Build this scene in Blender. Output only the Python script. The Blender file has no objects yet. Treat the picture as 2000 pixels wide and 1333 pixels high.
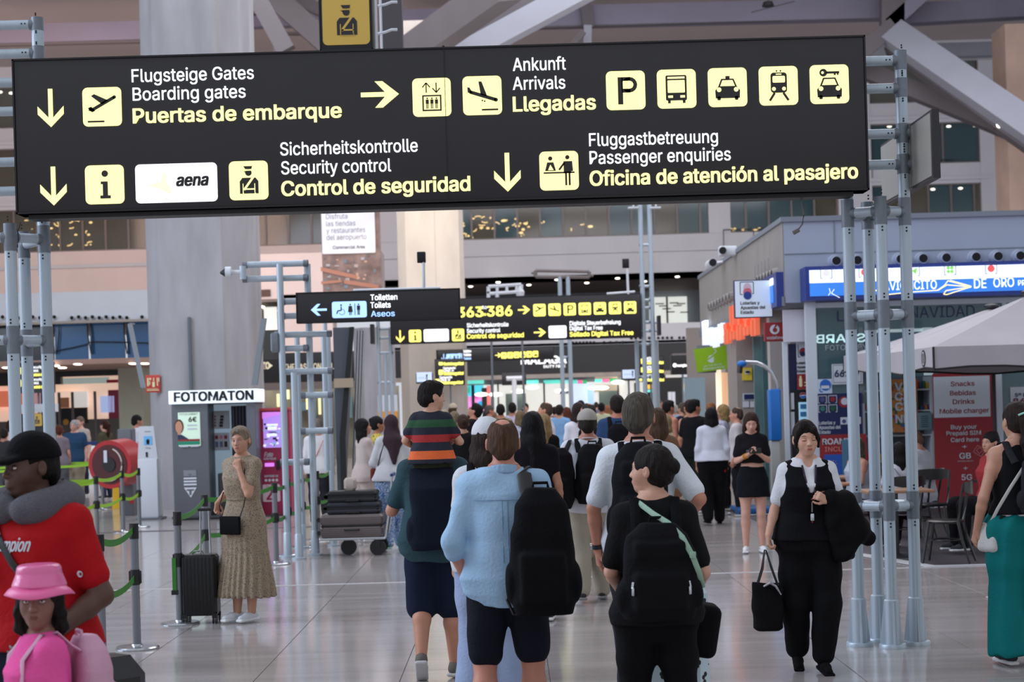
import bpy, math, random, mathutils
import numpy as np
from mathutils import Vector, Matrix
R = random.Random(7)
SC = bpy.context.scene
COL = SC.collection
TH, F, CH, PX, PY = .0285, 3300., 1.8, 1000., 797.
ct, st = math.cos(TH), math.sin(TH)
# ---------------- camera, world, lights, exposure ----------------
cd = bpy.data.cameras.new('camera')
cam = bpy.data.objects.new('camera', cd); COL.objects.link(cam)
cam.matrix_world = Matrix(((ct, st, 0, 0), (0, 0, -1, 0), (-st, ct, 0, CH), (0, 0, 0, 1)))
cd.sensor_width = 36; cd.lens = F / 2000 * 36; cd.shift_y = (PY - 666.5) / 2000
cd.clip_end = 400; cd.clip_start = .3
cd.dof.use_dof = True; cd.dof.focus_distance = 10.2; cd.dof.aperture_fstop = 4.2
SC.camera = cam
vs = SC.view_settings
vs.view_transform = 'Standard'; vs.look = 'None'; vs.gamma = 1; vs.use_curve_mapping = False; vs.exposure = 0.0
SC.cycles.max_bounces = 5; SC.cycles.diffuse_bounces = 3; SC.cycles.glossy_bounces = 3
SC.cycles.transmission_bounces = 4; SC.cycles.transparent_max_bounces = 8
SC.cycles.caustics_reflective = False; SC.cycles.caustics_refractive = False
SC.cycles.sample_clamp_indirect = 4
def lin(c):
    return tuple((v / 255 / 12.92 if v / 255 <= .04045 else ((v / 255 + .055) / 1.055) ** 2.4) for v in c[:3])
w = bpy.data.worlds.new('hall daylight'); SC.world = w; w.use_nodes = True
bg = w.node_tree.nodes['Background']
bg.inputs[0].default_value = (*lin((208, 212, 222)), 1); bg.inputs[1].default_value = 1.0
def area(name, loc, aim, sx, sy, power, col=(255, 255, 255)):
    d = bpy.data.lights.new(name, 'AREA'); d.shape = 'RECTANGLE'; d.size = sx; d.size_y = sy
    d.energy = power; d.color = lin(col)
    o = bpy.data.objects.new(name, d); COL.objects.link(o); o.location = loc
    o.rotation_euler = (Vector(aim) - Vector(loc)).to_track_quat('-Z', 'Y').to_euler()
    return o
area('skylight_left', (-22, 14, 15), (0, 16, 1), 16, 20, 5800, (216, 228, 250))
area('skylight_far', (3, 62, 19.5), (3, 66, 0), 34, 26, 11500, (242, 242, 248))
area('warm_gallery_light', (-20, 66, 13), (-16, 92, 8), 10, 8, 1500, (255, 214, 196))
area('skylight_near', (4, 32, 17), (3, 32, 0), 20, 20, 3700, (240, 240, 246))
area('ceiling_uplight', (2, 52, 10.5), (2, 60, 20), 34, 20, 2300, (250, 240, 238))  # added fill lamp, unseen from below, brightening the ceiling
# ---------------- helpers ----------------
def P(x, y, Y):
    a, b = x - PX, y - PY
    return Vector(((a * ct - b * st) * Y / F, Y, CH - (a * st + b * ct) * Y / F))
def GP(x, y):                                   # pixel on the floor
    a, b = x - PX, y - PY
    Y = F * CH / (a * st + b * ct)
    return Vector(((a * ct - b * st) * Y / F, Y, 0))
def px(n, Y): return n * Y / F
MATS = {}
def mat(name, col=(128, 128, 128), rough=.6, metal=0, em=None, es=1., noise=None, bump=None, stripes=None, spec=.5, custom=None, alpha=None):
    if name in MATS: return MATS[name]
    m = bpy.data.materials.new(name); MATS[name] = m; m.use_nodes = True
    nt = m.node_tree; N = nt.nodes; L = nt.links; b = N['Principled BSDF']
    c = (*lin(col), 1)
    b.inputs['Base Color'].default_value = c; b.inputs['Roughness'].default_value = rough
    b.inputs['Metallic'].default_value = metal; spec = .12 if name.startswith('cloth_') else .2 if name.startswith('hair_') else spec; b.inputs['Specular IOR Level'].default_value = spec
    m.diffuse_color = c
    if em is not None:
        b.inputs['Emission Color'].default_value = (*lin(em), 1); b.inputs['Emission Strength'].default_value = es
        b.inputs['Specular IOR Level'].default_value = 0.1
    tc = None
    def coord():
        nonlocal tc
        if tc is None: tc = N.new('ShaderNodeTexCoord')
        return tc.outputs['Object']
    def noisetex(scale, detail=4, stretch=None):
        t = N.new('ShaderNodeTexNoise'); t.inputs['Scale'].default_value = scale; t.inputs['Detail'].default_value = detail
        if stretch:
            mp = N.new('ShaderNodeMapping'); mp.inputs['Scale'].default_value = stretch
            L.new(coord(), mp.inputs[0]); L.new(mp.outputs[0], t.inputs['Vector'])
        else: L.new(coord(), t.inputs['Vector'])
        return t.outputs['Fac']
    if noise:                                    # (scale, amount, stretch)
        f = noisetex(noise[0], 6, noise[2] if len(noise) > 2 else None)
        r = N.new('ShaderNodeMapRange'); r.inputs[1].default_value = .3; r.inputs[2].default_value = .7
        r.inputs[3].default_value = 1 - noise[1]; r.inputs[4].default_value = 1 + noise[1] * .6
        L.new(f, r.inputs[0])
        mx = N.new('ShaderNodeVectorMath'); mx.operation = 'SCALE'; mx.inputs[0].default_value = c[:3]
        L.new(r.outputs[0], mx.inputs['Scale']); L.new(mx.outputs[0], b.inputs['Base Color'])
    if stripes:                                  # (axis, [(pos, colour)...]) constant bands along an object axis
        ax, lo, hi, st_ = stripes
        sx = N.new('ShaderNodeSeparateXYZ'); L.new(coord(), sx.inputs[0])
        r = N.new('ShaderNodeMapRange'); r.inputs[1].default_value = lo; r.inputs[2].default_value = hi
        L.new(sx.outputs[ax], r.inputs[0])
        cr = N.new('ShaderNodeValToRGB'); cr.color_ramp.interpolation = 'CONSTANT'
        e = cr.color_ramp.elements
        while len(e) < len(st_): e.new(.5)
        for k, (p, cc) in enumerate(st_): e[k].position = p; e[k].color = (*lin(cc), 1)
        L.new(r.outputs[0], cr.inputs[0]); L.new(cr.outputs[0], b.inputs['Base Color'])
    if bump:
        f = noisetex(bump[0], 5, bump[2] if len(bump) > 2 else None)
        bn = N.new('ShaderNodeBump'); bn.inputs['Strength'].default_value = bump[1]; bn.inputs['Distance'].default_value = .02
        L.new(f, bn.inputs['Height']); L.new(bn.outputs[0], b.inputs['Normal'])
    if custom: custom(nt, b, coord)
    if alpha is not None:                        # thin glass: mostly see-through, reflects
        b.inputs['Alpha'].default_value = alpha
    return m
W = {}
class MB:
    def __init__(s): s.v = []; s.f = []; s.m = []; s.mi = 0
    def add(s, vs, fs, mi=None):
        o = len(s.v); s.v += [tuple(q) for q in vs]; s.f += [tuple(i + o for i in f) for f in fs]
        s.m += [s.mi if mi is None else mi] * len(fs); return s
    def bx(s, x0, x1, y0, y1, z0, z1, mi=None):
        if x0 > x1: x0, x1 = x1, x0
        if y0 > y1: y0, y1 = y1, y0
        if z0 > z1: z0, z1 = z1, z0
        return s.add([(x0, y0, z0), (x1, y0, z0), (x1, y1, z0), (x0, y1, z0), (x0, y0, z1), (x1, y0, z1), (x1, y1, z1), (x0, y1, z1)],
                     [(3, 2, 1, 0), (4, 5, 6, 7), (0, 1, 5, 4), (1, 2, 6, 5), (2, 3, 7, 6), (3, 0, 4, 7)], mi)
    def rbx(s, x0, x1, y0, y1, z0, z1, b=.01, mi=None):      # box with all edges chamfered
        b = min(b, abs(x1 - x0) * .45, abs(y1 - y0) * .45, abs(z1 - z0) * .45)
        def ring(z, i): return [(x0 + i + b, y0 + i, z), (x1 - i - b, y0 + i, z), (x1 - i, y0 + i + b, z), (x1 - i, y1 - i - b, z), (x1 - i - b, y1 - i, z), (x0 + i + b, y1 - i, z), (x0 + i, y1 - i - b, z), (x0 + i, y0 + i + b, z)]
        vs = ring(z0, b * .6) + ring(z0 + b, 0) + ring(z1 - b, 0) + ring(z1, b * .6); fs = [tuple(range(7, -1, -1)), tuple(range(24, 32))]
        for k in range(3):
            for i in range(8): j = (i + 1) % 8; fs.append((k * 8 + i, k * 8 + j, k * 8 + 8 + j, k * 8 + 8 + i))
        return s.add(vs, fs, mi)
    def tube(s, p, q, r, r2=None, n=10, mi=None, caps=True, flat=1.):
        p, q = Vector(p), Vector(q); r2 = r if r2 is None else r2
        d = (q - p).normalized(); a = d.orthogonal().normalized() if abs(d.z) > .9 else Vector((0, 0, 1)).cross(d).normalized()
        if abs(d.z) > .9: a = Vector((1, 0, 0)); a = (a - d * a.dot(d)).normalized()
        b = d.cross(a)
        vs = [p + (a * math.cos(t) + b * math.sin(t) * flat) * r for t in [2 * math.pi * i / n for i in range(n)]] + \
             [q + (a * math.cos(t) + b * math.sin(t) * flat) * r2 for t in [2 * math.pi * i / n for i in range(n)]]
        fs = [(i, (i + 1) % n, n + (i + 1) % n, n + i) for i in range(n)]
        if caps: fs += [tuple(range(n - 1, -1, -1)), tuple(range(n, 2 * n))]
        return s.add(vs, fs, mi)
    def path(s, pts, r, n=8, mi=None, flat=1., up=(0, 0, 1)):   # swept tube; flat<1 makes a strap (thin along 'up' side normal)
        pts = [Vector(q) for q in pts]; vs = []; k = len(pts)
        for i, q in enumerate(pts):
            d = (pts[min(i + 1, k - 1)] - pts[max(i - 1, 0)]).normalized()
            a = Vector(up).cross(d)
            if a.length < .05: a = Vector((1, 0, 0)).cross(d)
            a.normalize(); b = d.cross(a); rr = r[i] if isinstance(r, (list, tuple)) else r
            vs += [q + (a * math.cos(t) + b * math.sin(t) * flat) * rr for t in [2 * math.pi * j / n for j in range(n)]]
        fs = [(i * n + j, i * n + (j + 1) % n, (i + 1) * n + (j + 1) % n, (i + 1) * n + j) for i in range(k - 1) for j in range(n)]
        fs += [tuple(range(n - 1, -1, -1)), tuple(range((k - 1) * n, k * n))]
        return s.add(vs, fs, mi)
    def lathe(s, prof, c=(0, 0, 0), n=20, mi=None):
        vs = []; k = len(prof)
        for r, z in prof: vs += [(c[0] + r * math.cos(2 * math.pi * j / n), c[1] + r * math.sin(2 * math.pi * j / n), c[2] + z) for j in range(n)]
        fs = [(i * n + j, i * n + (j + 1) % n, (i + 1) * n + (j + 1) % n, (i + 1) * n + j) for i in range(k - 1) for j in range(n)]
        fs += [tuple(range(n - 1, -1, -1)), tuple(range((k - 1) * n, k * n))]
        return s.add(vs, fs, mi)
    def prism(s, pts, a, b, axis='y', mi=None):   # 2D outline extruded along an axis
        n = len(pts)
        def mk(u, v, t): return {'y': (u, t, v), 'x': (t, u, v), 'z': (u, v, t)}[axis]
        vs = [mk(u, v, a) for u, v in pts] + [mk(u, v, b) for u, v in pts]
        return s.add(vs, [tuple(range(n)), tuple(range(2 * n - 1, n - 1, -1))] + [(i, n + i, n + (i + 1) % n, (i + 1) % n) for i in range(n)], mi)
    def ball(s, c, r, n=12, mi=None):
        rx, ry, rz = r if isinstance(r, (tuple, list)) else (r, r, r); m = max(5, n // 2 + 1); vs = []
        for i in range(m):
            ph = math.pi * (i + .001) / (m - 1 + .002)
            vs += [(c[0] + rx * math.sin(ph) * math.cos(2 * math.pi * j / n), c[1] + ry * math.sin(ph) * math.sin(2 * math.pi * j / n), c[2] - rz * math.cos(ph)) for j in range(n)]
        fs = [(i * n + j, i * n + (j + 1) % n, (i + 1) * n + (j + 1) % n, (i + 1) * n + j) for i in range(m - 1) for j in range(n)]
        return s.add(vs, fs, mi)
def mesh_from(mb, name):
    me = bpy.data.meshes.new(name); me.from_pydata(mb.v, [], mb.f)
    if any(mb.m): me.polygons.foreach_set('material_index', mb.m)
    return me
def obj(name, mb, mats, parent=None, smooth=35, label=None, cat=None, group=None, kind=None, world=True):
    me = mb if isinstance(mb, bpy.types.Mesh) else mesh_from(mb, name)
    for m in (mats if isinstance(mats, (list, tuple)) else [mats]): me.materials.append(m)
    o = bpy.data.objects.new(name, me); COL.objects.link(o)
    if parent is not None:
        M = W.get(parent.name, Matrix()); o.parent = parent
        if world: me.transform(M.inverted())
        W[o.name] = M
    else: W[o.name] = Matrix()
    if smooth:
        me.polygons.foreach_set('use_smooth', [True] * len(me.polygons))
        if smooth < 180: me.set_sharp_from_angle(angle=math.radians(smooth))
    me.update()
    tag(o, label, cat, group, kind); return o
def tag(o, label=None, cat=None, group=None, kind=None):
    if label: o['label'] = label
    if cat: o['category'] = cat
    if group: o['group'] = group
    if kind: o['kind'] = kind
    return o
def root(name, label, cat, loc=(0, 0, 0), rz=0, group=None, kind=None):
    o = bpy.data.objects.new(name, None); COL.objects.link(o); o.empty_display_size = .2
    o.location = loc; o.rotation_euler = (0, 0, rz)
    W[o.name] = Matrix.Translation(Vector(loc)) @ Matrix.Rotation(rz, 4, 'Z')
    return tag(o, label, cat, group, kind)
# ---- flat graphics on a plane: frame = origin, u (right), v (up), n (towards the viewer)
_TC = {}
try:
    import os
    FONT = bpy.data.fonts.load(os.path.join(bpy.utils.system_resource('DATAFILES', path='fonts'), 'Inter.woff2'))
except Exception: FONT = None
def glyphs(s, bold):
    k = s
    if k in _TC: return _TC[k]
    cu = bpy.data.curves.new('t', 'FONT'); cu.body = s; cu.size = 1
    if FONT: cu.font = FONT
    o = bpy.data.objects.new('t', cu); COL.objects.link(o); bpy.context.view_layer.update()
    loops = []
    for sp in o.to_curve(bpy.context.evaluated_depsgraph_get()).splines:
        B = sp.bezier_points; pts = []
        for p, q in zip(B, list(B[1:]) + [B[0]]):
            st_ = (p.handle_right - p.co).length + (q.handle_left - q.co).length; d = q.co - p.co
            flat_ = abs(d.to_2d().normalized().cross((p.handle_right - p.co).to_2d())) < 1e-4 and abs(d.to_2d().normalized().cross((q.handle_left - q.co).to_2d())) < 1e-4 if d.length > 1e-6 else True
            pts += [p.co.copy()] if flat_ or st_ < 1e-5 else mathutils.geometry.interpolate_bezier(p.co, p.handle_right, q.handle_left, q.co, 5)[:-1]
        pts = [Vector((v[0], v[1], 0)) for v in pts]
        if len(pts) > 2: loops.append((sum(a_.x * b_.y - b_.x * a_.y for a_, b_ in zip(pts, pts[1:] + pts[:1])) / 2, pts))
    o.to_curve_clear(); bpy.data.objects.remove(o); bpy.data.curves.remove(cu)
    if not loops: _TC[k] = ([], []); return _TC[k]
    def inside(p, poly):
        c = False
        for a_, b_ in zip(poly, poly[1:] + poly[:1]):
            if (a_.y > p.y) != (b_.y > p.y) and p.x < (b_.x - a_.x) * (p.y - a_.y) / (b_.y - a_.y) + a_.x: c = not c
        return c
    sg = 1 if max(loops, key=lambda l: abs(l[0]))[0] > 0 else -1; vs, fs = [], []
    holes = [l for a_, l in loops if a_ * sg < 0]
    for a_, l in loops:
        if a_ * sg > 0:
            hs_ = [h for h in holes if inside(h[0], l)]; o_ = len(vs); tri = mathutils.geometry.tessellate_polygon([l] + hs_); al = l + [v for h in hs_ for v in h]; vs += [(v.x, v.y) for v in al]
            for t in tri:
                p0, p1, p2 = [al[i] for i in t]; cr = (p1 - p0).to_2d().cross((p2 - p0).to_2d())
                fs.append(tuple(i + o_ for i in (t if cr > 0 else t[::-1])))
    _TC[k] = (vs, fs); return _TC[k]
CAP = max(v[1] for v in glyphs('H', 0)[0])
class Flat:
    def __init__(s, mb, o, u=(1, 0, 0), v=(0, 0, 1), n=None, sc=1.):
        s.mb = mb; s.o = Vector(o); s.u = Vector(u).normalized(); s.v = Vector(v).normalized()
        s.n = Vector(n) if n else s.u.cross(s.v); s.sc = sc
    def sub(s, x, y, size, d=0): return Flat(s.mb, s.o + (s.u * x + s.v * y) * s.sc + s.n * d, s.u, s.v, s.n, size * s.sc)
    def pt(s, x, y, d): return s.o + (s.u * x + s.v * y) * s.sc + s.n * d
    def poly(s, pts, mi=0, d=.002): s.mb.add([s.pt(x, y, d) for x, y in pts], [tuple(range(len(pts)))], mi)
    def rect(s, x0, y0, x1, y1, mi=0, d=.002, r=0):
        if not r: s.poly([(x0, y0), (x1, y0), (x1, y1), (x0, y1)], mi, d); return
        pts = []
        for cx, cy, a0 in ((x1 - r, y0 + r, -90), (x1 - r, y1 - r, 0), (x0 + r, y1 - r, 90), (x0 + r, y0 + r, 180)):
            pts += [(cx + r * math.cos(math.radians(a0 + t)), cy + r * math.sin(math.radians(a0 + t))) for t in (0, 22, 45, 68, 90)]
        s.poly(pts, mi, d)
    def circ(s, cx, cy, r, mi=0, d=.002, n=16, ry=None):
        s.poly([(cx + r * math.cos(2 * math.pi * k / n), cy + (ry or r) * math.sin(2 * math.pi * k / n)) for k in range(n)], mi, d)
    def line(s, pts, w, mi=0, d=.002):
        for (a, b), (c, e) in zip(pts, pts[1:]):
            l = math.hypot(c - a, e - b) or 1e-6; nx, ny = -(e - b) / l * w / 2, (c - a) / l * w / 2
            s.poly([(a - nx, b - ny), (c - nx, e - ny), (c + nx, e + ny), (a + nx, b + ny)], mi, d)
    def text(s, t, x, y, w=None, cap=1., mi=0, d=.002, bold=0., center=False, slant=0., hmul=1.):
        vs, fs = glyphs(t, bold)
        if not vs: return
        x0 = min(q[0] for q in vs); x1 = max(q[0] for q in vs); k = cap / CAP; kx = (w / (x1 - x0)) if w else k
        off = x - (x1 - x0) * kx / 2 if center else x
        bo = bold * .75 * k
        for i, (ox, oy) in enumerate([(-bo, -bo * .6), (bo, -bo * .6), (bo, bo * .6), (-bo, bo * .6)] + ([(0, 0), (0, -bo * .6), (0, bo * .6)] if bold > .03 else []) if bold > .002 else [(0, 0)]):
            s.mb.add([s.pt(off + ox + (q[0] - x0) * kx + slant * q[1] * k, y + oy + q[1] * k, d + i * .0004) for q in vs], fs, mi)
def pic(f, kind, Y_=0, D=1, d=.004):      # pictogram in the unit square; Y_ lit colour index, D dark colour index
    L_, K, T, C, Pn = f.line, f.rect, f.text, f.circ, f.poly
    e = d + .002
    if kind == 'P': K(.30, .14, .43, .84, D, d); K(.40, .44, .62, .84, D, d); C(.60, .64, .2, D, d); K(.43, .54, .60, .74, Y_, e); C(.60, .64, .1, Y_, e)
    elif kind == 'takeoff': L_([(.16, .45), (.24, .42), (.82, .74)], .085, D, d); C(.82, .74, .045, D, d); Pn([(.22, .78), (.30, .83), (.66, .66), (.50, .56)], D, d); Pn([(.13, .47), (.22, .51), (.32, .40), (.24, .36)], D, d); K(.12, .10, .55, .145, D, d)
    elif kind == 'landing': L_([(.18, .60), (.85, .38)], .09, D, d); C(.85, .38, .05, D, d); Pn([(.41, .86), (.49, .86), (.63, .47), (.46, .52)], D, d); Pn([(.12, .72), (.18, .71), (.26, .56), (.13, .58)], D, d); C(.50, .37, .022, D, d); C(.56, .35, .022, D, d); K(.48, .11, .90, .155, D, d)
    elif kind == 'bus': K(.22, .2, .76, .85, D, d, .04); K(.27, .40, .71, .72, Y_, e, .02); K(.27, .76, .71, .81, Y_, e); K(.28, .27, .40, .33, Y_, e); K(.59, .27, .71, .33, Y_, e); K(.27, .13, .34, .21, D, d); K(.65, .13, .72, .21, D, d)
    elif kind in ('taxi', 'rent'):
        o, h = (0, .0) if kind == 'taxi' else (0, -.05)
        Pn([(.19, .22 + h), (.81, .22 + h), (.82, .42 + h), (.74, .52 + h), (.66, .72 + h), (.34, .72 + h), (.26, .52 + h), (.18, .42 + h)], D, d)
        Pn([(.31, .53 + h), (.69, .53 + h), (.63, .68 + h), (.37, .68 + h)], Y_, e); C(.28, .44 + h, .06, Y_, e); C(.72, .44 + h, .06, Y_, e)
        K(.23, .17 + h, .32, .27 + h, D, d, .03); K(.68, .17 + h, .77, .27 + h, D, d, .03)
        if kind == 'taxi': K(.45, .71, .56, .79, D, d)
        else: C(.35, .80, .10, D, d); C(.33, .80, .035, Y_, e); K(.43, .77, .76, .83, D, d); K(.62, .73, .67, .78, D, d); K(.70, .73, .74, .78, D, d)
    elif kind == 'train': K(.30, .32, .72, .84, D, d, .08); K(.35, .58, .67, .75, Y_, e, .03); K(.44, .78, .58, .81, Y_, e); C(.38, .42, .05, Y_, e); C(.64, .42, .05, Y_, e); L_([(.40, .32), (.27, .12)], .06, D, d); L_([(.62, .32), (.75, .12)], .06, D, d); C(.46, .88, .022, D, d); C(.56, .88, .022, D, d)
    elif kind == 'lift':
        K(.25, .14, .75, .56, D, d); K(.29, .18, .71, .52, Y_, e)
        for u in (.38, .5, .62): C(u, .47, .022, D, e + .002); K(u - .04, .33, u + .04, .44, D, e + .002); K(u - .028, .2, u - .006, .34, D, e + .002); K(u + .006, .2, u + .028, .34, D, e + .002)
        L_([(.36, .62), (.36, .88)], .03, D, d); L_([(.26, .76), (.36, .88), (.46, .76)], .03, D, d); L_([(.62, .88), (.62, .62)], .03, D, d); L_([(.52, .74), (.62, .62), (.72, .74)], .03, D, d)
    elif kind == 'desk':
        C(.28, .82, .055, D, d); Pn([(.14, .50), (.20, .72), (.36, .72), (.42, .50)], D, d); Pn([(.22, .52), (.28, .66), (.36, .52)], Y_, e); K(.10, .43, .90, .47, D, d)
        C(.72, .84, .055, D, d); Pn([(.62, .44), (.62, .74), (.84, .74), (.86, .48), (.81, .48), (.81, .44)], D, d); L_([(.64, .70), (.50, .52)], .05, D, d); K(.65, .12, .70, .44, D, d); K(.74, .12, .79, .44, D, d)
    elif kind == 'police':
        Pn([(.37, .87), (.60, .87), (.58, .79), (.42, .79)], D, d); C(.50, .70, .085, D, d); K(.38, .75, .60, .775, Y_, e); Pn([(.36, .74), (.44, .74), (.43, .70)], D, d)
        Pn([(.27, .16), (.27, .48), (.34, .57), (.68, .57), (.75, .48), (.75, .16)], D, d); L_([(.38, .26), (.62, .58)], .055, Y_, e); K(.37, .26, .66, .295, Y_, e); K(.345, .16, .365, .42, Y_, e); K(.645, .16, .665, .42, Y_, e); K(.345, .14, .68, .175, Y_, e); K(.37, .16, .65, .20, D, e + .002)
    elif kind == 'i': C(.51, .78, .085, D, d); Pn([(.40, .58), (.58, .58), (.58, .22), (.65, .22), (.65, .14), (.38, .14), (.38, .22), (.45, .22), (.45, .51), (.40, .51)], D, d)
    elif kind == 'down': Pn([(.44, 1), (.56, 1), (.56, .25), (.84, .55), (.84, .34), (.50, 0), (.16, .34), (.16, .55), (.44, .25)], Y_, d)
    elif kind == 'right': Pn([(0, .44), (.62, .44), (.36, .16), (.56, .16), (.98, .50), (.56, .84), (.36, .84), (.62, .56), (0, .56)], Y_, d)
    elif kind == 'left': Pn([(1, .43), (.36, .43), (.62, .14), (.42, .14), (.02, .50), (.42, .86), (.62, .86), (.36, .57), (1, .57)], Y_, d)
    elif kind == 'wc':    # 2 wide x 1 high
        C(.56, .78, .055, D, d); L_([(.56, .70), (.56, .45), (.36, .45), (.28, .25)], .07, D, d)
        for k in range(14):
            a, b = [math.radians(t) for t in (-170 + k * 20, -150 + k * 20)]
            L_([(.60 + .17 * math.cos(a), .36 + .17 * math.sin(a)), (.60 + .17 * math.cos(b), .36 + .17 * math.sin(b))], .03, D, d)
        C(1.12, .80, .05, D, d); Pn([(1.02, .72), (1.22, .72), (1.27, .34), (.97, .34)], D, d); K(1.05, .16, 1.10, .36, D, d); K(1.14, .16, 1.19, .36, D, d)
        K(1.38, .14, 1.42, .86, D, d); C(1.62, .80, .05, D, d); K(1.52, .46, 1.72, .73, D, d); K(1.55, .16, 1.61, .48, D, d); K(1.63, .16, 1.69, .48, D, d)
def support(o, n=1, r=.03):      # floor posts behind a free-standing board
    bpy.context.view_layer.update(); ms = [c for c in [o] + list(o.children_recursive) if c.type == 'MESH']; B = [c.matrix_world @ Vector(v) for c in ms for v in c.bound_box]
    x0, x1, y1, z0 = min(v.x for v in B), max(v.x for v in B), max(v.y for v in B), min(v.z for v in B)
    for k in range(n):
        x = (x0 + x1) / 2 if n == 1 else x0 + .1 + (x1 - x0 - .2) * k / (n - 1); q = MB(); q.tube((x, y1 + r * .6, 0), (x, y1 + r * .6, z0 + .12), r, n=8); obj('support_post', q, mat('support_grey', (120, 126, 132), .5, .4), o)
def beam(mb, p, q, w, h, mi=None):
    p, q = Vector(p), Vector(q); d = (q - p).normalized(); a = d.cross(Vector((0, 1, 0)))
    a = (Vector((0, 0, 1)).cross(d) if a.length < .1 else a).normalized(); b = d.cross(a).normalized()
    vs = [c + a * sx * h / 2 + b * sy * w / 2 for c in (p, q) for sx, sy in ((-1, -1), (1, -1), (1, 1), (-1, 1))]
    mb.add(vs, [(0, 1, 2, 3), (7, 6, 5, 4), (0, 4, 5, 1), (1, 5, 6, 2), (2, 6, 7, 3), (3, 7, 4, 0)], mi)
# ---------------- materials ----------------
M_conc = mat('fair_faced_concrete', (164, 163, 166), .75, noise=(1.8, .24, (1, 1, .25)), bump=(6, .25, (1, 1, .3)))
M_concw = mat('warm_concrete', (172, 164, 156), .75, noise=(1.5, .12, (1, 1, .4)))
M_wall = mat('facade_plaster', (204, 206, 212), .8, noise=(.5, .05))
M_pink = mat('facade_panel_rose', (222, 208, 203), .8, noise=(.6, .05))
M_ceil = mat('ceiling_membrane', (176, 166, 166), .9, noise=(.15, .08))
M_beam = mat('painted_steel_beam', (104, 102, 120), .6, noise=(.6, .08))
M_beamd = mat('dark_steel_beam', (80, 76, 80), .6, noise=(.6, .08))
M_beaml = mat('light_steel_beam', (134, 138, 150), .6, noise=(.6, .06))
M_glass = mat('tinted_glazing', (70, 105, 112), .08, alpha=.42, spec=.8)
M_glassw = mat('bronze_tinted_glazing', (110, 104, 90), .08, alpha=.42, spec=.8)
M_back = mat('gallery_interior_wall', (78, 102, 106), .8, noise=(.4, .2))
M_mull = mat('window_mullion_metal', (120, 112, 110), .5, .3)
M_dark = mat('black_fascia_panel', (26, 27, 31), .35, noise=(1, .1))
M_hole = mat('nozzle_throat', (12, 12, 14), .8)
M_white = mat('white_painted_metal', (214, 218, 224), .45, noise=(2, .03))
M_lamp = mat('lit_lamp_glass', (255, 255, 255), .5, em=(255, 244, 225), es=6)
M_glint = mat('warm_lit_lamp', (255, 240, 200), .5, em=(255, 214, 140), es=3.5)
M_alu = mat('brushed_aluminium', (178, 192, 202), .38, .3, noise=(30, .06, (1, 1, .1)), bump=(60, .05))
M_aluD = mat('cast_joint_grey', (120, 128, 136), .5, .5, noise=(20, .08))
M_bolt = mat('dark_bolt', (30, 30, 34), .5, .4)
M_steel = mat('polished_steel', (190, 194, 198), .2, .9)
M_black = mat('black_plastic', (20, 20, 22), .45)
def floor_nodes(nt, b, coord):
    N, L = nt.nodes, nt.links
    g = N.new('ShaderNodeNewGeometry')
    n1 = N.new('ShaderNodeTexNoise'); n1.inputs['Scale'].default_value = 70; n1.inputs['Detail'].default_value = 3
    n2 = N.new('ShaderNodeTexNoise'); n2.inputs['Scale'].default_value = 1.0; n2.inputs['Detail'].default_value = 5
    mp = N.new('ShaderNodeMapping'); mp.inputs['Scale'].default_value = (.6, 4.5, 1)
    L.new(g.outputs['Position'], n1.inputs['Vector']); L.new(g.outputs['Position'], mp.inputs[0]); L.new(mp.outputs[0], n2.inputs['Vector'])
    cr = N.new('ShaderNodeValToRGB'); e = cr.color_ramp.elements
    e[0].position = .3; e[0].color = (*lin((152, 146, 144)), 1); e[1].position = .72; e[1].color = (*lin((186, 179, 175)), 1)
    mx = N.new('ShaderNodeMath'); mx.operation = 'MULTIPLY_ADD'; mx.inputs[1].default_value = .45; mx.inputs[2].default_value = 0
    ad = N.new('ShaderNodeMath'); ad.operation = 'MULTIPLY_ADD'; ad.inputs[1].default_value = .55
    L.new(n1.outputs['Fac'], mx.inputs[0]); L.new(n2.outputs['Fac'], ad.inputs[0]); L.new(mx.outputs[0], ad.inputs[2])
    L.new(ad.outputs[0], cr.inputs[0]); L.new(cr.outputs[0], b.inputs['Base Color'])
    mr = N.new('ShaderNodeMapRange'); mr.inputs[3].default_value = .09; mr.inputs[4].default_value = .17
    L.new(n2.outputs['Fac'], mr.inputs[0]); L.new(mr.outputs[0], b.inputs['Roughness'])
M_floor = mat('polished_terrazzo', (126, 120, 122),   .2, spec=1.0, custom=floor_nodes)
M_joint = mat('floor_joint', (70, 66, 68), .7)
M_strip = mat('pale_floor_strip', (205, 205, 208), .35)
M_mat = mat('dark_cafe_flooring', (66, 62, 66), .55, noise=(4, .15))
# ---------------- floor ----------------
b = MB(); b.bx(-40, 40, -6, 104, -.3, -.006); floor = obj('floor', b, M_joint, kind='structure', smooth=0)
b = MB(); b.bx(-40, 40, 27.0, 104, -.006, -.0005); obj('far_flooring', b, M_floor, floor, smooth=0)
b = MB(); b.bx(-40, 40, -6, 9.7, -.006, -.0005); obj('near_flooring', b, M_floor, floor, smooth=0)
tb = MB(); tb.rbx(-.4975, .4975, -.4975, .4975, -.005, 0, .002); tme = mesh_from(tb, 'tile'); tme.materials.append(M_floor)
side = MB()
for j in range(17):
    yy = 10.2 + j + (.0 if j < 8 else .0)
    hw = yy * .31 + .8
    xs = [k * 1.0 + .7 - 12 for k in range(24)]
    for x in xs:
        if abs(x) < hw and yy < 27:
            o = bpy.data.objects.new('tile', tme); COL.objects.link(o); o.parent = floor; o.location = (x, yy, 0)
    rw = [x for x in xs if abs(x) < hw]
    side.bx(-40, min(rw) - .502, yy - .4975, yy + .4975, -.006, -.001); side.bx(max(rw) + .502, 40, yy - .4975, yy + .4975, -.006, -.001)
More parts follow.
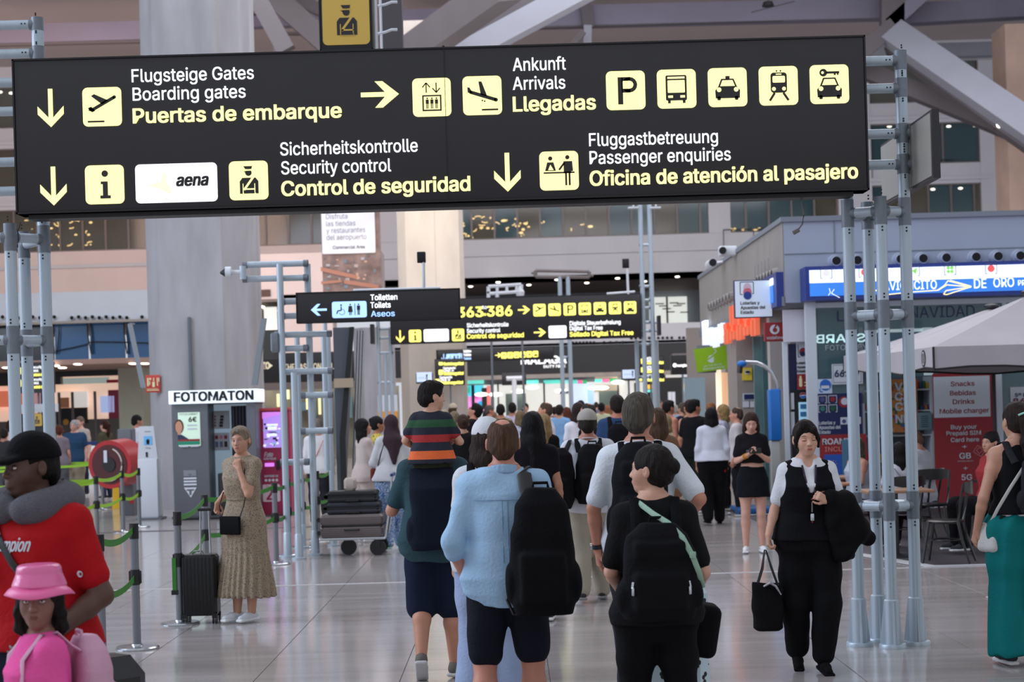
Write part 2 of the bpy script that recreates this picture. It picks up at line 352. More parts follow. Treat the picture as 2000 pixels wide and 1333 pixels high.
obj('side_flooring', side, M_floor, floor, smooth=0)
b = MB(); b.bx(-9, 9, 17.71, 17.75, 0, .004); obj('expansion_strip', b, M_strip, floor, smooth=0, label='thin pale metal strip set across the floor')
cafe = MB(); cafe.prism([(4.05, 18.6), (4.35, 17.85), (11, 17.85), (11, 27), (3.6, 27), (3.6, 20.5)], .0, .006, 'z'); obj('cafe_flooring', cafe, M_mat, floor, smooth=0, label='darker grey floor of the cafe terrace')
b = MB(); b.prism([(3.55, 20.6), (3.68, 20.6), (4.38, 18.0), (4.42, 17.85), (11, 17.85), (11, 17.72), (4.30, 17.72), (4.2, 17.9)], .006, .009, 'z')
p1_, p2_ = GP(1925, 1168), GP(2040, 1225)
b.prism([(p1_.x, p1_.y), (p1_.x + .12, p1_.y + .1), (p2_.x + .1, p2_.y + .1), (p2_.x, p2_.y)], .004, .008, 'z')
obj('border_tape', b, M_strip, floor, smooth=0, label='white border line around the cafe terrace')
# ---------------- back facade ----------------
YB = 90.; k9 = YB / F
def zf(yc, Y=YB): return CH + (PY - yc) * Y / F
def xf(x, y, Y=YB): return P(x, y, Y).x
zA0, zA1, zB0, zB1, zC0, zC1 = zf(467), zf(383), zf(343), zf(263), zf(223), zf(135)
wall = root('wall_back', None, None, (0, YB, 0), kind='structure')
b = MB(); b.bx(-36, -6.9, YB, YB + .6, 7.0, zA0); obj('rose_spandrel', b, M_pink, wall, 0)
b = MB()
b.bx(-6.9, 36, YB, YB + .6, zf(552), zA0)
b.bx(-36, 36, YB, YB + .6, zA1, zB0); b.bx(-36, 36, YB, YB + .6, zB1, zC0); b.bx(-36, 36, YB, YB + .6, zC1, 22)
for zz in (zB0, zC0, zA0): b.bx(-36, 36, YB - .12, YB, zz - .9, zz - .72)
obj('spandrel', b, M_wall, wall, 0)
b = MB(); b.bx(-36, 36, 97, 97.5, zA0 - .5, 22); obj('gallery_wall', b, M_back, wall, 0)
b = MB(); b.bx(-36, 36, YB + .3, 97, zA0 - .3, zA0 - .01); b.bx(-36, 36, YB + .6, 97, zB0 - .35, zB0 - .02); b.bx(-36, 36, YB + .6, 97, zC0 - .35, zC0 - .02); obj('floor_slab', b, M_concw, wall, 0)
piers = [xf(480, 450), xf(752, 440), xf(1405, 420), xf(1700, 400), xf(1925, 400)]
pm = MB()
for x in (xf(1405, 420), xf(760, 440)): pm.bx(x - .58, x + .58, YB - .05, YB + .6, zA0, 22)
for x, w_ in ((xf(1931, 300), .45), (xf(1668, 300), .9)): pm.bx(x - w_, x + w_, YB - .05, YB + .6, zA0, 22)
obj('pier', pm, M_wall, wall, 0)
pane_mesh = {}
def pane_row(z0, z1, xs, name):
    pt = root('window_' + name, None, None, ((xs[0] + xs[-1]) / 2, YB + .2, z0), kind='structure')
    for i, (x0, x1) in enumerate(zip(xs, xs[1:])):
        m = M_glassw if (x0 < -10 or R.random() < .22) else M_glass
        key = (round(x1 - x0, 2), round(z1 - z0, 2), m.name)
        if key not in pane_mesh:
            q = MB(); hw, hz = (x1 - x0) / 2 - .05, (z1 - z0) / 2; q.bx(-hw, hw, -.015, .015, -hz, hz)
            pane_mesh[key] = mesh_from(q, 'pane'); pane_mesh[key].materials.append(m)
        o = bpy.data.objects.new('pane', pane_mesh[key]); COL.objects.link(o); o.parent = pt
        o.location = Vector(((x0 + x1) / 2, YB + .2, (z0 + z1) / 2)) - pt.location
    q = MB()
    for x in xs: q.bx(x - .05, x + .05, YB + .1, YB + .3, z0, z1)
    q.bx(xs[0], xs[-1], YB + .08, YB + .32, z0, z0 + .07); q.bx(xs[0], xs[-1], YB + .08, YB + .32, z1 - .07, z1)
    obj('mullion', q, M_mull, pt, 0)
pane_row(zA0, zA1, [-27.5 + 1.22 * k for k in range(45)], '1')
pane_row(zB0, zB1, [-27.5 + 1.95 * k for k in range(4)], '2'); pane_row(zC0, zC1, [-27.5 + 1.95 * k for k in range(4)], '3')
x17 = xf(1700, 300); pane_row(zB0, zB1, [x17 + 1.95 * k for k in range(5)], '4'); pane_row(zC0, zC1, [x17 + 1.95 * k for k in range(5)], '5')
# glints reflected in the glazing, added as glowing shapes, plus lamps behind the glass
gl = root('gallery_lights', 'small lit ceiling lamps glinting behind the upper gallery windows', 'lamps', (0, 93, zA1 - .2))
q = MB()
for cx, n, s, lo, hi in ((110, 34, 70, 428, 486), (965, 34, 60, 425, 468), (1700, 22, 70, 385, 412), (1480, 8, 60, 440, 455), (1110, 8, 90, 425, 460)):
    for k in range(n):
        X, Y_ = cx + R.uniform(-1, 1) * s, R.uniform(lo, hi); p = P(X, Y_, R.uniform(91.5, 95)); r = R.uniform(.03, .075)
        if R.random() < .55: q.ball(p, (r * R.uniform(.8, 2.4), .05, r), 8)
        else:
            a0 = R.uniform(0, 6); rr = R.uniform(.15, .32)
            q.path([p + Vector((rr * math.cos(a0 + t * .35), 0, rr * .6 * math.sin(a0 + t * .35))) for t in range(5)], .028, 5)
obj('pendant_lamp', q, M_glint, gl, kind='stuff')  # glowing shapes put in for lights reflected by the panes
q = MB()
for x, y in ((1792, 125), (1790, 247), (1737, 247), (1853, 247), (1905, 246), (1822, 370), (1876, 368), (1760, 372), (0, 180), (22, 182), (1960, 365)):
    q.ball(P(x, y, 92), (.14, .1, .07), 8)
obj('recessed_lamp', q, M_lamp, gl, kind='stuff')
# balcony rails on the upper floors
rl = root('balcony_railing', 'thin steel balcony railing along the upper white floors at right', 'railing', (16, YB - .1, zB0))
q = MB()
for zz in (zB0, zA0 + .0):
    for x in range(0, 8): q.tube((11.5 + x * 1.6, YB - .18, zz - .7), (11.5 + x * 1.6, YB - .18, zz + .15), .02, n=5)
    q.tube((11.5, YB - .18, zz + .15), (24, YB - .18, zz + .15), .025, n=5)
obj('rail', q, M_bolt, rl)
# recess under the wall, balcony parapet, black fascia
b = MB(); b.bx(-7, 36, YB, 100, zf(552), zf(552) + .3); so = obj('ceiling_soffit', b, mat('brown_soffit', (120, 98, 86), .7, noise=(1, .1)), None, 0, kind='structure')
q = MB()
for x, y in ((919, 560), (973, 552), (1033, 557), (1088, 547), (1146, 553), (1206, 544), (1259, 550), (1323, 541), (1371, 546)):
    d = (P(x, y, 1) - Vector((0, 0, CH))); t = (zf(552) - .02 - CH) / d.z; q.ball(Vector((0, 0, CH)) + d * t, (.13, .2, .04), 8)
obj('downlight', q, M_lamp, so)
b = MB(); b.bx(-7, 36, 100, 100.4, 4.9, zf(552)); b.bx(-7, 36, 84, 100, 4.8, 4.95)
obj('wall_recess', b, mat('recess_wall', (150, 156, 164), .8), None, 0, kind='structure')
YS = 84.
b = MB(); b.bx(xf(700, 660, YS), 24, YS, YS + .4, zf(678, YS), zf(640, YS)); pr = obj('wall_parapet', b, M_wall, None, 0, kind='structure')
q = MB()
for x0, x1, n in ((1112, 1160, 8), (1180, 1216, 4), (1233, 1312, 10), (1327, 1384, 8)):
    for k in range(n):
        x = x0 + (x1 - x0) * k / (n - 1); p = P(x, 662 - (x - 1100) * .008 + (8 if x < 1220 else 0), YS); q.tube(p, p + Vector((0, -.08, 0)), .075, .06, n=8)
obj('air_nozzle', q, M_hole, pr, kind='stuff')
b = MB(); b.bx(xf(470, 700, YS), 24, YS + .1, YS + .5, zf(733, YS), zf(678, YS)); fs_ = obj('wall_fascia', b, M_dark, None, 0, kind='structure')
b = MB(); b.bx(xf(470, 700, YS), 24, YS - .1, YS + .5, zf(741, YS), zf(733, YS)); obj('trim_1', b, M_concw, None, 0, kind='structure')
# bright upper-level window bay at right with planters
M_lit = mat('lit_interior_white', (235, 238, 235), .7, em=(236, 240, 232), es=.75, noise=(2, .1))
b = MB(); p = P(1270, 580, 99); p2 = P(1345, 632, 99); b.bx(p.x, p2.x, 99.6, 99.9, p2.z, p.z); obj('window_6', b, M_lit, None, 0, kind='structure')
b = MB(); x_ = P(1305, 600, 98.8).x; b.bx(x_ - .05, x_ + .05, 99.4, 99.6, p2.z, p.z)
for k in range(8): t = P(1280 + k * 7, 590 + R.uniform(0, 22), 99.4); b.bx(t.x, t.x + .5, 99.3, 99.5, t.z, t.z + .06)
obj('window_frame_6', b, M_mull, None, 0, kind='structure')
# ---------------- centre-left wall block (beside the big column) ----------------
YW = 78.
def wbox(x0, y0, x1, y1, Y, d, mm, name, parent=None, kind=None, **k):
    a, c = P(x0, (y0 + y1) / 2, Y), P(x1, (y0 + y1) / 2, Y); t, bb = P((x0 + x1) / 2, y0, Y).z, P((x0 + x1) / 2, y1, Y).z
    q = MB(); q.bx(a.x, c.x, Y, Y + d, bb, t); return obj(name, q, mm, parent, 0, kind=kind, **k)
wl = wbox(476, 494, 745, 582, YW, 2, M_pink, 'wall_left_upper', kind='structure')
wbox(547, 575, 650, 690, YW, 1.8, M_pink, 'wall_left_lower', kind='structure')
wbox(476, 582, 548, 700, YW + 2.2, .3, mat('dim_interior', (84, 84, 76), .8, noise=(1, .4)), 'wall_left_recess', kind='structure')
wbox(516, 600, 541, 645, YW + 2.0, .1, M_lit, 'lit_opening', wl)
for x0, x1 in ((484, 504), (507, 528)): wbox(x0, 566, x1, 579, YW - .08, .1, mat('brown_vent_grille', (92, 70, 62), .7), 'vent_grille', wl)
q = MB()
for x, y in ((498, 596), (510, 600), (522, 604), (534, 608)): q.ball(P(x, y, YW + 2.05), (.18, .04, .06), 8)
obj('ceiling_lamp', q, M_lamp, wl)
fg = wbox(476, 688, 762, 746, 62, .4, M_dark, 'shop_fascia_board', label='dark shop fascia with pale gold capitals behind the slender mast', cat='shop sign')
q = MB(); f = Flat(q, P(555, 724, 61.97), sc=px(1, 62)); f.text('THE FASHION GALLERY', 0, 0, 124, 12, 0, bold=.01)
f.text('OIO', -47, 4, 18, 13, 0, bold=.03); f.poly([(-62, 10), (-55, 15), (-55, 5)], 0); f.poly([(-22, 10), (-29, 15), (-29, 5)], 0)
obj('lettering', q, mat('pale_gold_lettering', (225, 215, 190), .5, em=(225, 215, 190), es=.35), fg, 0)
support(fg, 2)
wbox(476, 746, 762, 760, 62, .3, M_mull, 'shop_transom', fg)
# shop interior under it
M_shopi = mat('shop_interior_wall', (150, 146, 132), .8, noise=(.9, .35))
sw = wbox(476, 758, 780, 905, 66, .4, M_shopi, 'wall_shop_center', kind='structure')
q = MB()
for x, y0, y1 in ((509, 755, 800), (541, 770, 795), (598, 775, 800), (622, 776, 810), (560, 762, 780)):
    a, c = P(x, y0, 65.7), P(x + 5, y1, 65.7); q.bx(a.x, c.x, 65.6, 65.8, c.z, a.z)
obj('lit_shelf', q, mat('yellow_lit_shelf', (250, 240, 190), .6, em=(250, 236, 176), es=.9), sw, 0)
q = MB()
for x in range(500, 760, 22): a, c = P(x, 760, 65.9), P(x + R.uniform(6, 14), R.uniform(800, 880), 65.9); q.bx(a.x, c.x, 65.6, 65.9, c.z, a.z - R.uniform(0, .8))
obj('display_panel', q, mat('display_grey_blue', (120, 150, 160), .5), sw, 0)
# ---------------- columns ----------------
def column(name, x0, x1, yref, Y, ztop, m, flute=.5, depth=None):
    a, c = P(x0, yref, Y), P(x1, yref, Y); hw = (c.x - a.x) / 2; cx = (a.x + c.x) / 2; hd = depth or hw * .8
    pts = [(cx - hw, Y + hd), (cx - hw, Y + .35), (cx - hw + .3, Y), (cx + hw * flute, Y), (cx + hw * flute + .03, Y + .06), (cx + hw - .12, Y + .4), (cx + hw, Y + .8), (cx + hw, Y + 2 * hd)]
    pts += [(cx + hw * .6, Y + 2 * hd + .3), (cx - hw * .7, Y + 2 * hd + .3)]
    q = MB(); q.prism(pts[::-1], 0, ztop, 'z'); return obj(name, q, m, None, 25, kind='structure')
c1 = column('column_1', 280, 486, 560, 33, 14, M_conc)
q = MB(); a, c = P(367, 620, 32.98), P(376, 760, 32.98); q.bx(a.x, c.x, 32.93, 33, c.z, a.z); obj('cable_duct', q, mat('grey_duct', (92, 104, 112), .5), c1, 0)
c2 = column('column_2', 775, 903, 480, 58, 15.2, M_concw, .15)
column('column_3', 690, 768, 720, 50, zf(632, 50), M_conc, .4)
column('column_4', 783, 850, 720, 70, zf(636, 70), M_concw, .6)
a = P(1985, 300, 74); q = MB(); q.bx(a.x - .35, a.x + 2, 74, 76, 0, 18); obj('column_5', q, mat('sandstone_column', (176, 152, 138), .8, noise=(1, .1)), None, 0, kind='structure')
lc = bpy.data.lights.new('column_uplight', 'SPOT'); lc.energy = 900; lc.spot_size = 1.0; lc.color = lin((255, 238, 190)); lc.shadow_soft_size = .15
lo = bpy.data.objects.new('column_uplight', lc); COL.objects.link(lo); t_ = P(812, 500, 54); lo.location = (t_.x + .2, 53.5, 11.5)
lo.rotation_euler = (Vector((t_.x - .3, 58, 6)) - Vector(lo.location)).to_track_quat('-Z', 'Y').to_euler()
# ---------------- ceiling ----------------
b = MB(); b.bx(-60, 60, 18, 92, 20.3, 20.6); cl = obj('ceiling', b, M_ceil, None, 0, kind='structure')
b = MB(); b.bx(-60, 60, 88, 90, 19.6, 20.3); obj('ceiling_edge', b, M_wall, cl, 0)
rf = root('roof_frame', 'branching painted steel roof beams above the hall', 'roof structure', (0, 70, 16), kind='structure')
def roofbeam(x0, y0, x1, y1, Y0, Y1, w_, h, m):
    q = MB(); beam(q, P(x0, y0, Y0), P(x1, y1, Y1), w_, h); obj('beam', q, m, rf, 0)
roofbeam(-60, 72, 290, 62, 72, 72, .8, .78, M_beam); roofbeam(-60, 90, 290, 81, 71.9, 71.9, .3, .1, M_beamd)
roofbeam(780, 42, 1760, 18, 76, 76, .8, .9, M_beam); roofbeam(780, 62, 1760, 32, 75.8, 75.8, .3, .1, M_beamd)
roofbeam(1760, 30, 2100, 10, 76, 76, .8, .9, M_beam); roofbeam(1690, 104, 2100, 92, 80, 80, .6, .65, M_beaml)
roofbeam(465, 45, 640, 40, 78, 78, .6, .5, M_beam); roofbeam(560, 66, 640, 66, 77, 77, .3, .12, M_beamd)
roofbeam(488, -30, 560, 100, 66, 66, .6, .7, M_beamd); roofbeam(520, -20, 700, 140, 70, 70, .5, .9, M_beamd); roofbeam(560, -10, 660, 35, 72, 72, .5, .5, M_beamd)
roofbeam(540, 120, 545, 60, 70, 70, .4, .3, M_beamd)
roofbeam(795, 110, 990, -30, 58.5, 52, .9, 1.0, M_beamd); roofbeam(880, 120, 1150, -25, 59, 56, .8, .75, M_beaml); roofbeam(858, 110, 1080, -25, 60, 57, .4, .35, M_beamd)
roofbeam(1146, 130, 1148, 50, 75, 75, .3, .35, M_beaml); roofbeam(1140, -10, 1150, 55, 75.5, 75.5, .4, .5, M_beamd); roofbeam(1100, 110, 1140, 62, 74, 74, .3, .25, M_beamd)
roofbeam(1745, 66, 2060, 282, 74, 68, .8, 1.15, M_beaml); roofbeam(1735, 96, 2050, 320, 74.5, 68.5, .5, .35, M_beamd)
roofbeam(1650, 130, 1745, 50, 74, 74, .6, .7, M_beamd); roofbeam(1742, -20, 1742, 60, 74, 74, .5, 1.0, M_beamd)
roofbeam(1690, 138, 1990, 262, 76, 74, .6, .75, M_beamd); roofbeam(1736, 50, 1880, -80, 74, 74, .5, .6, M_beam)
q = MB(); p = P(1500, 4, 70); q.tube(p, p + Vector((0, 0, -.18)), .2, .26); q.tube(p + Vector((-.7, 0, -.4)), p + Vector((1.1, 0, .0)), .02, n=5); q.tube(p + Vector((0, 0, 3)), p, .03, n=5)
obj('ceiling_sensor', q, M_bolt, None, label='small black sensor hanging from the ceiling with thin wires', cat='sensor')
fl = root('floodlight_row', 'row of bright floodlights at the upper right edge below the roof beams', 'floodlights', P(1980, 242, 70))
for k in range(4):
    p = P(1955 + 19 * k, 243 - k, 70); q = MB(); q.ball(p, (.2, .12, .17), 12); L1 = obj('lamp', q, M_lamp, fl)
    q = MB(); q.bx(p.x - .2, p.x + .2, 70.05, 70.4, p.z - .16, p.z + .16); obj('housing', q, M_bolt, L1)
# ---------------- left canopy building ----------------
YL = 50.
xl0, xl1 = -26, P(420, 600, YL).x
b = MB(); b.bx(xl0, xl1, YL, YL + 8, zf(607, YL), zf(546, YL)); lb = obj('wall_left_canopy', b, M_white, None, 0, kind='structure')
b = MB(); b.bx(xl0, xl1, YL - .25, YL, zf(607, YL) - .02, zf(607, YL) + .05); obj('edge_rail', b, M_concw, lb, 0)
hol = [6, 36, 65, 79, 107] + [141 + 13.4 * k for k in range(9)] + [278]
for i, x in enumerate(hol):
    p = P(x, 621.5 if i % 2 else 620, YL); q = MB(); q.tube(p, p + Vector((0, -.1, 0)), .085, .075, n=12, mi=0); q.tube(p + Vector((.015, -.1, 0)), p + Vector((.015, -.115, 0)), .055, n=12, mi=1)
    obj('air_nozzle', q, [M_white, M_hole], lb)
M_blue = mat('blue_reflective_glass', (45, 102, 152), .1, spec=.7, noise=(.4, .12))
pg = root('window_7', None, None, ((xl0 + xl1) / 2, YL + .5, zf(679, YL)), kind='structure')
for i, (x0, x1) in enumerate(((-60, 105), (107, 172), (176, 244), (248, 330))):
    a, c = P(x0, 660, YL + .5), P(x1, 660, YL + .5); q = MB(); q.bx(a.x, c.x, YL + .5, YL + .54, zf(679, YL), zf(607, YL)); obj('pane', q, M_blue if i else mat('dark_glass', (28, 32, 40), .15), pg, 0)
q = MB()
for x in (105, 113, 173, 177, 243, 248): a = P(x, 620, YL + .4); q.path([a + Vector((R.uniform(-.05, .05), 0, 0)), a + Vector((R.uniform(-.05, .05), 0, -.5)), a + Vector((R.uniform(-.05, .05), 0, -1.1))], .02, 5)
q.path([P(108, 686, YL + .4), P(140, 680, YL + .4), P(170, 673, YL + .4), P(178, 668, YL + .4), P(246, 669, YL + .4), P(300, 671, YL + .4)], .02, 5)
obj('glazing_cable', q, M_bolt, pg)
b = MB(); b.bx(xl0, xl1, YL - .4, YL + 10, zf(689, YL), zf(679, YL)); obj('ceiling_left_soffit', b, mat('rosy_soffit', (170, 140, 126), .7), None, 0, kind='structure')
q = MB()
for x, y in ((13, 719), (40, 715), (108, 715), (152, 712), (122, 719), (260, 711), (283, 711)):
    d = P(x, y, 1) - Vector((0, 0, CH)); t = (zf(689, YL) - .02 - CH) / d.z; q.ball(Vector((0, 0, CH)) + d * t, (.12, .3, .02), 8)
lq = obj('downlight', q, M_lamp, None, label='row of small lit downlights under the left canopy soffit', cat='downlights')
b = MB(); YF = YL + 6
wbox(118, 712, 235, 735, YF, .3, M_dark, 'wall_left_fascia', kind='structure'); wbox(-500, 715, 118, 760, YF, .3, M_dark, 'wall_left_fascia_2', kind='structure')
M_shopg = mat('lit_shop_peach', (240, 214, 196), .7, em=(244, 208, 184), es=.55, noise=(1.2, .12))  # peach glow put into the wall in place of shop lamps
lw = wbox(-500, 735, 240, 880, YF + 2.5, .3, M_shopg, 'wall_left_shop', kind='structure')
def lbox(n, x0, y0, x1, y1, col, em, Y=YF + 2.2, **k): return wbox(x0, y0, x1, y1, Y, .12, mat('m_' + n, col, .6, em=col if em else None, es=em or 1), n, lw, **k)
lbox('orange_display', -20, 764, 62, 795, (235, 130, 100), .5); lbox('blue_display', 80, 764, 92, 812, (70, 96, 130), .2); lbox('pink_display', 63, 768, 78, 800, (225, 170, 175), .4)
lbox('beauty_poster', 104, 765, 142, 797, (240, 210, 190), .7); lbox('face_print', 114, 777, 134, 797, (170, 120, 90), .2, YF + 2.1)
lbox('dark_counter_panel', 107, 797, 170, 828, (46, 48, 54), 0, YF + 2.0); lbox('white_panel', 142, 765, 170, 796, (226, 222, 220), .6)
lbox('shop_header', 118, 738, 212, 750, (190, 205, 200), .4, YF + 1.9); lbox('red_header_end', 208, 742, 232, 748, (150, 40, 55), .2, YF + 1.8)
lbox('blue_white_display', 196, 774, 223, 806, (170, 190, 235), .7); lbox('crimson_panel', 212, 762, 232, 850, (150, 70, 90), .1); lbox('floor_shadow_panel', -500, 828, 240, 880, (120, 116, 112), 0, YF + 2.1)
q = MB()
for x in (116, 142, 186): a = P(x, 800, YF + 1.6); q.tube((a.x, YF + 1.6, 0), (a.x, YF + 1.6, zf(740, YF)), .05, n=6)
obj('glass_post', q, M_mull, lw)
q = MB(); c_ = P(129, 825, YF + 1.7); q.tube(c_, c_ + Vector((0, -.03, 0)), .1, n=20); obj('yellow_roundel', q, mat('yellow_disc', (235, 170, 40), .5), lw)
wbox(232, 716, 280, 860, YL + 4.5, 2, mat('pale_green_wall', (196, 200, 182), .8, noise=(2, .06)), 'wall_left_pier', kind='structure')
# dark panel with yellow pictogram seen between the left mast tubes
sg = wbox(36, 708, 104, 768, 46, .2, M_dark, 'direction_sign_panel', label='small lit direction sign seen between the tubes of the left mast', cat='sign')
M_ye = mat('lit_yellow_film', (255, 245, 120), .5, em=(255, 246, 120), es=1.0); M_wh = mat('lit_white_film', (255, 255, 255), .5, em=(246, 250, 255), es=1.0)
M_bl = mat('lit_blue_film', (170, 205, 255), .5, em=(166, 206, 255), es=.95); M_signd = mat('sign_face_black', (36, 34, 37), .4, noise=(3, .06))
M_yu = mat('unlit_yellow_film', (214, 178, 84), .6)
q = MB(); f = Flat(q, P(36, 768, 45.97), sc=px(1, 46))
for y in (38, 14):
    f.rect(0, y - 2, 6, y + 12, 0, r=1.5); f.text('Security', 26, y + 9, 22, 5, 1, bold=.02); f.text('control', 26, y + 2, 14, 5, 1, bold=.02); f.text('Control de', 26, y - 6, 24, 5.5, 0, bold=.04)
obj('lettering', q, [M_ye, M_wh], sg, 0)
support(sg)
sg = wbox(38, 808, 86, 858, 44, .25, M_dark, 'security_board', label='dark board with an unlit yellow officer pictogram behind the left mast', cat='sign')
q = MB(); f = Flat(q, P(62, 833, 43.97), sc=px(24, 44)); f.rect(0, 0, .85, 1, 0, r=.1); g = f.sub(.02, .05, .85); pic(g, 'police', 0, 1)
f.poly([(-.75, .05), (-.1, .05), (-.1, .75)], 0); obj('pictogram', q, [M_yu, M_signd], sg, 0)
support(sg)
support(wbox(20, 790, 108, 806, 44.5, .3, M_white, 'counter_canopy', kind=None, label='white canopy above the dark security board at left', cat='canopy'), 2)
# ---------------- overhead signs ----------------
M_yel = mat('lit_pale_yellow_film', (255, 250, 160), .5, em=(255, 249, 168), es=1.0)
M_dk = mat('pictogram_black', (44, 42, 40), .6); M_ae = mat('pale_cream_film', (250, 244, 190), .5, em=(250, 244, 186), es=.95)
M_edge = mat('sign_edge_black', (16, 16, 18), .5)
def sign_box(name, x0, y0, x1, y1, Y, d, label, cat='sign', m=None, edge=True, seams=()):
    a, c = P(x0, y0, Y), P(x1, y1, Y); rt = root(name, label, cat, ((a.x + c.x) / 2, Y + d / 2, c.z))
    q = MB(); q.rbx(a.x, c.x, Y, Y + d, c.z, a.z, .012); obj('panel', q, m or M_signd, rt)
    if edge:
        q = MB(); e = .012
        for z in (a.z - e, c.z): q.bx(a.x - .004, c.x + .004, Y - .008, Y + d + .004, z, z + e)
        for x in (a.x - .004, c.x - .008): q.bx(x, x + .012, Y - .008, Y + d, c.z, a.z)
        obj('edge_trim', q, M_edge, rt, 0)
    return rt
YG = 11.98
big = sign_box('overhead_sign', 24, 116, 1697, 371, YG, .22, 'huge black overhead sign with lit yellow pictograms and Puertas de embarque lettering', 'sign')
a, c = P(30, 420, YG), P(1697, 372, YG)
q = MB(); q.bx(a.x + .08, c.x - .1, YG + .05, YG + .22, c.z - .03, c.z); obj('underside_rail', q, M_edge, big, 0)
q = MB(); x_ = P(871, 240, YG).x; q.bx(x_ - .003, x_ + .003, YG - .006, YG, c.z, P(866, 92, YG).z); p = P(866, 91, YG); q.ball(p, .012, 8); obj('centre_seam', q, M_edge, big, 0)
s1 = px(1, YG)
def textline(t, x, y, w_, cap, mi, bold, name='lettering', parent=big, Y=YG, mats=None, slant=0):
    q = MB(); f = Flat(q, P(x, y, Y) + Vector((0, -.004, 0)), sc=px(1, Y)); f.text(t, 0, 0, w_, cap, 0, bold=bold, slant=slant)
    return obj(name, q, mats or (M_yel if mi == 0 else M_wh), parent, 0)
def tile(kind, x, y, s_, parent=big, Y=YG, mats=None, w_=None):      # x,y = lower left pixel
    q = MB(); f = Flat(q, P(x, y, Y) + Vector((0, -.004, 0)), sc=px(s_, Y)); f.rect(0, 0, (w_ or 1), 1, 0, r=.13)
    t = obj('pictogram_tile', q, (mats or [M_yel, M_dk])[0], parent, 0)
    q = MB(); f = Flat(q, P(x, y, Y) + Vector((0, -.004, 0)), sc=px(s_, Y)); pic(f, kind, 0, 1); obj('pictogram', q, mats or [M_yel, M_dk], t, 0)
def arrow(kind, x, y, s_, parent=big, Y=YG, m=None):
    q = MB(); f = Flat(q, P(x, y, Y) + Vector((0, -.004, 0)), sc=px(s_, Y)); pic(f, kind, 0, 0); obj('arrow', q, m or M_yel, parent, 0)
arrow('down', 63, 250, 75); tile('takeoff', 163, 248, 76)
textline('Flugsteige Gates', 258, 161, 238, 25, 1, .009); textline('Boarding gates', 260, 197, 220, 25, 1, .009); textline('Puertas de embarque', 261, 241, 406, 28, 0, .028)
arrow('right', 706, 224, 76); tile('lift', 807, 229, 75); tile('landing', 905, 226, 76)
textline('Ankunft', 1002, 139, 103, 25, 1, .009); textline('Arrivals', 1002, 176, 102, 25, 1, .009); textline('Llegadas', 1003, 218, 160, 28, 0, .028)
for i, k in enumerate(('P', 'bus', 'taxi', 'train', 'rent')): tile(k, 1185 + 99.4 * i, 216 - 3.0 * i, 76)
arrow('down', 68, 403, 76); tile('i', 168, 400, 76)
q = MB(); f = Flat(q, P(266, 398, YG) + Vector((0, -.004, 0)), sc=s1); f.rect(0, 0, 160, 76, 0, r=9); wt = obj('logo_tile', q, M_wh, big, 0, label='white tile with pale star and black lowercase word')
q = MB(); f = Flat(q, P(266, 398, YG) + Vector((0, -.006, 0)), sc=s1); f.poly([(22, 34), (50, 42), (58, 66), (62, 40), (72, 14), (48, 27)], 0)
f.text('aena', 80, 32, 60, 23, 1, bold=.04, slant=.18); obj('emblem', q, [M_ae, M_dk], wt, 0)
tile('police', 449, 392, 76)
textline('Sicherheitskontrolle', 548, 304, 268, 25, 1, .009); textline('Security control', 550, 341, 214, 25, 1, .009); textline('Control de seguridad', 551, 383, 367, 28, 0, .028)
arrow('down', 954, 376, 76); tile('desk', 1055, 373, 76)
textline('Fluggastbetreuung', 1151, 286, 251, 25, 1, .009); textline('Passenger enquiries', 1152, 321, 275, 25, 1, .009); textline('Oficina de atención al pasajero', 1153, 363, 522, 28, 0, .028)
# hanging cable with plug below the big sign
q = MB(); q.path([P(1563, 376, YG + .15), P(1566, 400, YG + .15), P(1570, 420, YG + .15), P(1567, 438, YG + .15), P(1559, 449, YG + .15)], .006, 6); w0 = P(1555, 452, YG + .15); q.tube(w0 + Vector((.02, 0, .01)), w0 - Vector((.022, 0, .012)), .016, n=8)
obj('cable', q, mat('grey_cable', (110, 108, 108), .6), None, label='loose cable with plug dangling below the big black overhead sign', cat='cable')
# officer sign above and behind the big sign
po = sign_box('officer_sign', 622, -30, 728, 96, 16, .12, 'square yellow officer pictogram sign hanging above the big black sign')
q = MB(); f = Flat(q, P(631, 89, 16) + Vector((0, -.004, 0)), sc=px(96, 16)); f.rect(0, 0, .96, 1, 0, r=.1); g = f.sub(.06, .06, .86); pic(g, 'police', 0, 1); obj('pictogram', q, [M_yu, M_signd], po, 0)
q = MB(); a = P(734, 95, 16); q.tube((a.x, 16.05, a.z - .3), (a.x, 16.05, a.z + .9), .018, n=8); obj('hanger_post', q, M_white, po)
ld = root('cable_ladder', 'white ladder-like hanger beside the yellow officer sign above', 'hanger', P(745, 95, 15.9))
q = MB(); a = P(746, 110, 15.9); q.tube(a, a + Vector((0, 0, .8)), .012, n=6); obj('rail', q, M_white, ld)
for y in (12, 66): q = MB(); q.path([P(738, y, 15.9), P(752, y - 3, 15.9), P(765, y - 8, 15.9), P(776, y - 8, 15.9)], .014, 6); obj('rung', q, M_white, ld)
q = MB(); a = P(765, 120, 17.5); q.bx(a.x - .1, a.x + .12, 17.5, 17.7, a.z, a.z + 2); obj('dark_backing', q, M_beamd, ld, 0)
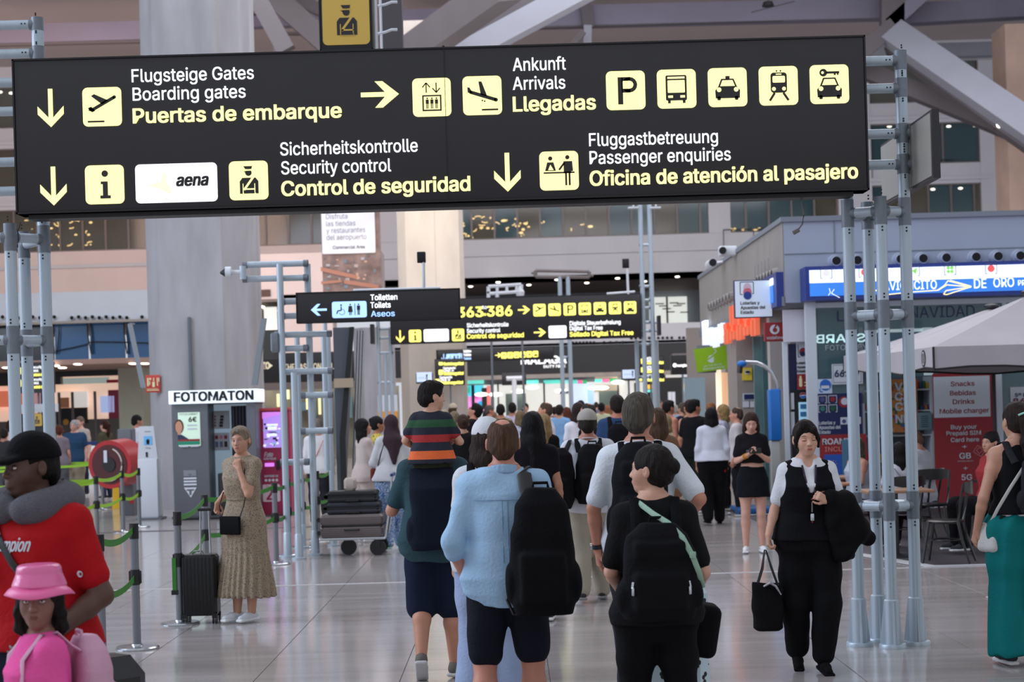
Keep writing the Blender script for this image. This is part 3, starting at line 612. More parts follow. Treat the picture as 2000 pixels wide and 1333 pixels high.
# ---------------- tubular masts ----------------
def post(rt, x, y, zt, r, n_bolt=(), base=True, name='tube'):
    q = MB(); q.tube((x, y, .02), (x, y, zt), r, n=14); t = obj(name, q, M_alu, rt)
    if base:
        q = MB(); q.lathe([(r + .055, 0), (r + .055, .022), (r + .05, .03), (r + .012, .032), (r + .012, .34), (r, .35)], (x, y, 0), 16)
        for k in range(3):
            a0 = k * 2.094 + .5; d = Vector((math.cos(a0), math.sin(a0), 0)); n_ = Vector((-d.y, d.x, 0)) * .006; c0 = Vector((x, y, 0))
            q.add([c0 + d * (r + .05) + n_ + Vector((0, 0, .03)), c0 + d * r + n_ + Vector((0, 0, .03)), c0 + d * r + n_ + Vector((0, 0, .33)), c0 + d * (r + .015) + n_ + Vector((0, 0, .33)),
                   c0 + d * (r + .05) - n_ + Vector((0, 0, .03)), c0 + d * r - n_ + Vector((0, 0, .03)), c0 + d * r - n_ + Vector((0, 0, .33)), c0 + d * (r + .015) - n_ + Vector((0, 0, .33))], [(0, 1, 2, 3), (7, 6, 5, 4), (0, 3, 7, 4), (3, 2, 6, 7)])
        obj('foot', q, M_alu, rt)
    return t
def coupling(rt, p, r, h=.2, bolts=True):
    q = MB(); q.tube(p - Vector((0, 0, h / 2)), p + Vector((0, 0, h / 2)), r * 1.08, n=14, mi=0)
    if bolts:
        for dz in (-h * .72, -h * .60, h * .60, h * .72): q.tube(p + Vector((0, -r * .98, dz)), p + Vector((0, -r * 1.1, dz)), .007, n=6, mi=1)
    obj('coupling', q, [M_aluD, M_bolt], rt)
def crossbar(rt, p, q_, r=.04, bolts=True):
    q = MB(); q.tube(p, q_, r, n=12, mi=0); d = Vector(q_) - Vector(p); L_ = d.length; d.normalize()
    q.tube(Vector(p), Vector(p) + d * .06, r * 1.12, n=12, mi=1); q.tube(Vector(q_) - d * .06, Vector(q_), r * 1.12, n=12, mi=1)
    if bolts and L_ > .25:
        for t in (.085, .11, L_ - .085, L_ - .11):
            c0 = Vector(p) + d * t; q.tube(c0 + Vector((0, -r * .95, 0)), c0 + Vector((0, -r * 1.12, 0)), .006, n=6, mi=2)
    obj('crossbar', q, [M_alu, M_aluD, M_bolt], rt)
def zat(y, x, Y): return P(x, y, Y).z
# right mast of the big sign: four tubes
r_ = .043
A = GP(1679.5, 1262); B_ = GP(1718, 1254); Cc = GP(1744, 1266); D_ = GP(1791, 1260)
mast = root('sign_mast', 'right mast of four aluminium tubes carrying the huge black sign', 'sign mast', ((A.x + D_.x) / 2, A.y, 0))
zA, zD = zat(376, 1654, A.y), zat(115, 1755, D_.y)
post(mast, A.x, A.y, zA, r_); post(mast, D_.x, D_.y, zD, r_)
zmid = zat(412, 1717, Cc.y); post(mast, Cc.x, Cc.y, zmid, r_); post(mast, B_.x, B_.y, zmid - .05, r_)
for y in (416, 616, 988):
    z = zat(y, 1715, A.y)
    pts = [Vector((q_.x, q_.y, z)) for q_ in (A, Cc, D_, B_)]
    for i in range(4): crossbar(mast, pts[i], pts[(i + 1) % 4], .036)
    for p_, t_ in zip(pts, (A, Cc, D_, B_)): coupling(mast, p_, r_)
for y in (119, 173, 262, 322):
    z = zat(y, 1725, D_.y); crossbar(mast, (D_.x - .55, D_.y, z), (D_.x, D_.y, z), .036); coupling(mast, Vector((D_.x, D_.y, z)), r_, .14)
    if y > 200: crossbar(mast, (D_.x, D_.y, z), (D_.x + .24, D_.y, z), .036)
# left mast
lm = root('sign_mast', 'left mast of aluminium tubes carrying the huge black sign', 'sign mast', (P(50, 900, 12.3).x, 12.4, 0))
LT = [(20, 12.2, 460), (47, 12.75, 475), (85, 12.4, 420)]; lp = []
for x, Y, yt in LT:
    X = P(x, yt + 15, Y).x; lp.append(Vector((X, Y, 0))); post(lm, X, Y, zat(yt, x, Y), r_ * 1.03)
X3 = lp[2]
for y in (466, 665):
    z = zat(y, 50, 12.3); pts = [Vector((q_.x, q_.y, z)) for q_ in lp]
    crossbar(lm, pts[0], pts[2], .036); crossbar(lm, pts[1], pts[2], .036); crossbar(lm, pts[0] - Vector((.5, 0, 0)), pts[0], .036)
    for p_ in pts: coupling(lm, p_, r_)
zt = zat(48, 74, 12.75); X4 = P(74, 80, 12.75).x
q = MB(); q.tube((X4, 12.75, 2.9), (X4, 12.75, zt - .04), r_ * 1.05, n=14); obj('tube', q, M_alu, lm)
for y in (48, 104): z = zat(y, 60, 12.75); crossbar(lm, (X4 - 1.0, 12.75, z), (X4, 12.75, z), .036); coupling(lm, Vector((X4, 12.75, z)), r_, .1)
for y in (161, 218, 317, 374): z = zat(y, 10, 12.75); crossbar(lm, (X4 - 1.0, 12.75, z), (X4, 12.75, z), .036)
q = MB(); z_ = zat(463, 38, 12.2); x_ = P(38, 463, 12.2).x; q.path([(x_, 12.155, z_ + .05), (x_ + .006, 12.15, z_ - .02), (x_ - .004, 12.16, z_ - .08)], .005, 6); q.path([(x_ + .004, 12.15, z_ + .03), (x_ + .03, 12.13, z_ + .1)], .004, 5); obj('cable_tie', q, M_bolt, lm)
# side sign on the right mast, seen nearly edge-on
sd = root('side_sign', 'grey-backed black sign seen almost edge-on at the right of the mast', 'sign', P(1806, 330, 12.0))
a = P(1826, 212, 12.0); a2 = P(1830, 337, 12.0); b1 = P(1781, 240, 13.4); b2 = P(1787, 368, 13.4)
def slab(name, q4, th, m, rt, vis=0):
    q = MB(); v = [Vector(t) for t in q4]; n = (v[1] - v[0]).cross(v[3] - v[0]).normalized() * th
    q.add([t for t in v] + [t + n for t in v], [(0, 1, 2, 3), (7, 6, 5, 4), (0, 4, 5, 1), (1, 5, 6, 2), (2, 6, 7, 3), (3, 7, 4, 0)]); return obj(name, q, m, rt, 0)
YN, YFF = 11.6, 13.2; ax = P(1822, 300, YN).x; zt_, zb_ = P(1822, 213, YN).z, P(1822, 348, YN).z
q = MB(); q.bx(ax, ax + .05, YN, YFF, zb_, zt_); obj('panel', q, M_signd, sd, 0); q = MB(); q.bx(ax - .006, ax, YN + .03, YFF - .02, zb_ + .02, zt_ - .02); obj('back_plate', q, mat('grey_back_plate', (150, 148, 142), .5), sd, 0)
# ---- middle mast near the photo booth with the toilets sign
YT = 21.3; kT = px(1, YT)
mm = root('sign_mast', 'slender mast of many tubes beside the photo booth carrying the toilets sign', 'sign mast', (P(600, 1085, YT).x, YT, 0))
def tubep(rt, x, y0, y1, Y, r, base=False, m=None):
    a = P(x, y0, Y); X = P(x, y0, Y).x; z0 = 0.02 if y1 is None else P(x, y1, Y).z
    q = MB(); q.tube((X, Y, z0), (X, Y, a.z), r, n=10); obj('tube', q, m or M_alu, rt)
    if base: q = MB(); q.lathe([(r + .05, 0), (r + .05, .025), (r + .012, .03), (r + .01, .3), (r, .32)], (X, Y, 0), 12); obj('foot', q, M_alu, rt)
def barp(rt, x0, x1, y, Y, r=.04, dY=0):
    a = P(x0, y, Y); c = P(x1, y, Y); crossbar(rt, a, (c.x, Y + dY, a.z), r, False)
tubep(mm, 546, 516, None, 21.2, .042, True); tubep(mm, 600, 516, None, 21.4, .042, True)
tubep(mm, 574, 728, None, 20.9, .04, True); tubep(mm, 580, 660, None, 22.6, .036, True); tubep(mm, 632, 650, 920, 22.4, .036); tubep(mm, 640, 650, None, 22.8, .036, True)
tubep(mm, 474, 520, 546, 21.2, .042); tubep(mm, 634, 610, 655, 23, .03)
for y, x0, x1 in ((518, 474, 602), (546, 474, 602), (590, 548, 600), (618, 548, 600), (655, 536, 648), (682, 536, 602), (727, 548, 650), (773, 588, 650), (843, 588, 650), (904, 548, 604)): barp(mm, x0, x1, y, 21.3)
q = MB(); a, c = P(538, 655, 21.2), P(538, 684, 21.2); q.rbx(a.x - .06, a.x + .05, 21.15, 21.3, c.z - .03, a.z + .03, .02); obj('bracket', q, M_aluD, mm)
q = MB(); p = P(472, 532, 21.2); q.tube(p, p - Vector((.13, 0, 0)), .03, n=10, mi=0); q.tube(p - Vector((.13, 0, 0)), p - Vector((.2, 0, 0)), .075, n=14, mi=0); q.tube(p - Vector((.2, 0, 0)), p - Vector((.27, 0, 0)), .06, .012, n=14, mi=1)
obj('camera', q, [M_white, M_bolt], None, label='white cylindrical camera on the end of the mast arm against the column', cat='security camera')
tl = sign_box('toilets_sign', 578, 572, 899, 623, YT - .3, .14, 'black overhead sign with blue toilet pictograms and Aseos lettering')
YQ = YT - .3
arrow('left', 607, 622, 32, tl, YQ, M_bl); tile('wc', 649, 622, 32, tl, YQ, [M_bl, M_dk], 2.12)
for t, x, y, w_, m in (('Toiletten', 724, 587, 52, M_wh), ('Toilets', 724, 602, 39, M_wh), ('Aseos', 725, 619, 46, M_bl)): textline(t, x, y, w_, 11, 0, .018, parent=tl, Y=YQ, mats=m)
q = MB(); p = P(822, 520, YT); q.tube(P(828, 572, YT), P(827, 512, YT), .02, n=8, mi=0); a = P(823, 503, YT); q.rbx(a.x - .055, a.x + .055, YT - .02, YT + .02, a.z - .07, a.z + .07, .01, 1)
q.tube(P(690, 568, YT), P(860, 563, YT), .02, n=8, mi=0)
obj('flood_lamp', q, [M_white, M_bolt], None, label='small dark flood lamp on a white stalk above the toilets sign', cat='lamp')
# ---- second big sign (gates 363 to 386)
YM = 40.
ms = sign_box('gates_sign', 761, 587, 1253, 659, YM, .25, 'distant black overhead sign reading 363 to 386 with a row of yellow tiles')
textline('B', 850, 624, 14, 19, 0, .035, parent=ms, Y=YM, mats=M_ye); textline('363', 894, 620, 49, 19, 0, .035, parent=ms, Y=YM, mats=M_ye); textline('to', 942, 604, 9, 7, 1, .01, parent=ms, Y=YM); textline('a', 943, 617, 6, 6, 0, .03, parent=ms, Y=YM, mats=M_ye)
textline('386', 952, 618, 48, 19, 0, .035, parent=ms, Y=YM, mats=M_ye)
arrow('right', 1012, 618, 24, ms, YM, M_ye)
for i, k in enumerate(('takeoff', 'landing', 'P', 'bus', 'taxi', 'train', 'rent')): tile(k, 1042 + 29.5 * i, 618.5 - .85 * i, 24, ms, YM, [M_ye, M_dk])
arrow('down', 770, 670, 24, ms, YM, M_ye); tile('i', 799, 669, 24, ms, YM, [M_ye, M_dk])
q = MB(); f = Flat(q, P(828, 668, YM) + Vector((0, -.004, 0)), sc=px(1, YM)); f.rect(0, 0, 49, 24, 0, r=3); f.rect(244, 0, 279, 24, 0, r=3, d=.003); obj('logo_tile', q, M_wh, ms, 0)
tile('police', 883, 667, 24, ms, YM, [M_ye, M_dk])
textline('Sicherheitskontrolle', 912, 640, 81, 8, 1, .016, parent=ms, Y=YM); textline('Security control', 912, 651, 65, 8, 1, .016, parent=ms, Y=YM); textline('Control de seguridad', 912, 662, 111, 9, 0, .026, parent=ms, Y=YM, mats=M_ye)
arrow('right', 1043, 662, 24, ms, YM, M_ye)
textline('Digitale Steuerbefreiung', 1113, 636, 99, 8, 1, .016, parent=ms, Y=YM); textline('Digital Tax Free', 1113, 646, 64, 8, 1, .016, parent=ms, Y=YM); textline('Sellado Digital Tax Free', 1113, 658, 124, 9, 0, .026, parent=ms, Y=YM, mats=M_ye)
m2 = root('sign_mast', 'tall distant mast of paired tubes right of the 363 to 386 sign', 'sign mast', (P(1268, 800, YM).x, YM, 0))
for x, y0 in ((1250, 398), (1268, 398)): tubep(m2, x, y0, None, YM + .2, .055, True)
tubep(m2, 1243, 665, None, YM + .6, .05, True); tubep(m2, 1282, 665, None, YM + .4, .045, True)
for y in (479, 560, 587, 602, 630, 647, 673, 737): barp(m2, 1248, 1272, y, YM + .2, .035)
for y in (631, 647): barp(m2, 1255, 1288, y, YM + .2, .03)
q = MB(); a, c = P(1284, 617, YM), P(1291, 655, YM); q.bx(a.x, c.x, YM - .1, YM + .3, c.z, a.z); obj('side_panel', q, M_signd, m2, 0)
for x in (1237, 1281): q = MB(); p = P(x, 404, YM); q.bx(p.x - .12, p.x + .12, YM, YM + .2, p.z - .03, p.z); q.tube(p, p + Vector((0, 0, .5)), .02, n=6); obj('lamp_arm', q, M_white, m2)
m3 = root('sign_mast', 'distant mast of tubes left of the 363 to 386 sign', 'sign mast', (P(745, 800, YM).x, YM, 0))
for x, y0 in ((738, 620), (762, 640), (752, 690)): tubep(m3, x, y0, None, YM + .3, .045, True)
for y in (643, 661, 690, 748): barp(m3, 738, 768, y, YM + .3, .035)
q = MB(); a, c = P(723, 634, YM), P(731, 672, YM); q.bx(a.x, c.x, YM - .1, YM + .3, c.z, a.z); obj('side_panel', q, M_signd, m3, 0)
m4 = root('sign_mast', 'thin distant mast under the 363 to 386 sign in its middle', 'sign mast', (P(1100, 800, 48).x, 48, 0))
for x in (1093, 1109): tubep(m4, x, 540, None, 48, .06, True)
for y in (699, 767): barp(m4, 1093, 1110, y, 48, .04)
q = MB(); fr = [P(1046, 529, 48), P(1151, 531, 48), P(1151, 542, 48), P(1046, 541, 48)]
for i in range(4): q.tube(fr[i], fr[(i + 1) % 4], .05, n=6)
q.tube(P(1038, 533, 48), P(1046, 535, 48), .04, n=6); q.tube(P(1151, 537, 48), P(1159, 539, 48), .04, n=6); obj('top_frame', q, M_mull, m4)
q = MB(); fr = [P(954, 560, 45), P(1018, 556, 45), P(1018, 570, 45), P(954, 574, 45)]
for i in range(4): q.tube(fr[i], fr[(i + 1) % 4], .05, n=6)
for x in (971, 990, 1009): q.tube(P(x, 558, 45), P(x, 573, 45), .04, n=6)
for x in (954, 971): q.tube(P(x, 570, 45), P(x, 600, 45), .05, n=6)
q.lathe([(.02, .32), (.06, .2), (.12, .1), (.1, 0)], P(1016, 578, 45), 10)
obj('antenna_frame', q, M_white, None, label='white tubular frame with dome standing above the 363 to 386 sign', cat='antenna frame')
q = MB(); q.tube(P(1227, 575, YM), P(1225, 525, YM), .03, n=6, mi=0); p = P(1222, 515, YM); q.rbx(p.x - .08, p.x + .08, YM - .03, YM + .03, p.z - .11, p.z + .11, .01, 1); q.tube(P(1185, 574, YM), P(1240, 570, YM), .03, n=6, mi=0)
obj('flood_lamp', q, [M_white, M_bolt], None, label='small dark flood lamp on a stalk above the 363 to 386 sign', cat='lamp')
support(bpy.data.objects['antenna_frame'], 2)
# ---- third sign and info boards
Y3 = 58.
s3 = sign_box('far_sign', 852, 684, 1082, 702, Y3, .2, 'small far black sign with blue toilet tiles and six yellow tiles')
arrow('down', 860, 706, 14, s3, Y3, M_bl); tile('wc', 872, 706, 14, s3, Y3, [M_bl, M_dk], 1.5); tile('i', 893, 705, 14, s3, Y3, [M_bl, M_dk], .7)
for t, y, m in (('Toiletten', 689, M_wh), ('Toilets', 696, M_wh), ('Aseos', 703, M_bl)): textline(t, 905, y, 15, 5, 0, .03, parent=s3, Y=Y3, mats=m)
arrow('right', 967, 701, 13, s3, Y3, M_ye)
for i, k in enumerate(('takeoff', 'P', 'bus', 'taxi', 'train', 'rent')): tile(k, 979 + 12.3 * i, 701 - .6 * i, 12, s3, Y3, [M_ye, M_dk], .9)
i3 = sign_box('info_board', 849, 702, 908, 752, Y3 - .6, .2, 'dark board with three lit yellow and white text rows left of the far shops')
for j, (y, x) in enumerate(((714, 857), (733, 857), (751, 850))):
    q = MB(); f = Flat(q, P(x, y, Y3 - .6) + Vector((0, -.004, 0)), sc=px(1, Y3)); f.rect(0, 0, 8, 6 + 4 * (j > 0), 0, r=1); obj('tile_mark', q, M_ye, i3, 0)
    if j: textline('Facturación', x + 9, y - 11, 24, 5, 1, .016, parent=i3, Y=Y3 - .6); textline('Check-in', x + 9, y - 6, 20, 5, 1, .016, parent=i3, Y=Y3 - .6)
    textline('Control seguridad', x + 10, y, 38 + 6 * (j == 2), 5.5, 0, .05, parent=i3, Y=Y3 - .6, mats=M_ye)
i4 = sign_box('info_board', 1246, 697, 1297, 745, 52, .2, 'dark board with lit text rows seen behind the tall mast tubes')
for j, (y, x) in enumerate(((711, 1252), (728, 1252), (745, 1247))):
    q = MB(); f = Flat(q, P(x, y, 52) + Vector((0, -.004, 0)), sc=px(1, 52)); f.rect(0, 0, 7, 10, 0, r=1); obj('tile_mark', q, M_ye, i4, 0)
    textline('Facturación', x + 9, y - 9, 24, 5, 1, .016, parent=i4, Y=52); textline('Check-in', x + 9, y - 4, 18, 5, 1, .016, parent=i4, Y=52); textline('Control seguridad', x + 10, y + 1, 34 + 6 * (j == 2), 5.5, 0, .05, parent=i4, Y=52, mats=M_ye)
support(i3); support(i4)
# monitors
M_scr = mat('pale_monitor_screen', (190, 205, 225), .3, em=(182, 198, 224), es=.75)
for (x0, y0, x1, y1, lab) in ((812, 727, 846, 752, 'pale information monitor left of the info board above the boy'), (1214, 722, 1242, 745, 'pale information monitor left of the tall distant mast')):
    mo = sign_box('monitor', x0, y0 + 3, x1, y1 - 3, 50, .12, lab, 'monitor', M_bolt, False)
    q = MB(); f = Flat(q, P(x0, y1 - 3, 50) + Vector((0, -.004, 0)), sc=px(1, 50)); f.rect(2, 2, x1 - x0 - 2, y1 - y0 - 4, 0); f.line([(22, 5), (22, 15)], 2, 1, .006); f.circ(22, 15, 1.8, 1, .006)
    for k in range(4): f.line([(7 + 4 * k, 8), (7 + 4 * k, 12)], .7, 1, .006)
    obj('screen', q, [M_scr, M_bolt], mo, 0); support(mo)
# hanging commercial banner, hung from the roof on two wires
bn = root('hanging_banner', 'tall hanging banner reading Disfruta las tiendas above a city photo', 'banner', P(686, 565, 60))
q = MB(); a, c = P(628, 470, 60), P(743, 470, 60); q.bx(a.x, c.x, 60, 60.06, P(690, 572, 60).z, P(690, 330, 60).z); obj('fabric', q, mat('banner_photo_print', (120, 100, 96), .8, noise=(2.2, .5)), bn, 0)
q = MB(); f = Flat(q, P(628, 570, 60) + Vector((0, -.01, 0)), sc=px(1, 60))
def banner_city(f):
    for k in range(46):
        x, y = R.uniform(2, 104), R.uniform(2, 66); w_, h_ = R.uniform(3, 9), R.uniform(2, 7); f.rect(x, y, x + w_, y + h_, R.choice((1, 2, 3, 4)), .004 + k * .0004)
    f.poly([(0, 40), (0, 48), (70, 30), (70, 22)], 5, .03); f.poly([(45, 22), (45, 14), (112, 2), (112, 10)], 5, .03); f.poly([(0, 14), (0, 20), (40, 22), (40, 17)], 5, .03)
banner_city(f)
f.rect(4, 73, 108, 240, 0, .035, r=2)
for t, y, w_, in (('Disfruta', 141, 42), ('las tiendas', 127, 57), ('y restaurantes', 113.5, 76), ('del aeropuerto', 100, 78)): f.text(t, 13, y, w_, 10, 6, .04)
f.text('Commercial Area', 25, 82, 62, 6.5, 6, .04, bold=.03)
obj('print', q, [mat('banner_white', (206, 208, 216), .8), mat('bn1', (150, 146, 150), .8), mat('bn2', (96, 88, 90), .8), mat('bn3', (176, 140, 124), .8), mat('bn4', (98, 112, 124), .8), mat('bn5', (150, 104, 88), .8), mat('banner_grey_ink', (96, 98, 106), .8)], bn, 0)

q = MB()
for x in (632, 738): a = P(x, 335, 60); q.tube((a.x, 60.03, a.z - .2), (a.x, 60.03, 20.3), .015, n=5)
obj('hanging_wire', q, M_bolt, bn)
# ---------------- far shops in the centre ----------------
def lit(n, col, es): return mat('lit_' + n, col, .6, em=col, es=es, noise=(1.5, .15))
YZ = 88.
ws = wbox(850, 738, 1330, 850, YZ + 3, .4, lit('shop_white', (232, 230, 224), .8), 'wall_shop_front', kind='structure')  # wall made to glow, standing in for the shop lighting
def sbox(n, x0, y0, x1, y1, m, Y=YZ, d=.15, **k): return wbox(x0, y0, x1, y1, Y, d, m, n, ws, **k)
sbox('led_wall', 887, 750, 945, 806, lit('cyan', (90, 214, 232), .95), YZ + 2); sbox('led_wall', 887, 775, 945, 806, lit('pink', (244, 150, 212), .9), YZ + 1.95)
q = MB()
for x, y, rx, ry, m in ((896, 758, 8, 6, 0), (905, 785, 9, 5, 1), (938, 792, 6, 9, 2), (900, 796, 4, 4, 3), (916, 762, 2.2, 8, 3), (930, 776, 6, 4, 0), (912, 790, 7, 5, 1)):
    Flat(q, P(x, y, YZ + 1.9), sc=px(1, YZ)).circ(0, 0, rx, m, 0, 14, ry)
obj('led_flower', q, [lit('rose', (238, 110, 180), .8), lit('lilac', (228, 160, 240), .9), lit('sky', (60, 180, 230), .9), lit('leaf', (50, 190, 150), .7)], ws, 0)
for x0, x1 in ((903, 908), (921, 927)): sbox('door_gap', x0, 752, x1, 806, mat('navy_gap', (30, 50, 100), .5), YZ + 1.8)
sbox('dark_red_panel', 866, 752, 884, 806, mat('dark_maroon', (60, 22, 26), .6), YZ + 1.8); sbox('dark_display', 941, 758, 951, 800, mat('dim_display', (70, 60, 64), .6), YZ + 1.7)
sbox('pink_pillar', 951, 754, 958, 806, lit('coral', (240, 140, 140), .7), YZ + 1.7)
sbox('frosted_partition', 988, 769, 1028, 830, mat('grey_green_partition', (138, 158, 156), .5), YZ + 1.2)
sbox('ice_display', 1114, 748, 1150, 800, lit('ice', (205, 220, 245), .95), YZ + 1.6); sbox('ice_display', 1148, 752, 1160, 800, lit('ice2', (170, 205, 240), .9), YZ + 1.5)
sbox('tan_display', 1160, 752, 1208, 766, mat('tan_interior', (206, 190, 170), .6, em=(206, 190, 170), es=.4), YZ + 1.5); sbox('grey_partition', 1170, 764, 1208, 800, mat('grey_green_partition', (138, 158, 156), .5), YZ + 1.4)
sbox('white_column', 1208, 745, 1222, 800, lit('shop_white', (232, 230, 224), 1), YZ + 1.3); sbox('olive_display', 1226, 770, 1240, 800, mat('olive_interior', (160, 164, 120), .6), YZ + 1.3)
sbox('grey_header', 905, 736, 1300, 748, mat('grey_header_panel', (150, 156, 166), .5), YZ + 1.0)
for x0, x1, c_ in ((910, 945, 'aqua'), (1022, 1052, 'aqua'), (1062, 1094, 'aqua'), (1098, 1110, 'aqua2'), (1114, 1128, 'aqua'), (1128, 1138, 'rosy'), (1138, 1146, 'grn'), (1162, 1176, 'aqua'), (1176, 1190, 'rosy'), (1190, 1204, 'grn')):
    sbox('led_header', x0, 743 - (x0 > 1150) * 2, x1, 750 - (x0 > 1150) * 3, lit(c_, {'aqua': (110, 226, 210), 'aqua2': (150, 226, 230), 'rosy': (244, 120, 170), 'grn': (60, 180, 110)}[c_], .9), YZ + .9)
for x0, x1, c_ in ((1040, 1080, 'aqua2'), (1080, 1135, 'shop_white'), (1150, 1160, 'rosy'), (1160, 1178, 'aqua'), (1178, 1206, 'rosy')):
    sbox('led_header', x0, 729 - (x0 > 1140) * 6, x1, 732 - (x0 > 1140) * 1, lit(c_, (230, 230, 240), .9), YZ - 3.5)
sbox('tan_display', 1162, 731, 1206, 740, mat('tan_interior', (206, 190, 170), .6), YZ + .85)
for x in (872, 959, 972, 1062, 1096, 1112, 1207, 1240): sbox('door_mullion', x, 748, x + 3.5, 850, M_mull, YZ + .8)
for x, y in ((940, 771), (968, 771), (1160, 758), (1176, 758), (1207, 747), (1096, 764), (1040, 757), (1012, 765)):
    q = MB(); q.ball(P(x, y, YZ + .7), (.35, .1, .1), 8); obj('strip_lamp', q, M_lamp, ws)
b = sign_box('black_square_sign', 980, 728, 1028, 752, 72, .2, 'plain black square sign board hanging before the bright far shops')
support(b)
q = MB(); p = P(1004, 740, 70); q.tube((p.x, 70, 0), p, .1, n=8); q.tube(P(989, 740, 70), P(1020, 739, 70), .1, n=8); obj('t_post', q, M_white, None, label='white T-shaped post standing before the black square sign', cat='post')
mg = root('airport_shop_sign', 'white lit capitals MÁLAGA on the dark far fascia', 'shop sign', P(1062, 716, YS - .1))
q = MB(); f = Flat(q, P(1018, 712, YS - .02), sc=px(1, YS)); f.text('MÁLAGA', 0, 0, 88, 14, 0, .05, bold=.035); obj('lettering', q, M_wh, mg, 0)
q = MB(); f = Flat(q, P(1062, 719, YS - .02), sc=px(1, YS)); f.text('DUTY FREE', 0, 0, 42, 5, 0, .05, bold=.03); f.poly([(28, 14), (36, 32), (44, 14), (40, 14), (36, 24), (32, 14)], 0, .06); obj('sub_lettering', q, M_wh, mg, 0)
sh = sign_box('eyewear_shop_sign', 1311, 693, 1360, 731, 60, .5, 'black box sign with small white lettering left of the lime green sign', 'shop sign', M_edge, False)
q = MB(); f = Flat(q, P(1314, 717, 59.98), sc=px(1, 60)); f.circ(4, 3, 4, 0); f.text('sunglass hut', 9, 0, 34, 5, 0, bold=.04); f.rect(-1, 22, 44, 26, 1); obj('lettering', q, [M_wh, M_mull], sh, 0); support(sh)
wbox(1270, 738, 1345, 850, 66, .3, M_edge, 'wall_dark_entrance', kind='structure')
q = MB()
for x in (1309, 1316): a = P(x, 800, 64); q.tube((a.x, 64, 0), (a.x, 64, P(x, 766, 64).z), .07, n=8)
obj('gate_post', q, M_white, None, label='pair of pale gate posts before the black entrance', cat='posts')
sc_ = root('departure_screen', 'tall lit info screen with cyan and orange blocks behind the tall mast', 'screen', (P(1270, 850, 56).x, 56, 0))
q = MB(); a, c = P(1258, 738, 56), P(1284, 800, 56); q.bx(a.x, c.x, 56, 56.2, 0, a.z); obj('casing', q, M_dark, sc_, 0)
for y0, y1, col in ((740, 744, 'aqua'), (752, 760, 'orng'), (762, 766, 'aqua')):
    a, c = P(1262, y0, 55.97), P(1280, y1, 55.97); q = MB(); q.bx(a.x, c.x, 55.95, 55.98, c.z, a.z); obj('screen_block', q, lit('orng', (236, 180, 70), .8) if col == 'orng' else MATS['lit_aqua'], sc_, 0)
# right end: shop units between the kiosk and the far wall
wbox(1345, 640, 1405, 860, 52, .4, mat('greige_wall', (150, 142, 136), .8, noise=(1, .06)), 'wall_right_unit', kind='structure')
wbox(1338, 738, 1378, 830, 51, .4, mat('frosted_blue_glass', (140, 160, 170), .2), 'window_8', kind='structure')
# ---------------- kiosk ----------------
M_kf = mat('kiosk_blue_grey_panel', (158, 168, 186), .55, noise=(.7, .04)); M_ks = mat('kiosk_side_panel', (150, 146, 142), .6, noise=(1.4, .12, (1, 1, .3)))
M_kw = mat('kiosk_white_frame', (206, 214, 222), .45); M_navy = mat('navy_print', (24, 36, 84), .5); M_red = mat('red_print', (150, 38, 46), .55); M_wp = mat('white_print', (206, 212, 220), .5)
KX, KY = 4.42, 27.0
kz1, kz0 = P(1535, 428, KY).z, P(1600, 590, KY).z
wk = root('wall_right', None, None, (KX, KY, 0), kind='structure')
b = MB(); b.bx(KX, 12, KY, 39, kz0, kz1); obj('upper_box', b, M_kf, wk, 0)
b = MB(); b.bx(KX - .02, KX, KY + .02, 39, kz0 - .05, kz1 - .02); obj('side_cladding', b, M_ks, wk, 0)
b = MB(); b.bx(KX - .05, 12, KY - .05, KY, kz1 - .05, kz1 + .03); b.bx(KX - .05, KX, KY, 39, kz1 - .05, kz1 + .03)
b.bx(KX, 12, KY - .012, KY, P(1700, 493, KY).z, P(1700, 493, KY).z + .015); x_ = P(1628, 450, KY).x; b.bx(x_, x_ + .012, KY - .012, KY, P(1700, 493, KY).z, kz1)
b.bx(KX - .06, KX - .02, KY, 39, kz0 - .05, kz0 + .1); obj('trim_joint', b, mat('joint_grey', (120, 128, 140), .5), wk, 0)
for x in (1631, 1672, 1756, 1800, 1845, 1903, 1946, 1989, 2030):
    p = P(x, 512 - (x - 1631) * .028, KY); p.y = KY; q = MB(); q.lathe([(0.001, 0)], n=3) if False else None
    q.tube(p, p + Vector((0, -.05, 0)), .125, .105, n=16, mi=0); q.tube(p + Vector((0, -.05, 0)), p + Vector((0, -.12, 0)), .09, .075, n=16, mi=0); q.tube(p + Vector((0, -.119, .01)), p + Vector((0, -.123, .01)), .068, n=16, mi=1)
    obj('air_nozzle', q, [M_kf, M_hole], wk)
for k in range(6): p = Vector((KX - .02, 27.6 + k * .34, P(1520, 535, 27.5).z + k * .003)); q = MB(); q.tube(p, p + Vector((-.1, 0, 0)), .11, .09, n=12, mi=0); q.tube(p + Vector((-.1, 0, 0)), p + Vector((-.104, 0, 0)), .07, n=12, mi=1); obj('air_nozzle', q, [M_ks, M_hole], wk)
for k in range(8): p = Vector((KX - .02, 33 + k * .5, P(1520, 535, 27.5).z)); q = MB(); q.tube(p, p + Vector((-.1, 0, 0)), .11, .09, n=10, mi=0); q.tube(p + Vector((-.1, 0, 0)), p + Vector((-.104, 0, 0)), .06, n=10, mi=1); obj('air_nozzle', q, [M_ks, M_hole], wk)
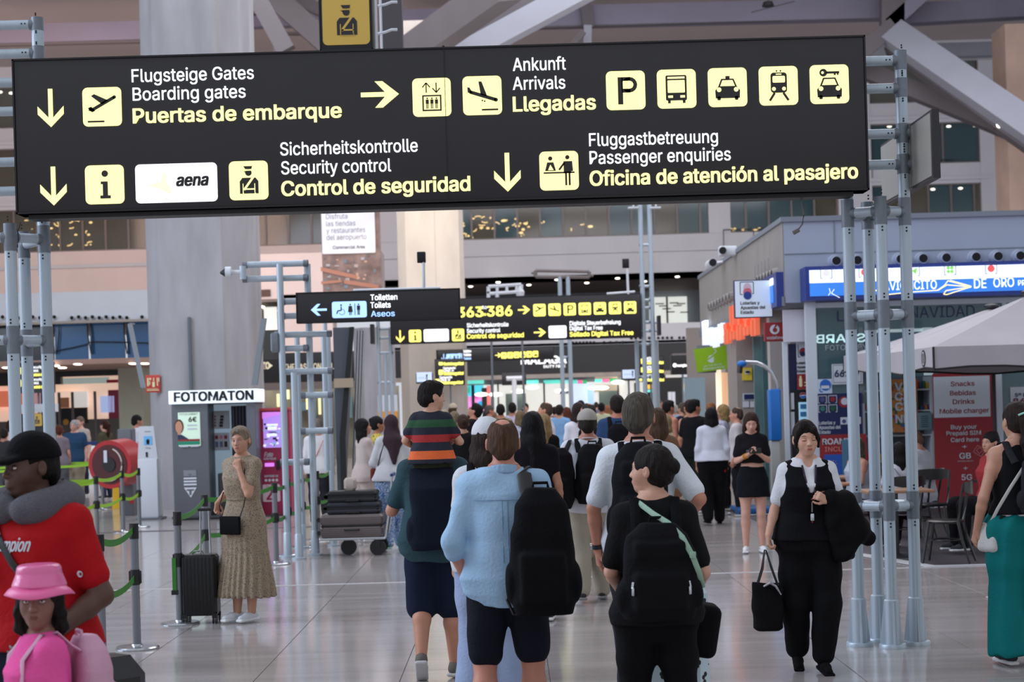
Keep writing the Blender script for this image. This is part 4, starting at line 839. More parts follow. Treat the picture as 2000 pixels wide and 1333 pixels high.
# lower side of the kiosk: recessed shop fronts
M_grg = mat('greige_wall', (150, 142, 136), .8)
b = MB(); b.bx(KX + .5, 12, 38.5, 38.8, 0, kz0); b.bx(KX + .35, KX + .65, 28.8, 38.5, 2.55, kz0); obj('lower_wall', b, M_grg, wk, 0)
b = MB(); a, c = P(1441, 800, 33.2), P(1492, 800, 33.2); b.bx(a.x, c.x, 33.2, 34.6, 0, kz0); obj('shop_pillar', b, M_grg, wk, 0)
b = MB(); a, c = P(1404, 800, 36.5), P(1443, 800, 36.5); b.bx(a.x, c.x, 36.5, 36.7, 0, P(1420, 728, 36.5).z); obj('warm_lit_panel', b, mat('lit_peach_panel', (236, 192, 156), .5, em=(236, 190, 152), es=.55), wk, 0)
b = MB(); b.bx(a.x - .05, a.x + .06, 36.4, 36.5, 0, P(1420, 700, 36.5).z); obj('warm_lit_edge', b, lit('warmwhite', (255, 236, 210), .9), wk, 0)
b = MB(); a, c = P(1492, 800, 30.5), P(1520, 800, 30.5); b.bx(a.x, c.x, 30.5, 30.55, 0, 3.0); obj('pane', b, M_glass, wk, 0); b = MB(); b.bx(a.x, c.x + .2, 31.6, 31.7, 0, 3.0); obj('inner_wall', b, mat('teal_dim_interior', (96, 130, 132), .7, noise=(2, .3)), wk, 0)
b = MB(); a, c = P(1507, 800, 29.2), P(1531, 800, 29.2); b.bx(a.x, c.x, 29.2, 29.5, 0, kz0); obj('shop_pillar', b, mat('pale_pillar', (176, 170, 164), .7), wk, 0)
q = MB(); a, c = P(1450, 719, 33.1), P(1470, 743, 33.1); q.bx(a.x, c.x, 33.15, 33.19, c.z, a.z, 0); q.bx(a.x + .05, c.x - .05, 33.14, 33.15, c.z + .12, a.z - .05, 1); p = P(1460, 727, 33.1); q.ball(p, (.05, .02, .025), 8, 2)
obj('warning_sticker', q, [mat('yellow_sticker', (226, 200, 60), .6), M_wp, M_bolt], None, 0, label='yellow camera warning sticker on the greige pillar', cat='sticker')
q = MB()
for x0, y0, x1, y1, m in ((1452, 769, 1478, 782, 1), (1454, 771, 1474, 780, 0), (1452, 784, 1464, 796, 1), (1466, 784, 1478, 796, 1)): a, c = P(x0, y0, 33.1), P(x1, y1, 33.1); q.bx(a.x, c.x, 33.17 - .02 * (m == 0), 33.2, c.z, a.z, m)
obj('posters', q, [M_navy, M_wp], None, 0, label='small notices with a dark oval print on the greige pillar', cat='notice')
# shop letters along the side, seen at a grazing angle
ls = root('side_letters', 'white and orange raised shop letters seen edge-on along the kiosk side', 'shop sign', (KX - .1, 33, 2.9))
for k in range(9):
    y_ = 37.5 - k * .95; col = k >= 4; q = MB(); h0 = 2.95 + (.05 if k % 2 else 0); h = .85 if k in (0, 5) else .6
    q.bx(KX - .14, KX - .06, y_, y_ + .16, h0 - (.35 if k == 0 else 0), h0 + h - .2); q.bx(KX - .14, KX - .06, y_ - .45, y_ - .3, h0, h0 + h - .2)
    if k % 2: q.bx(KX - .14, KX - .06, y_ - .45, y_ + .16, h0 + .15, h0 + .27)
    else: q.bx(KX - .14, KX - .06, y_ - .45, y_ + .16, h0 + h - .32, h0 + h - .2)
    obj('letter', q, lit('letter_orange', (226, 110, 80), .55) if col else lit('letter_white', (222, 228, 244), .75), ls, 0)
q = MB(); p = P(1455, 494, 33); q.rbx(KX - .35, KX - .02, 32.4, 32.7, p.z - .09, p.z + .09, .02, 0); q.tube((KX - .3, 32.4, p.z), (KX - .3, 32.33, p.z), .07, n=10, mi=1); obj('camera', q, [M_white, M_bolt], None, label='box security camera high on the kiosk side, the nearer one', cat='security camera')
q = MB(); p = P(1435, 516, 34.5); q.tube((KX - .3, 34.6, p.z), (KX - .3, 34.0, p.z), .09, n=12, mi=0); q.tube((KX - .3, 34.0, p.z), (KX - .3, 33.95, p.z), .075, n=12, mi=1); q.tube((KX - .3, 34.4, p.z), (KX - .0, 34.4, p.z + .05), .03, n=8, mi=0); obj('camera', q, [M_white, M_bolt], None, label='cylinder security camera high on the kiosk side, the farther one', cat='security camera')
# lottery light box
YK = 26.45; lo_ = root('lottery_light_box', 'long blue and white lit lottery fascia with a paper plane drawing', 'shop sign', (P(1780, 590, YK).x, YK + .2, P(1780, 590, YK).z))
zt, zb = P(1575, 521, YK).z, P(1575, 587, YK).z; zm = P(1600, 553, YK).z; x0 = P(1574, 550, YK).x; x1 = x0 + 5
b = MB(); b.bx(x0, x1, YK + .02, 26.98, zb, zt); obj('casing', b, mat('royal_blue_frame', (30, 52, 130), .4), lo_, 0)
M_lbw = mat('lit_lottery_white', (226, 238, 255), .5, em=(226, 238, 255), es=.97); M_lbb = mat('lit_lottery_blue', (66, 128, 214), .5, em=(52, 116, 206), es=.75, noise=(1.5, .15))
b = MB(); b.bx(x0 + .06, x1, YK, YK + .02, zm, zt - .06); obj('white_band', b, M_lbw, lo_, 0)
b = MB(); b.bx(x0 + .06, x1, YK, YK + .02, zb + .06, zm - .005); obj('blue_band', b, M_lbb, lo_, 0)
q = MB(); f = Flat(q, P(1600, 586, YK) + Vector((0, -.004, 0)), sc=px(1, YK))
M_lbi = [M_wp, mat('bracket_grey', (90, 90, 110), .5), lit('g_red', (216, 90, 90), .8), lit('g_green', (130, 200, 90), .8), lit('g_lav', (200, 200, 232), .9), lit('g_cream', (250, 232, 170), .95), lit('pure_white', (250, 252, 255), 1)]
for x, m in ((15, 4), (90, 2), (186, 3), (257, 3), (337, 2), (420, 4)):
    y = 51.5
    f.line([(x - 7, y + 10), (x - 11, y + 10), (x - 11, y - 10), (x - 7, y - 10)], 1.2, 1); f.line([(x - 7, y + 10), (x + 11, y + 10), (x + 11, y - 10), (x + 7, y - 10)], 1.2, 1)
    if m == 3 and x > 200:
        for dx, dy in ((-3.5, -3.5), (3.5, -3.5), (-3.5, 3.5), (3.5, 3.5)): f.circ(x + dx, y + dy, 3.3, 3, .004)
    elif m == 3: f.poly([(x - 4, y), (x + 7, y + 6), (x + 4, y - 7)], 3, .004)
    else: f.circ(x, y, 7, m, .004)
f.text('EL', 91, 14, 22, 17, 6, .004, bold=.005); f.text('AVIONCITO', 126, 15, 104, 17, 6, .004, bold=.005); f.text('DE', 303, 14, 24, 18, 6, .004, bold=.005); f.text('ORO', 341, 15, 40, 18, 6, .004, bold=.005); f.text('PR', 389, 17, 14, 10, 6, .004, bold=.005)
f.line([(129, 6), (180, 10), (232, 12), (246, 22), (252, 30), (297, 17), (248, 11), (243, 4), (249, 3), (297, 17), (250, 22), (232, 12)], 1.8, 5, .004); f.line([(256, 31), (297, 18)], 1.5, 5, .004)
f.line([(20, 22), (22, 14), (18, 8)], 1, 6, .004); f.line([(30, 20), (24, 12), (40, 3)], 1, 6, .004); f.line([(50, 3), (50, 32)], 1.5, 6, .004)
obj('print', q, M_lbi, lo_, 0)
sb = root('lottery_side_box', 'short lit blue lottery box on the kiosk side beside the long fascia', 'shop sign', (4.3, 28.2, zb))
b = MB(); b.bx(4.28, 4.40, 27.02, 29.6, zb - .05, zt - .03); obj('casing', b, mat('royal_blue_frame', (30, 52, 130), .4), sb, 0)
b = MB(); b.bx(4.265, 4.28, 27.3, 29.5, zm + .05, zt - .1); obj('white_band', b, M_lbw, sb, 0); b = MB(); b.bx(4.265, 4.28, 27.3, 29.5, zb + .03, zm + .04); obj('blue_band', b, M_lbb, sb, 0)
q = MB(); f = Flat(q, (4.26, 29.4, zb), (0, -1, 0))
for k in range(5): f.rect(.2 + k * .38, .5, .24 + k * .38, .78, 1); f.rect(.3 + k * .38, .5, .33 + k * .38, .78, 1)
f.line([(1.0, .15), (1.3, .3), (1.5, .12), (1.7, .3)], .04, 5); obj('print', q, M_lbi, sb, 0)
# hanging square signs at the kiosk corner
def hsign(name, x0, y0, x1, y1, Y, label, m, frame, draw, mats):
    rt = root(name, label, 'shop sign', P((x0 + x1) / 2, y1, Y)); a, c = P(x0, (y0 + y1) / 2, Y), P(x1, (y0 + y1) / 2, Y); t, bo = P((x0 + x1) / 2, y0, Y).z, P((x0 + x1) / 2, y1, Y).z
    q = MB(); q.rbx(a.x, c.x, Y, Y + .1, bo, t, .01); obj('casing', q, frame, rt); q = MB(); e = .015; q.bx(a.x + e, c.x - e, Y - .004, Y, bo + e, t - e); obj('face', q, m, rt, 0)
    q = MB(); f = Flat(q, (a.x, Y - .006, bo), sc=px(1, Y)); draw(f); obj('print', q, mats, rt, 0)
    q = MB(); q.tube((c.x, Y + .05, (t + bo) / 2), (KX + .02, Y + .05, (t + bo) / 2), .02, n=8); obj('bracket', q, M_aluD, rt)
def d1(f):
    f.line([(17, 46), (12, 46), (12, 70), (38, 70), (38, 47), (35, 47)], 1.4, 0); f.circ(26, 58, 8, 1, .002, 16, 10); f.circ(26, 50, 8.5, 3, .004); f.circ(26, 43.5, 8, 2, .006)
    f.text('Loterías y', 12, 26, 37, 6.2, 0, bold=.03); f.text('Apuestas del', 12, 17, 48, 6.2, 0, bold=.03); f.text('Estado', 12, 8, 25, 6.2, 0, bold=.03)
hsign('lottery_sign', 1434, 547, 1509, 621, 27.6, 'hanging white square lottery sign with stacked coloured balls in a bracket', mat('pale_sign_face', (206, 216, 228), .5, em=(206, 216, 228), es=.25), M_navy, d1, [M_edge, mat('pale_pink_balls', (220, 190, 200), .5), mat('deep_blue_ball', (30, 60, 140), .4), mat('coral_balls', (214, 110, 120), .5)])
def d2(f): f.circ(20, 23, 9.5, 0); f.circ(20.5, 22, 4.6, 1, .004); f.poly([(18, 26), (22, 33), (24, 32.5), (24, 28)], 1, .004); f.text('vodafone', 4, 4, 32, 6.2, 0, bold=.01, hmul=1)
hsign('phone_shop_sign', 1493, 630, 1533, 667, 27.6, 'small red square hanging sign with a white speech mark emblem', M_red, M_red, d2, [M_wp, M_red])
gs = root('green_sign', 'lime green sign with a folded bag emblem reading Aeropuerto', 'shop sign', P(1390, 728, 36))
q = MB(); q.bx(P(1362, 700, 36.2).x, KX - .02, 36.2, 36.35, P(1400, 728, 36.2).z, P(1400, 674, 36.2).z); obj('backing', q, mat('mid_grey_panel', (120, 122, 128), .6), gs, 0)
q = MB(); f = Flat(q, P(1362, 728, 36), Vector((62, 0, 6)), Vector((-5, 0, 46)), (0, -1, 0), sc=px(1, 36)); f.rect(0, 0, 62, 46, 0, 0); f.rect(0, 0, 62, 46, 0, -.08)
f.poly([(22, 22), (28, 30), (36, 31), (24, 24)], 1); f.poly([(22, 20), (36, 27), (35, 17), (30, 15)], 1); f.line([(36, 32), (42, 36), (41, 40), (38, 41)], 1.5, 1); f.text('Las Tiendas del', 14, 9, 36, 4, 1); f.text('Aeropuerto', 12, 3, 42, 4.5, 1, bold=.01)
obj('face', q, [mat('lime_green_face', (122, 158, 38), .5, em=(122, 158, 38), es=.25), M_wp], gs, 0)
# kiosk front
kf = root('kiosk_front', 'glazed lottery kiosk front with white frames below the blue fascia', 'kiosk front', (P(1780, 1000, KY).x, KY, 0))
def kbox(n, x0, y0, x1, y1, m, Y=KY, d=.06, parent=kf, **k):
    a, c = P(x0, (y0 + (y1 or 900)) / 2, Y), P(x1, (y0 + (y1 or 900)) / 2, Y); t = P((x0 + x1) / 2, y0, Y).z; bo = 0.01 if y1 is None else P((x0 + x1) / 2, y1, Y).z
    q = MB(); q.bx(a.x, c.x, Y, Y + d, bo, t); return obj(n, q, m, parent, 0, **k)
kbox('corner_post', 1577, 588, 1597, None, M_kw, KY - .02, .14); kbox('frame', 1588, 586, 2030, 596, M_kw, KY - .01, .1); kbox('frame', 1943, 596, 1957, None, M_kw, KY - .02, .1); kbox('frame', 1682, 640, 1688, None, M_kw); kbox('frame', 1958, 590, 1966, 640, M_kw)
kbox('pane', 1597, 596, 1690, 790, M_glass, KY, .02); kbox('pane', 1690, 596, 1945, 735, M_glass, KY, .02); kbox('pane', 1957, 596, 2040, None, M_glass, KY, .02)
kbox('inner_wall', 1590, 590, 2060, None, mat('kiosk_interior', (120, 146, 152), .7, noise=(1.4, .25)), KY + 1.6, .05)
kbox('light_strip', 1690, 640, 2030, 646, lit('cool_strip', (220, 240, 245), 1), KY + 1.2); kbox('blue_wall_band', 1690, 646, 2030, 665, mat('petrol_band', (40, 80, 130), .6), KY + 1.4); kbox('white_pillar', 1805, 640, 1822, 760, lit('cool_strip', (220, 240, 245), .9), KY + 1.1); kbox('maroon_band', 1690, 668, 1790, 730, mat('plum_panel', (70, 40, 72), .6), KY + 1.3)
def ktext(n, t, x, y, w_, cap, m, Y=KY, bold=.0, parent=kf, mir=False, d=-.006):
    q = MB(); f = Flat(q, P(x, y, Y) + Vector((0, d, 0)), (-1, 0, 0) if mir else (1, 0, 0), n=(0, -1, 0), sc=px(1, Y)); f.text(t, 0, 0, w_, cap, 0, bold=bold); return obj(n, q, m, parent, 0)
ktext('lettering', 'LA', 1635, 628, 40, 20, M_navy); ktext('lettering', 'NAVIDAD', 1777, 622, 127, 22, M_navy)
ktext('mirror_lettering', 'STARB', 1690, 668, 96, 16, lit('mint', (190, 226, 226), .6), KY, .02, mir=True); ktext('lettering', 'FOTOCOPY', 1612, 685, 82, 10, mat('etched_grey', (168, 178, 182), .5))  # mirrored word is a sign's reflection, drawn on the glass as glowing letters
cardm = [M_wp, M_navy]
def card(n, x0, y0, x1, y1, m, draw, mats, Y=KY - .03, lab=None, cat='notice'):
    rt = root(n, lab, cat, P((x0 + x1) / 2, y1, Y)) if lab else kf
    o = kbox(n if not lab else 'board', x0, y0, x1, y1, m, Y, .015, rt)
    q = MB(); f = Flat(q, P(x0, y1, Y) + Vector((0, -.004, 0)), sc=px(1, Y)); draw(f, x1 - x0, y1 - y0); obj('print', q, mats, rt, 0)
def c1_(f, w_, h): f.line([(3, 3), (w_ - 3, 3), (w_ - 3, h - 3), (3, h - 3), (3, 3)], .6, 1); f.text('66777', 6, 14, w_ - 12, 13, 1, bold=.03)
card('number_card', 1625, 711, 1685, 751, M_wp, c1_, cardm, lab='white framed card with the number 66777 on the kiosk glass')
def c2_(f, w_, h): f.circ(w_ / 2 + 1, h / 2 + 2, 11, 1); f.rect(6, 9, 22, 15, 0, .004); f.line([(3, 9), (4, 3), (9, 3)], 2, 1)
card('speech_sticker', 1598, 741, 1625, 769, mat('pale_blue_sticker', (196, 214, 234), .5), c2_, [M_wp, mat('mid_blue', (40, 100, 190), .5)], lab='pale sticker with a blue speech bubble on the kiosk glass', cat='sticker')
def c3_(f, w_, h):
    for (x, y, m) in ((10, 68, 3), (30, 68, 2), (10, 50, 4), (30, 50, 5)):
        f.line([(x - 5, y - 7), (x - 8, y - 7), (x - 8, y + 7), (x + 8, y + 7), (x + 8, y - 7), (x + 5, y - 7)], 1.2, 1); f.circ(x, y, 5, m, .004)
    f.text('Loterías y', 2, 19, 32, 6.5, 1, bold=.025); f.text('Apuestas del', 2, 10, 42, 6.5, 1, bold=.025); f.text('Estado', 2, 1, 22, 6.5, 1, bold=.025)
    f.circ(52, 62, 11, 2, .004); f.circ(53, 63, 7, 1, .006); f.rect(44, 18, 84, 32, 1, .004); f.circ(51, 24, 4, 3, .006); f.rect(60, 22, 80, 26, 3, .006)
card('lottery_poster', 1598, 769, 1684, 849, M_navy, c3_, [M_navy, M_wp, M_red, mat('slate_blue', (70, 80, 130), .5), mat('sea_green', (60, 120, 110), .5), mat('bottle_green', (30, 90, 60), .5)], lab='navy lottery poster with four bracket icons on the kiosk front')
def c4_(f, w_, h):
    f.text('ROAMING', 8, h - 20, 76, 11, 1, bold=.03); f.text('INCLUIDO', 12, h - 34, 70, 9, 2, bold=.0); f.rect(10, 6, 46, h - 40, 3)
    for k in range(8): f.circ(28 + 6 * math.cos(k * .785), h - 58 + 6 * math.sin(k * .785), .9, 2, .004)
card('roaming_poster', 1602, 849, 1694, 985, M_red, c4_, [M_red, M_wp, mat('peach_outline', (230, 150, 140), .5), mat('eu_blue', (36, 90, 180), .5)], lab='red poster reading ROAMING INCLUIDO with a blue square')
# corner bay left of the white post: navy strip, lottery sheet, extinguisher sign and drinks fridge
def c5_(f, w_, h): f.line([(4, h - 6), (4, h - 30), (8, h - 30)], 1.2, 2); f.circ(14, h - 20, 8, 1, .003); f.circ(12, h - 24, 5, 3, .004); f.text('Loterías', 1, h - 44, 22, 5, 2, bold=.03); f.text('Apuestas', 1, h - 52, 24, 5, 2, bold=.03); f.text('Estado', 1, h - 60, 17, 5, 2, bold=.03)
kbox('navy_strip', 1541, 672, 1556, 770, M_navy, KY + .4); 
card('lottery_sheet', 1556, 668, 1578, 731, M_wp, c5_, [M_wp, M_red, M_edge, M_navy], Y=KY + .35, lab='narrow white lottery sheet beside the white corner post')
def c6_(f, w_, h): f.rect(4, 5, 10, 22, 1, r=2); f.rect(5, 22, 9, 26, 1); f.rect(14, 6, 20, 8, 1); f.rect(14, 12, 20, 14, 1)
card('extinguisher_sign', 1557, 731, 1577, 761, M_red, c6_, [M_red, mat('cream_print', (230, 220, 170), .5)], Y=KY + .33, lab='red fire extinguisher sign beside the white corner post', cat='safety sign')
fr_ = root('drinks_fridge', 'black drinks fridge with a round red white and blue badge by the corner post', 'fridge', (P(1561, 900, KY + .5).x, KY + .5, 0))
kbox('cabinet', 1546, 762, 1580, None, M_edge, KY + .36, .7, fr_); kbox('glass_door', 1561, 786, 1577, 870, lit('cool_fridge', (150, 190, 210), .5), KY + .34, .02, fr_); kbox('side_print', 1545, 768, 1551, 800, M_wp, KY + .34, .02, fr_); kbox('side_print', 1545, 805, 1552, 850, M_wp, KY + .34, .02, fr_)
q = MB(); f = Flat(q, P(1568, 773, KY + .35) + Vector((0, -.01, 0)), sc=px(1, KY)); f.circ(0, 0, 6.5, 0); f.poly([(-6, 0), (-5, 4), (0, 6.5), (5, 4), (6, 1), (0, 1.5)], 1, .003); f.poly([(-6, -1), (0, -1), (6, 0), (5, -4), (0, -6.5), (-5, -4)], 2, .003)
obj('badge', q, [M_wp, M_red, mat('mid_blue', (40, 100, 190), .5)], fr_, 0)
q = MB()
for k in range(5): a, c = P(1563, 790 + k * 15, KY + .33), P(1575, 799 + k * 15, KY + .33); q.bx(a.x, c.x, KY + .325, KY + .335, c.z, a.z)
obj('bottle_row', q, mat('blue_bottles', (60, 120, 170), .4), fr_, 0)
kbox('door_jamb', 1532, 668, 1541, None, M_kw, KY + .3, .08); kbox('white_lintel', 1530, 605, 1577, 668, mat('lilac_white', (210, 206, 216), .6), KY + .2, .06)
# shelving with snacks
shf = root('snack_shelving', 'white shelving with packed snacks behind the masts in the kiosk', 'shelving', (P(1758, 1000, KY + .9).x, KY + .9, 0))
kbox('back_panel', 1690, 735, 1825, None, mat('shelf_grey', (112, 124, 132), .6), KY + .9, .05, shf); kbox('side_panel', 1819, 735, 1825, None, M_kw, KY + .4, .5, shf)
for y in (761, 802, 850, 900, 950): kbox('shelf', 1692, y, 1822, y + 3, M_kw, KY + .45, .45, shf)
cols = {(200, 60, 50): 'red', (220, 170, 60): 'yellow', (60, 110, 60): 'green', (240, 240, 230): 'white', (90, 60, 130): 'purple', (200, 120, 60): 'orange', (50, 90, 150): 'blue'}
for y, h in ((761, 19), (802, 14), (900, 20), (950, 22)):
    x = 1694
    while x < 1816:
        w_ = R.uniform(5, 9); a, c = P(x, y, KY + .5), P(x + w_ - .8, y, KY + .5); q = MB(); q.rbx(a.x, c.x, KY + .5, KY + .6, a.z, a.z + px(h * R.uniform(.6, 1), KY), .01); cc = R.choice(list(cols))
        obj('snack_pack', q, mat('pack_%d_%d_%d' % cc, cc, .45), None, label='small %s snack pack on the %s kiosk shelf' % (cols[cc], {761: 'topmost', 802: 'second', 900: 'third', 950: 'lowest'}[y]), cat='snack pack', group='snack packs on the kiosk shelves'); x += w_
def c7_(f, w_, h):
    for k in range(60):
        x, y = R.uniform(0, w_ - 10), R.uniform(0, h - 8); f.rect(x, y, x + R.uniform(3, 10), y + R.uniform(3, 8), R.choice((1, 2, 3, 4, 5)), .001 + k * .0001)
    for t, y, m in (('VA', 81, 6), ('CA', 62, 6), ('CIU', 42, 6), ('NES', 18, 6)): f.text(t, 14, y, 40 if len(t) > 2 else 30, 15, m, .01, bold=.04)
card('city_poster', 1736, 741, 1792, 845, mat('poster_orange', (200, 130, 70), .5), c7_, [M_wp] + [mat('cp%d' % i, c_, .5) for i, c_ in enumerate(((190, 70, 40), (60, 100, 60), (230, 170, 80), (60, 110, 150), (150, 40, 50)))] + [M_wp], Y=KY + .38, lab='colourful collage poster with big white letters seen between the mast tubes', cat='poster')
card('price_board', 1793, 806, 1820, 840, mat('aqua_grey_card', (120, 150, 158), .5), lambda f, w_, h: [f.line([(6, 6 + 4 * k), (20, 6 + 4 * k)], 1, 0) for k in range(6)], [M_navy], Y=KY + .36, lab='small aqua notice card hanging beside the collage poster')
# red panel
def c8_(f, w_, h):
    f.rect(5, h - 88, w_ - 4, h - 8, 0, .002)
    for t, y, x, wd, cp in (('Snacks', 23, 39, 46, 9), ('Bebidas', 41, 37, 50, 9), ('Drinks', 58, 42, 42, 9), ('Mobile charger', 76, 16, 96, 9)): f.text(t, x, h - y - 4, wd, cp, 1, .004, bold=.02)
    for t, y, x, wd, cp in (('Buy your', 111, 37, 50, 8), ('Prepaid SIM', 123, 28, 67, 8), ('Card here', 136, 36, 55, 8), ('+', 149, 58, 9, 8), ('GB', 169, 52, 22, 11), ('+', 191, 59, 8, 8), ('5G', 211, 55, 20, 11), ('+', 225, 60, 6, 5)): f.text(t, x, h - y, wd, cp, 0, .004, bold=.02)
    f.text('ACUMULABLES', 48, h - 175, 30, 2.5, 0, .004); f.line([(79, h - 156), (88, h - 144), (104, h - 152), (94, h - 166), (79, h - 156)], 1, 2, .004); f.line([(85, h - 154), (91, h - 148), (98, h - 153), (91, h - 160), (85, h - 154)], 1, 2, .004); f.rect(0, 12, w_, 14, 0, .004)
card('red_advert_panel', 1825, 729, 1944, 1004, M_red, c8_, [M_wp, M_red, mat('pink_line', (220, 140, 140), .5)], Y=KY - .04, lab='tall red advert panel reading Snacks Bebidas Drinks Mobile charger', cat='advert panel')
def c9_(f, w_, h): f.text('5º P', 9, 20, 22, 7, 1, bold=.03); f.text('8647', 5, 6, 50, 11, 2, bold=.04)
card('price_sheet', 1974, 756, 2030, 796, M_wp, c9_, [M_wp, M_navy, mat('maroon_ink', (120, 40, 60), .5)], lab='white sheet with large number 86 at the far right glass')
# blue sanitiser stand
ss = root('sanitiser_stand', 'bright blue stand with curved steel pipe and blue shower-like head', 'stand', (P(1513, 1000, 25.5).x, 25.5, 0))
q = MB(); a, c = P(1500, 761, 25.5), P(1526, 860, 25.5); q.rbx(a.x, c.x, 25.4, 25.62, c.z, a.z, .02); obj('blue_box', q, mat('bright_blue_plastic', (20, 108, 190), .4), ss)
q = MB(); q.rbx(a.x + .0, c.x - .02, 25.45, 25.6, 0, c.z, .02); obj('pedestal', q, mat('silver_pedestal', (170, 172, 168), .35, .5), ss)
q = MB(); q.path([P(1520, 762, 25.5), P(1516, 745, 25.5), P(1507, 728, 25.5), P(1494, 716, 25.5), P(1478, 709, 25.5), P(1456, 708, 25.5)], .03, 10); obj('pipe', q, M_steel, ss)
q = MB(); p = P(1449, 711, 25.5); q.ball(p, (.075, .06, .05), 12, 0); q.tube(p - Vector((.02, 0, .02)), p - Vector((.04, 0, .14)), .04, n=10, mi=1); obj('head', q, [mat('bright_blue_plastic', (20, 108, 190), .4), M_black], ss)
q = MB(); a, c = P(1432, 988, 27), P(1500, 1000, 27); q.rbx(a.x, c.x, 26.4, 27.4, .03, .12, .02, 0); q.rbx(a.x - .08, c.x + .05, 26.3, 27.5, 0, .035, .01, 1); obj('weighing_platform', q, [mat('blue_enamel', (30, 90, 150), .4), M_steel], None, label='low blue platform with steel rim on the floor behind the woman with the phone', cat='platform')
# ---------------- umbrellas ----------------
M_canvas = mat('cream_canvas', (172, 167, 172), .85, noise=(3, .05), bump=(40, .1)); M_pipe = mat('black_piping', (26, 24, 26), .7)
def umbrella(cx, cy, hx, hy, za, ze, zv, label, logo=False):
    rt = root('cafe_umbrella', label, 'umbrella', (cx, cy, 0)); q = MB(); n = 6
    cs = [(-hx, -hy), (hx, -hy), (hx, hy), (-hx, hy)]
    for i in range(4):
        a, c = Vector((cx + cs[i][0], cy + cs[i][1], ze)), Vector((cx + cs[(i + 1) % 4][0], cy + cs[(i + 1) % 4][1], ze)); ap = Vector((cx, cy, za)); vs = []
        for k in range(n + 1):
            t = k / n; l, r__ = a.lerp(ap, t), c.lerp(ap, t); sag = -.10 * math.sin(math.pi * t) * .6
            for j in range(n + 1):
                u = j / n; v = l.lerp(r__, u); v = v + Vector((0, 0, sag * (.3 + .7 * math.sin(math.pi * u)))); vs.append(v)
        q.add(vs, [(k * (n + 1) + j, k * (n + 1) + j + 1, (k + 1) * (n + 1) + j + 1, (k + 1) * (n + 1) + j) for k in range(n) for j in range(n)])
        m = (a - c).normalized() * .0; vs = []
        for j in range(9): u = j / 8; v = a.lerp(c, u); vs += [v, Vector((v.x, v.y, zv + .03 * math.sin(u * 9)))]
        q.add(vs, [(2 * j, 2 * j + 1, 2 * j + 3, 2 * j + 2) for j in range(8)])
    obj('canopy', q, M_canvas, rt, 60)
    q = MB()
    for i in range(4):
        a, c = Vector((cx + cs[i][0], cy + cs[i][1], 0)), Vector((cx + cs[(i + 1) % 4][0], cy + cs[(i + 1) % 4][1], 0))
        q.path([Vector((*(a.lerp(c, j / 8)).xy, zv + .03 * math.sin(j / 8 * 9))) for j in range(9)], .012, 5); q.tube((a.x, a.y, zv), (a.x, a.y, ze), .014, n=5)
    obj('piping', q, M_pipe, rt)
    q = MB(); q.tube((cx, cy, .06), (cx, cy, za), .03, n=10); q.lathe([(.3, 0), (.3, .05), (.06, .07)], (cx, cy, 0), 20); obj('pole', q, M_black, rt); q = MB(); q.ball((cx, cy, za + .02), (.12, .12, .05), 10); obj('finial', q, M_black, rt)
    if logo:
        q = MB(); f = Flat(q, (cx - hx - .004, cy - hy + .75, zv + .02), (0, -1, 0), sc=.24)
        f.circ(1.2, .5, .42, 0); f.circ(1.2, .5, .34, 1, .004)
        for k in range(6): f.line([(.9 + k * .1, .25), (1.0 + k * .1, .75)], .03, 0, .006)
        obj('print', q, [M_pipe, M_canvas], rt, 0)
umbrella(7.05, 24.7, 1.85, 1.7, 3.06, 2.46, 2.2, 'cream cafe umbrella standing nearer the kiosk front')
umbrella(6.45, 20.9, 1.62, 1.6, 3.02, 2.36, 2.1, 'cream cafe umbrella with black piping, nearer the camera', True)
# ---------------- cafe furniture ----------------
M_bw = mat('black_bentwood', (24, 22, 22), .3, spec=.6); M_top = mat('oak_tabletop', (150, 112, 84), .5, noise=(6, .15, (1, 8, 1)))
def chair(x, y, rz, label):
    rt = root('bentwood_chair', label, 'chair', (x, y, 0), rz); W[rt.name] = Matrix()
    q = MB(); q.lathe([(.17, .43), (.2, .44), (.205, .455), (.19, .465)], n=20); o = obj('seat', q, M_bw, rt, world=False)
    for s in (-1, 1):
        q = MB(); q.path([(s * .14, .15, .44), (s * .16, .18, .25), (s * .19, .22, 0)], [.018, .016, .012], 8); obj('leg', q, M_bw, rt, world=False)
        q = MB(); q.path([(s * .19, -.28, 0), (s * .17, -.2, .25), (s * .165, -.16, .45), (s * .18, -.19, .65), (s * .19, -.23, .86)], [.012, .016, .018, .016, .013], 8); obj('leg', q, M_bw, rt, world=False)
    q = MB(); ring = [(.15 * math.cos(t), .16 * math.sin(t), .25) for t in [k * math.pi / 8 for k in range(17)]]; q.path(ring, .008, 6); obj('stretcher', q, M_bw, rt, world=False)
    q = MB(); vs = []
    for k in range(9):
        u = -1 + k / 4; yv = -.23 - .05 * (1 - u * u); h = .1 + .03 * (1 - u * u)
        vs += [(u * .205, yv, .87 - h), (u * .205, yv, .87 + .01 * (1 - u * u)), (u * .205, yv - .014, .87 + .01 * (1 - u * u)), (u * .205, yv - .014, .87 - h)]
    q.add(vs, [(4 * k + i, 4 * k + (i + 1) % 4, 4 * k + 4 + (i + 1) % 4, 4 * k + 4 + i) for k in range(8) for i in range(4)] + [(0, 1, 2, 3), (35, 34, 33, 32)]); obj('back_rail', q, M_bw, rt, world=False)
    return rt
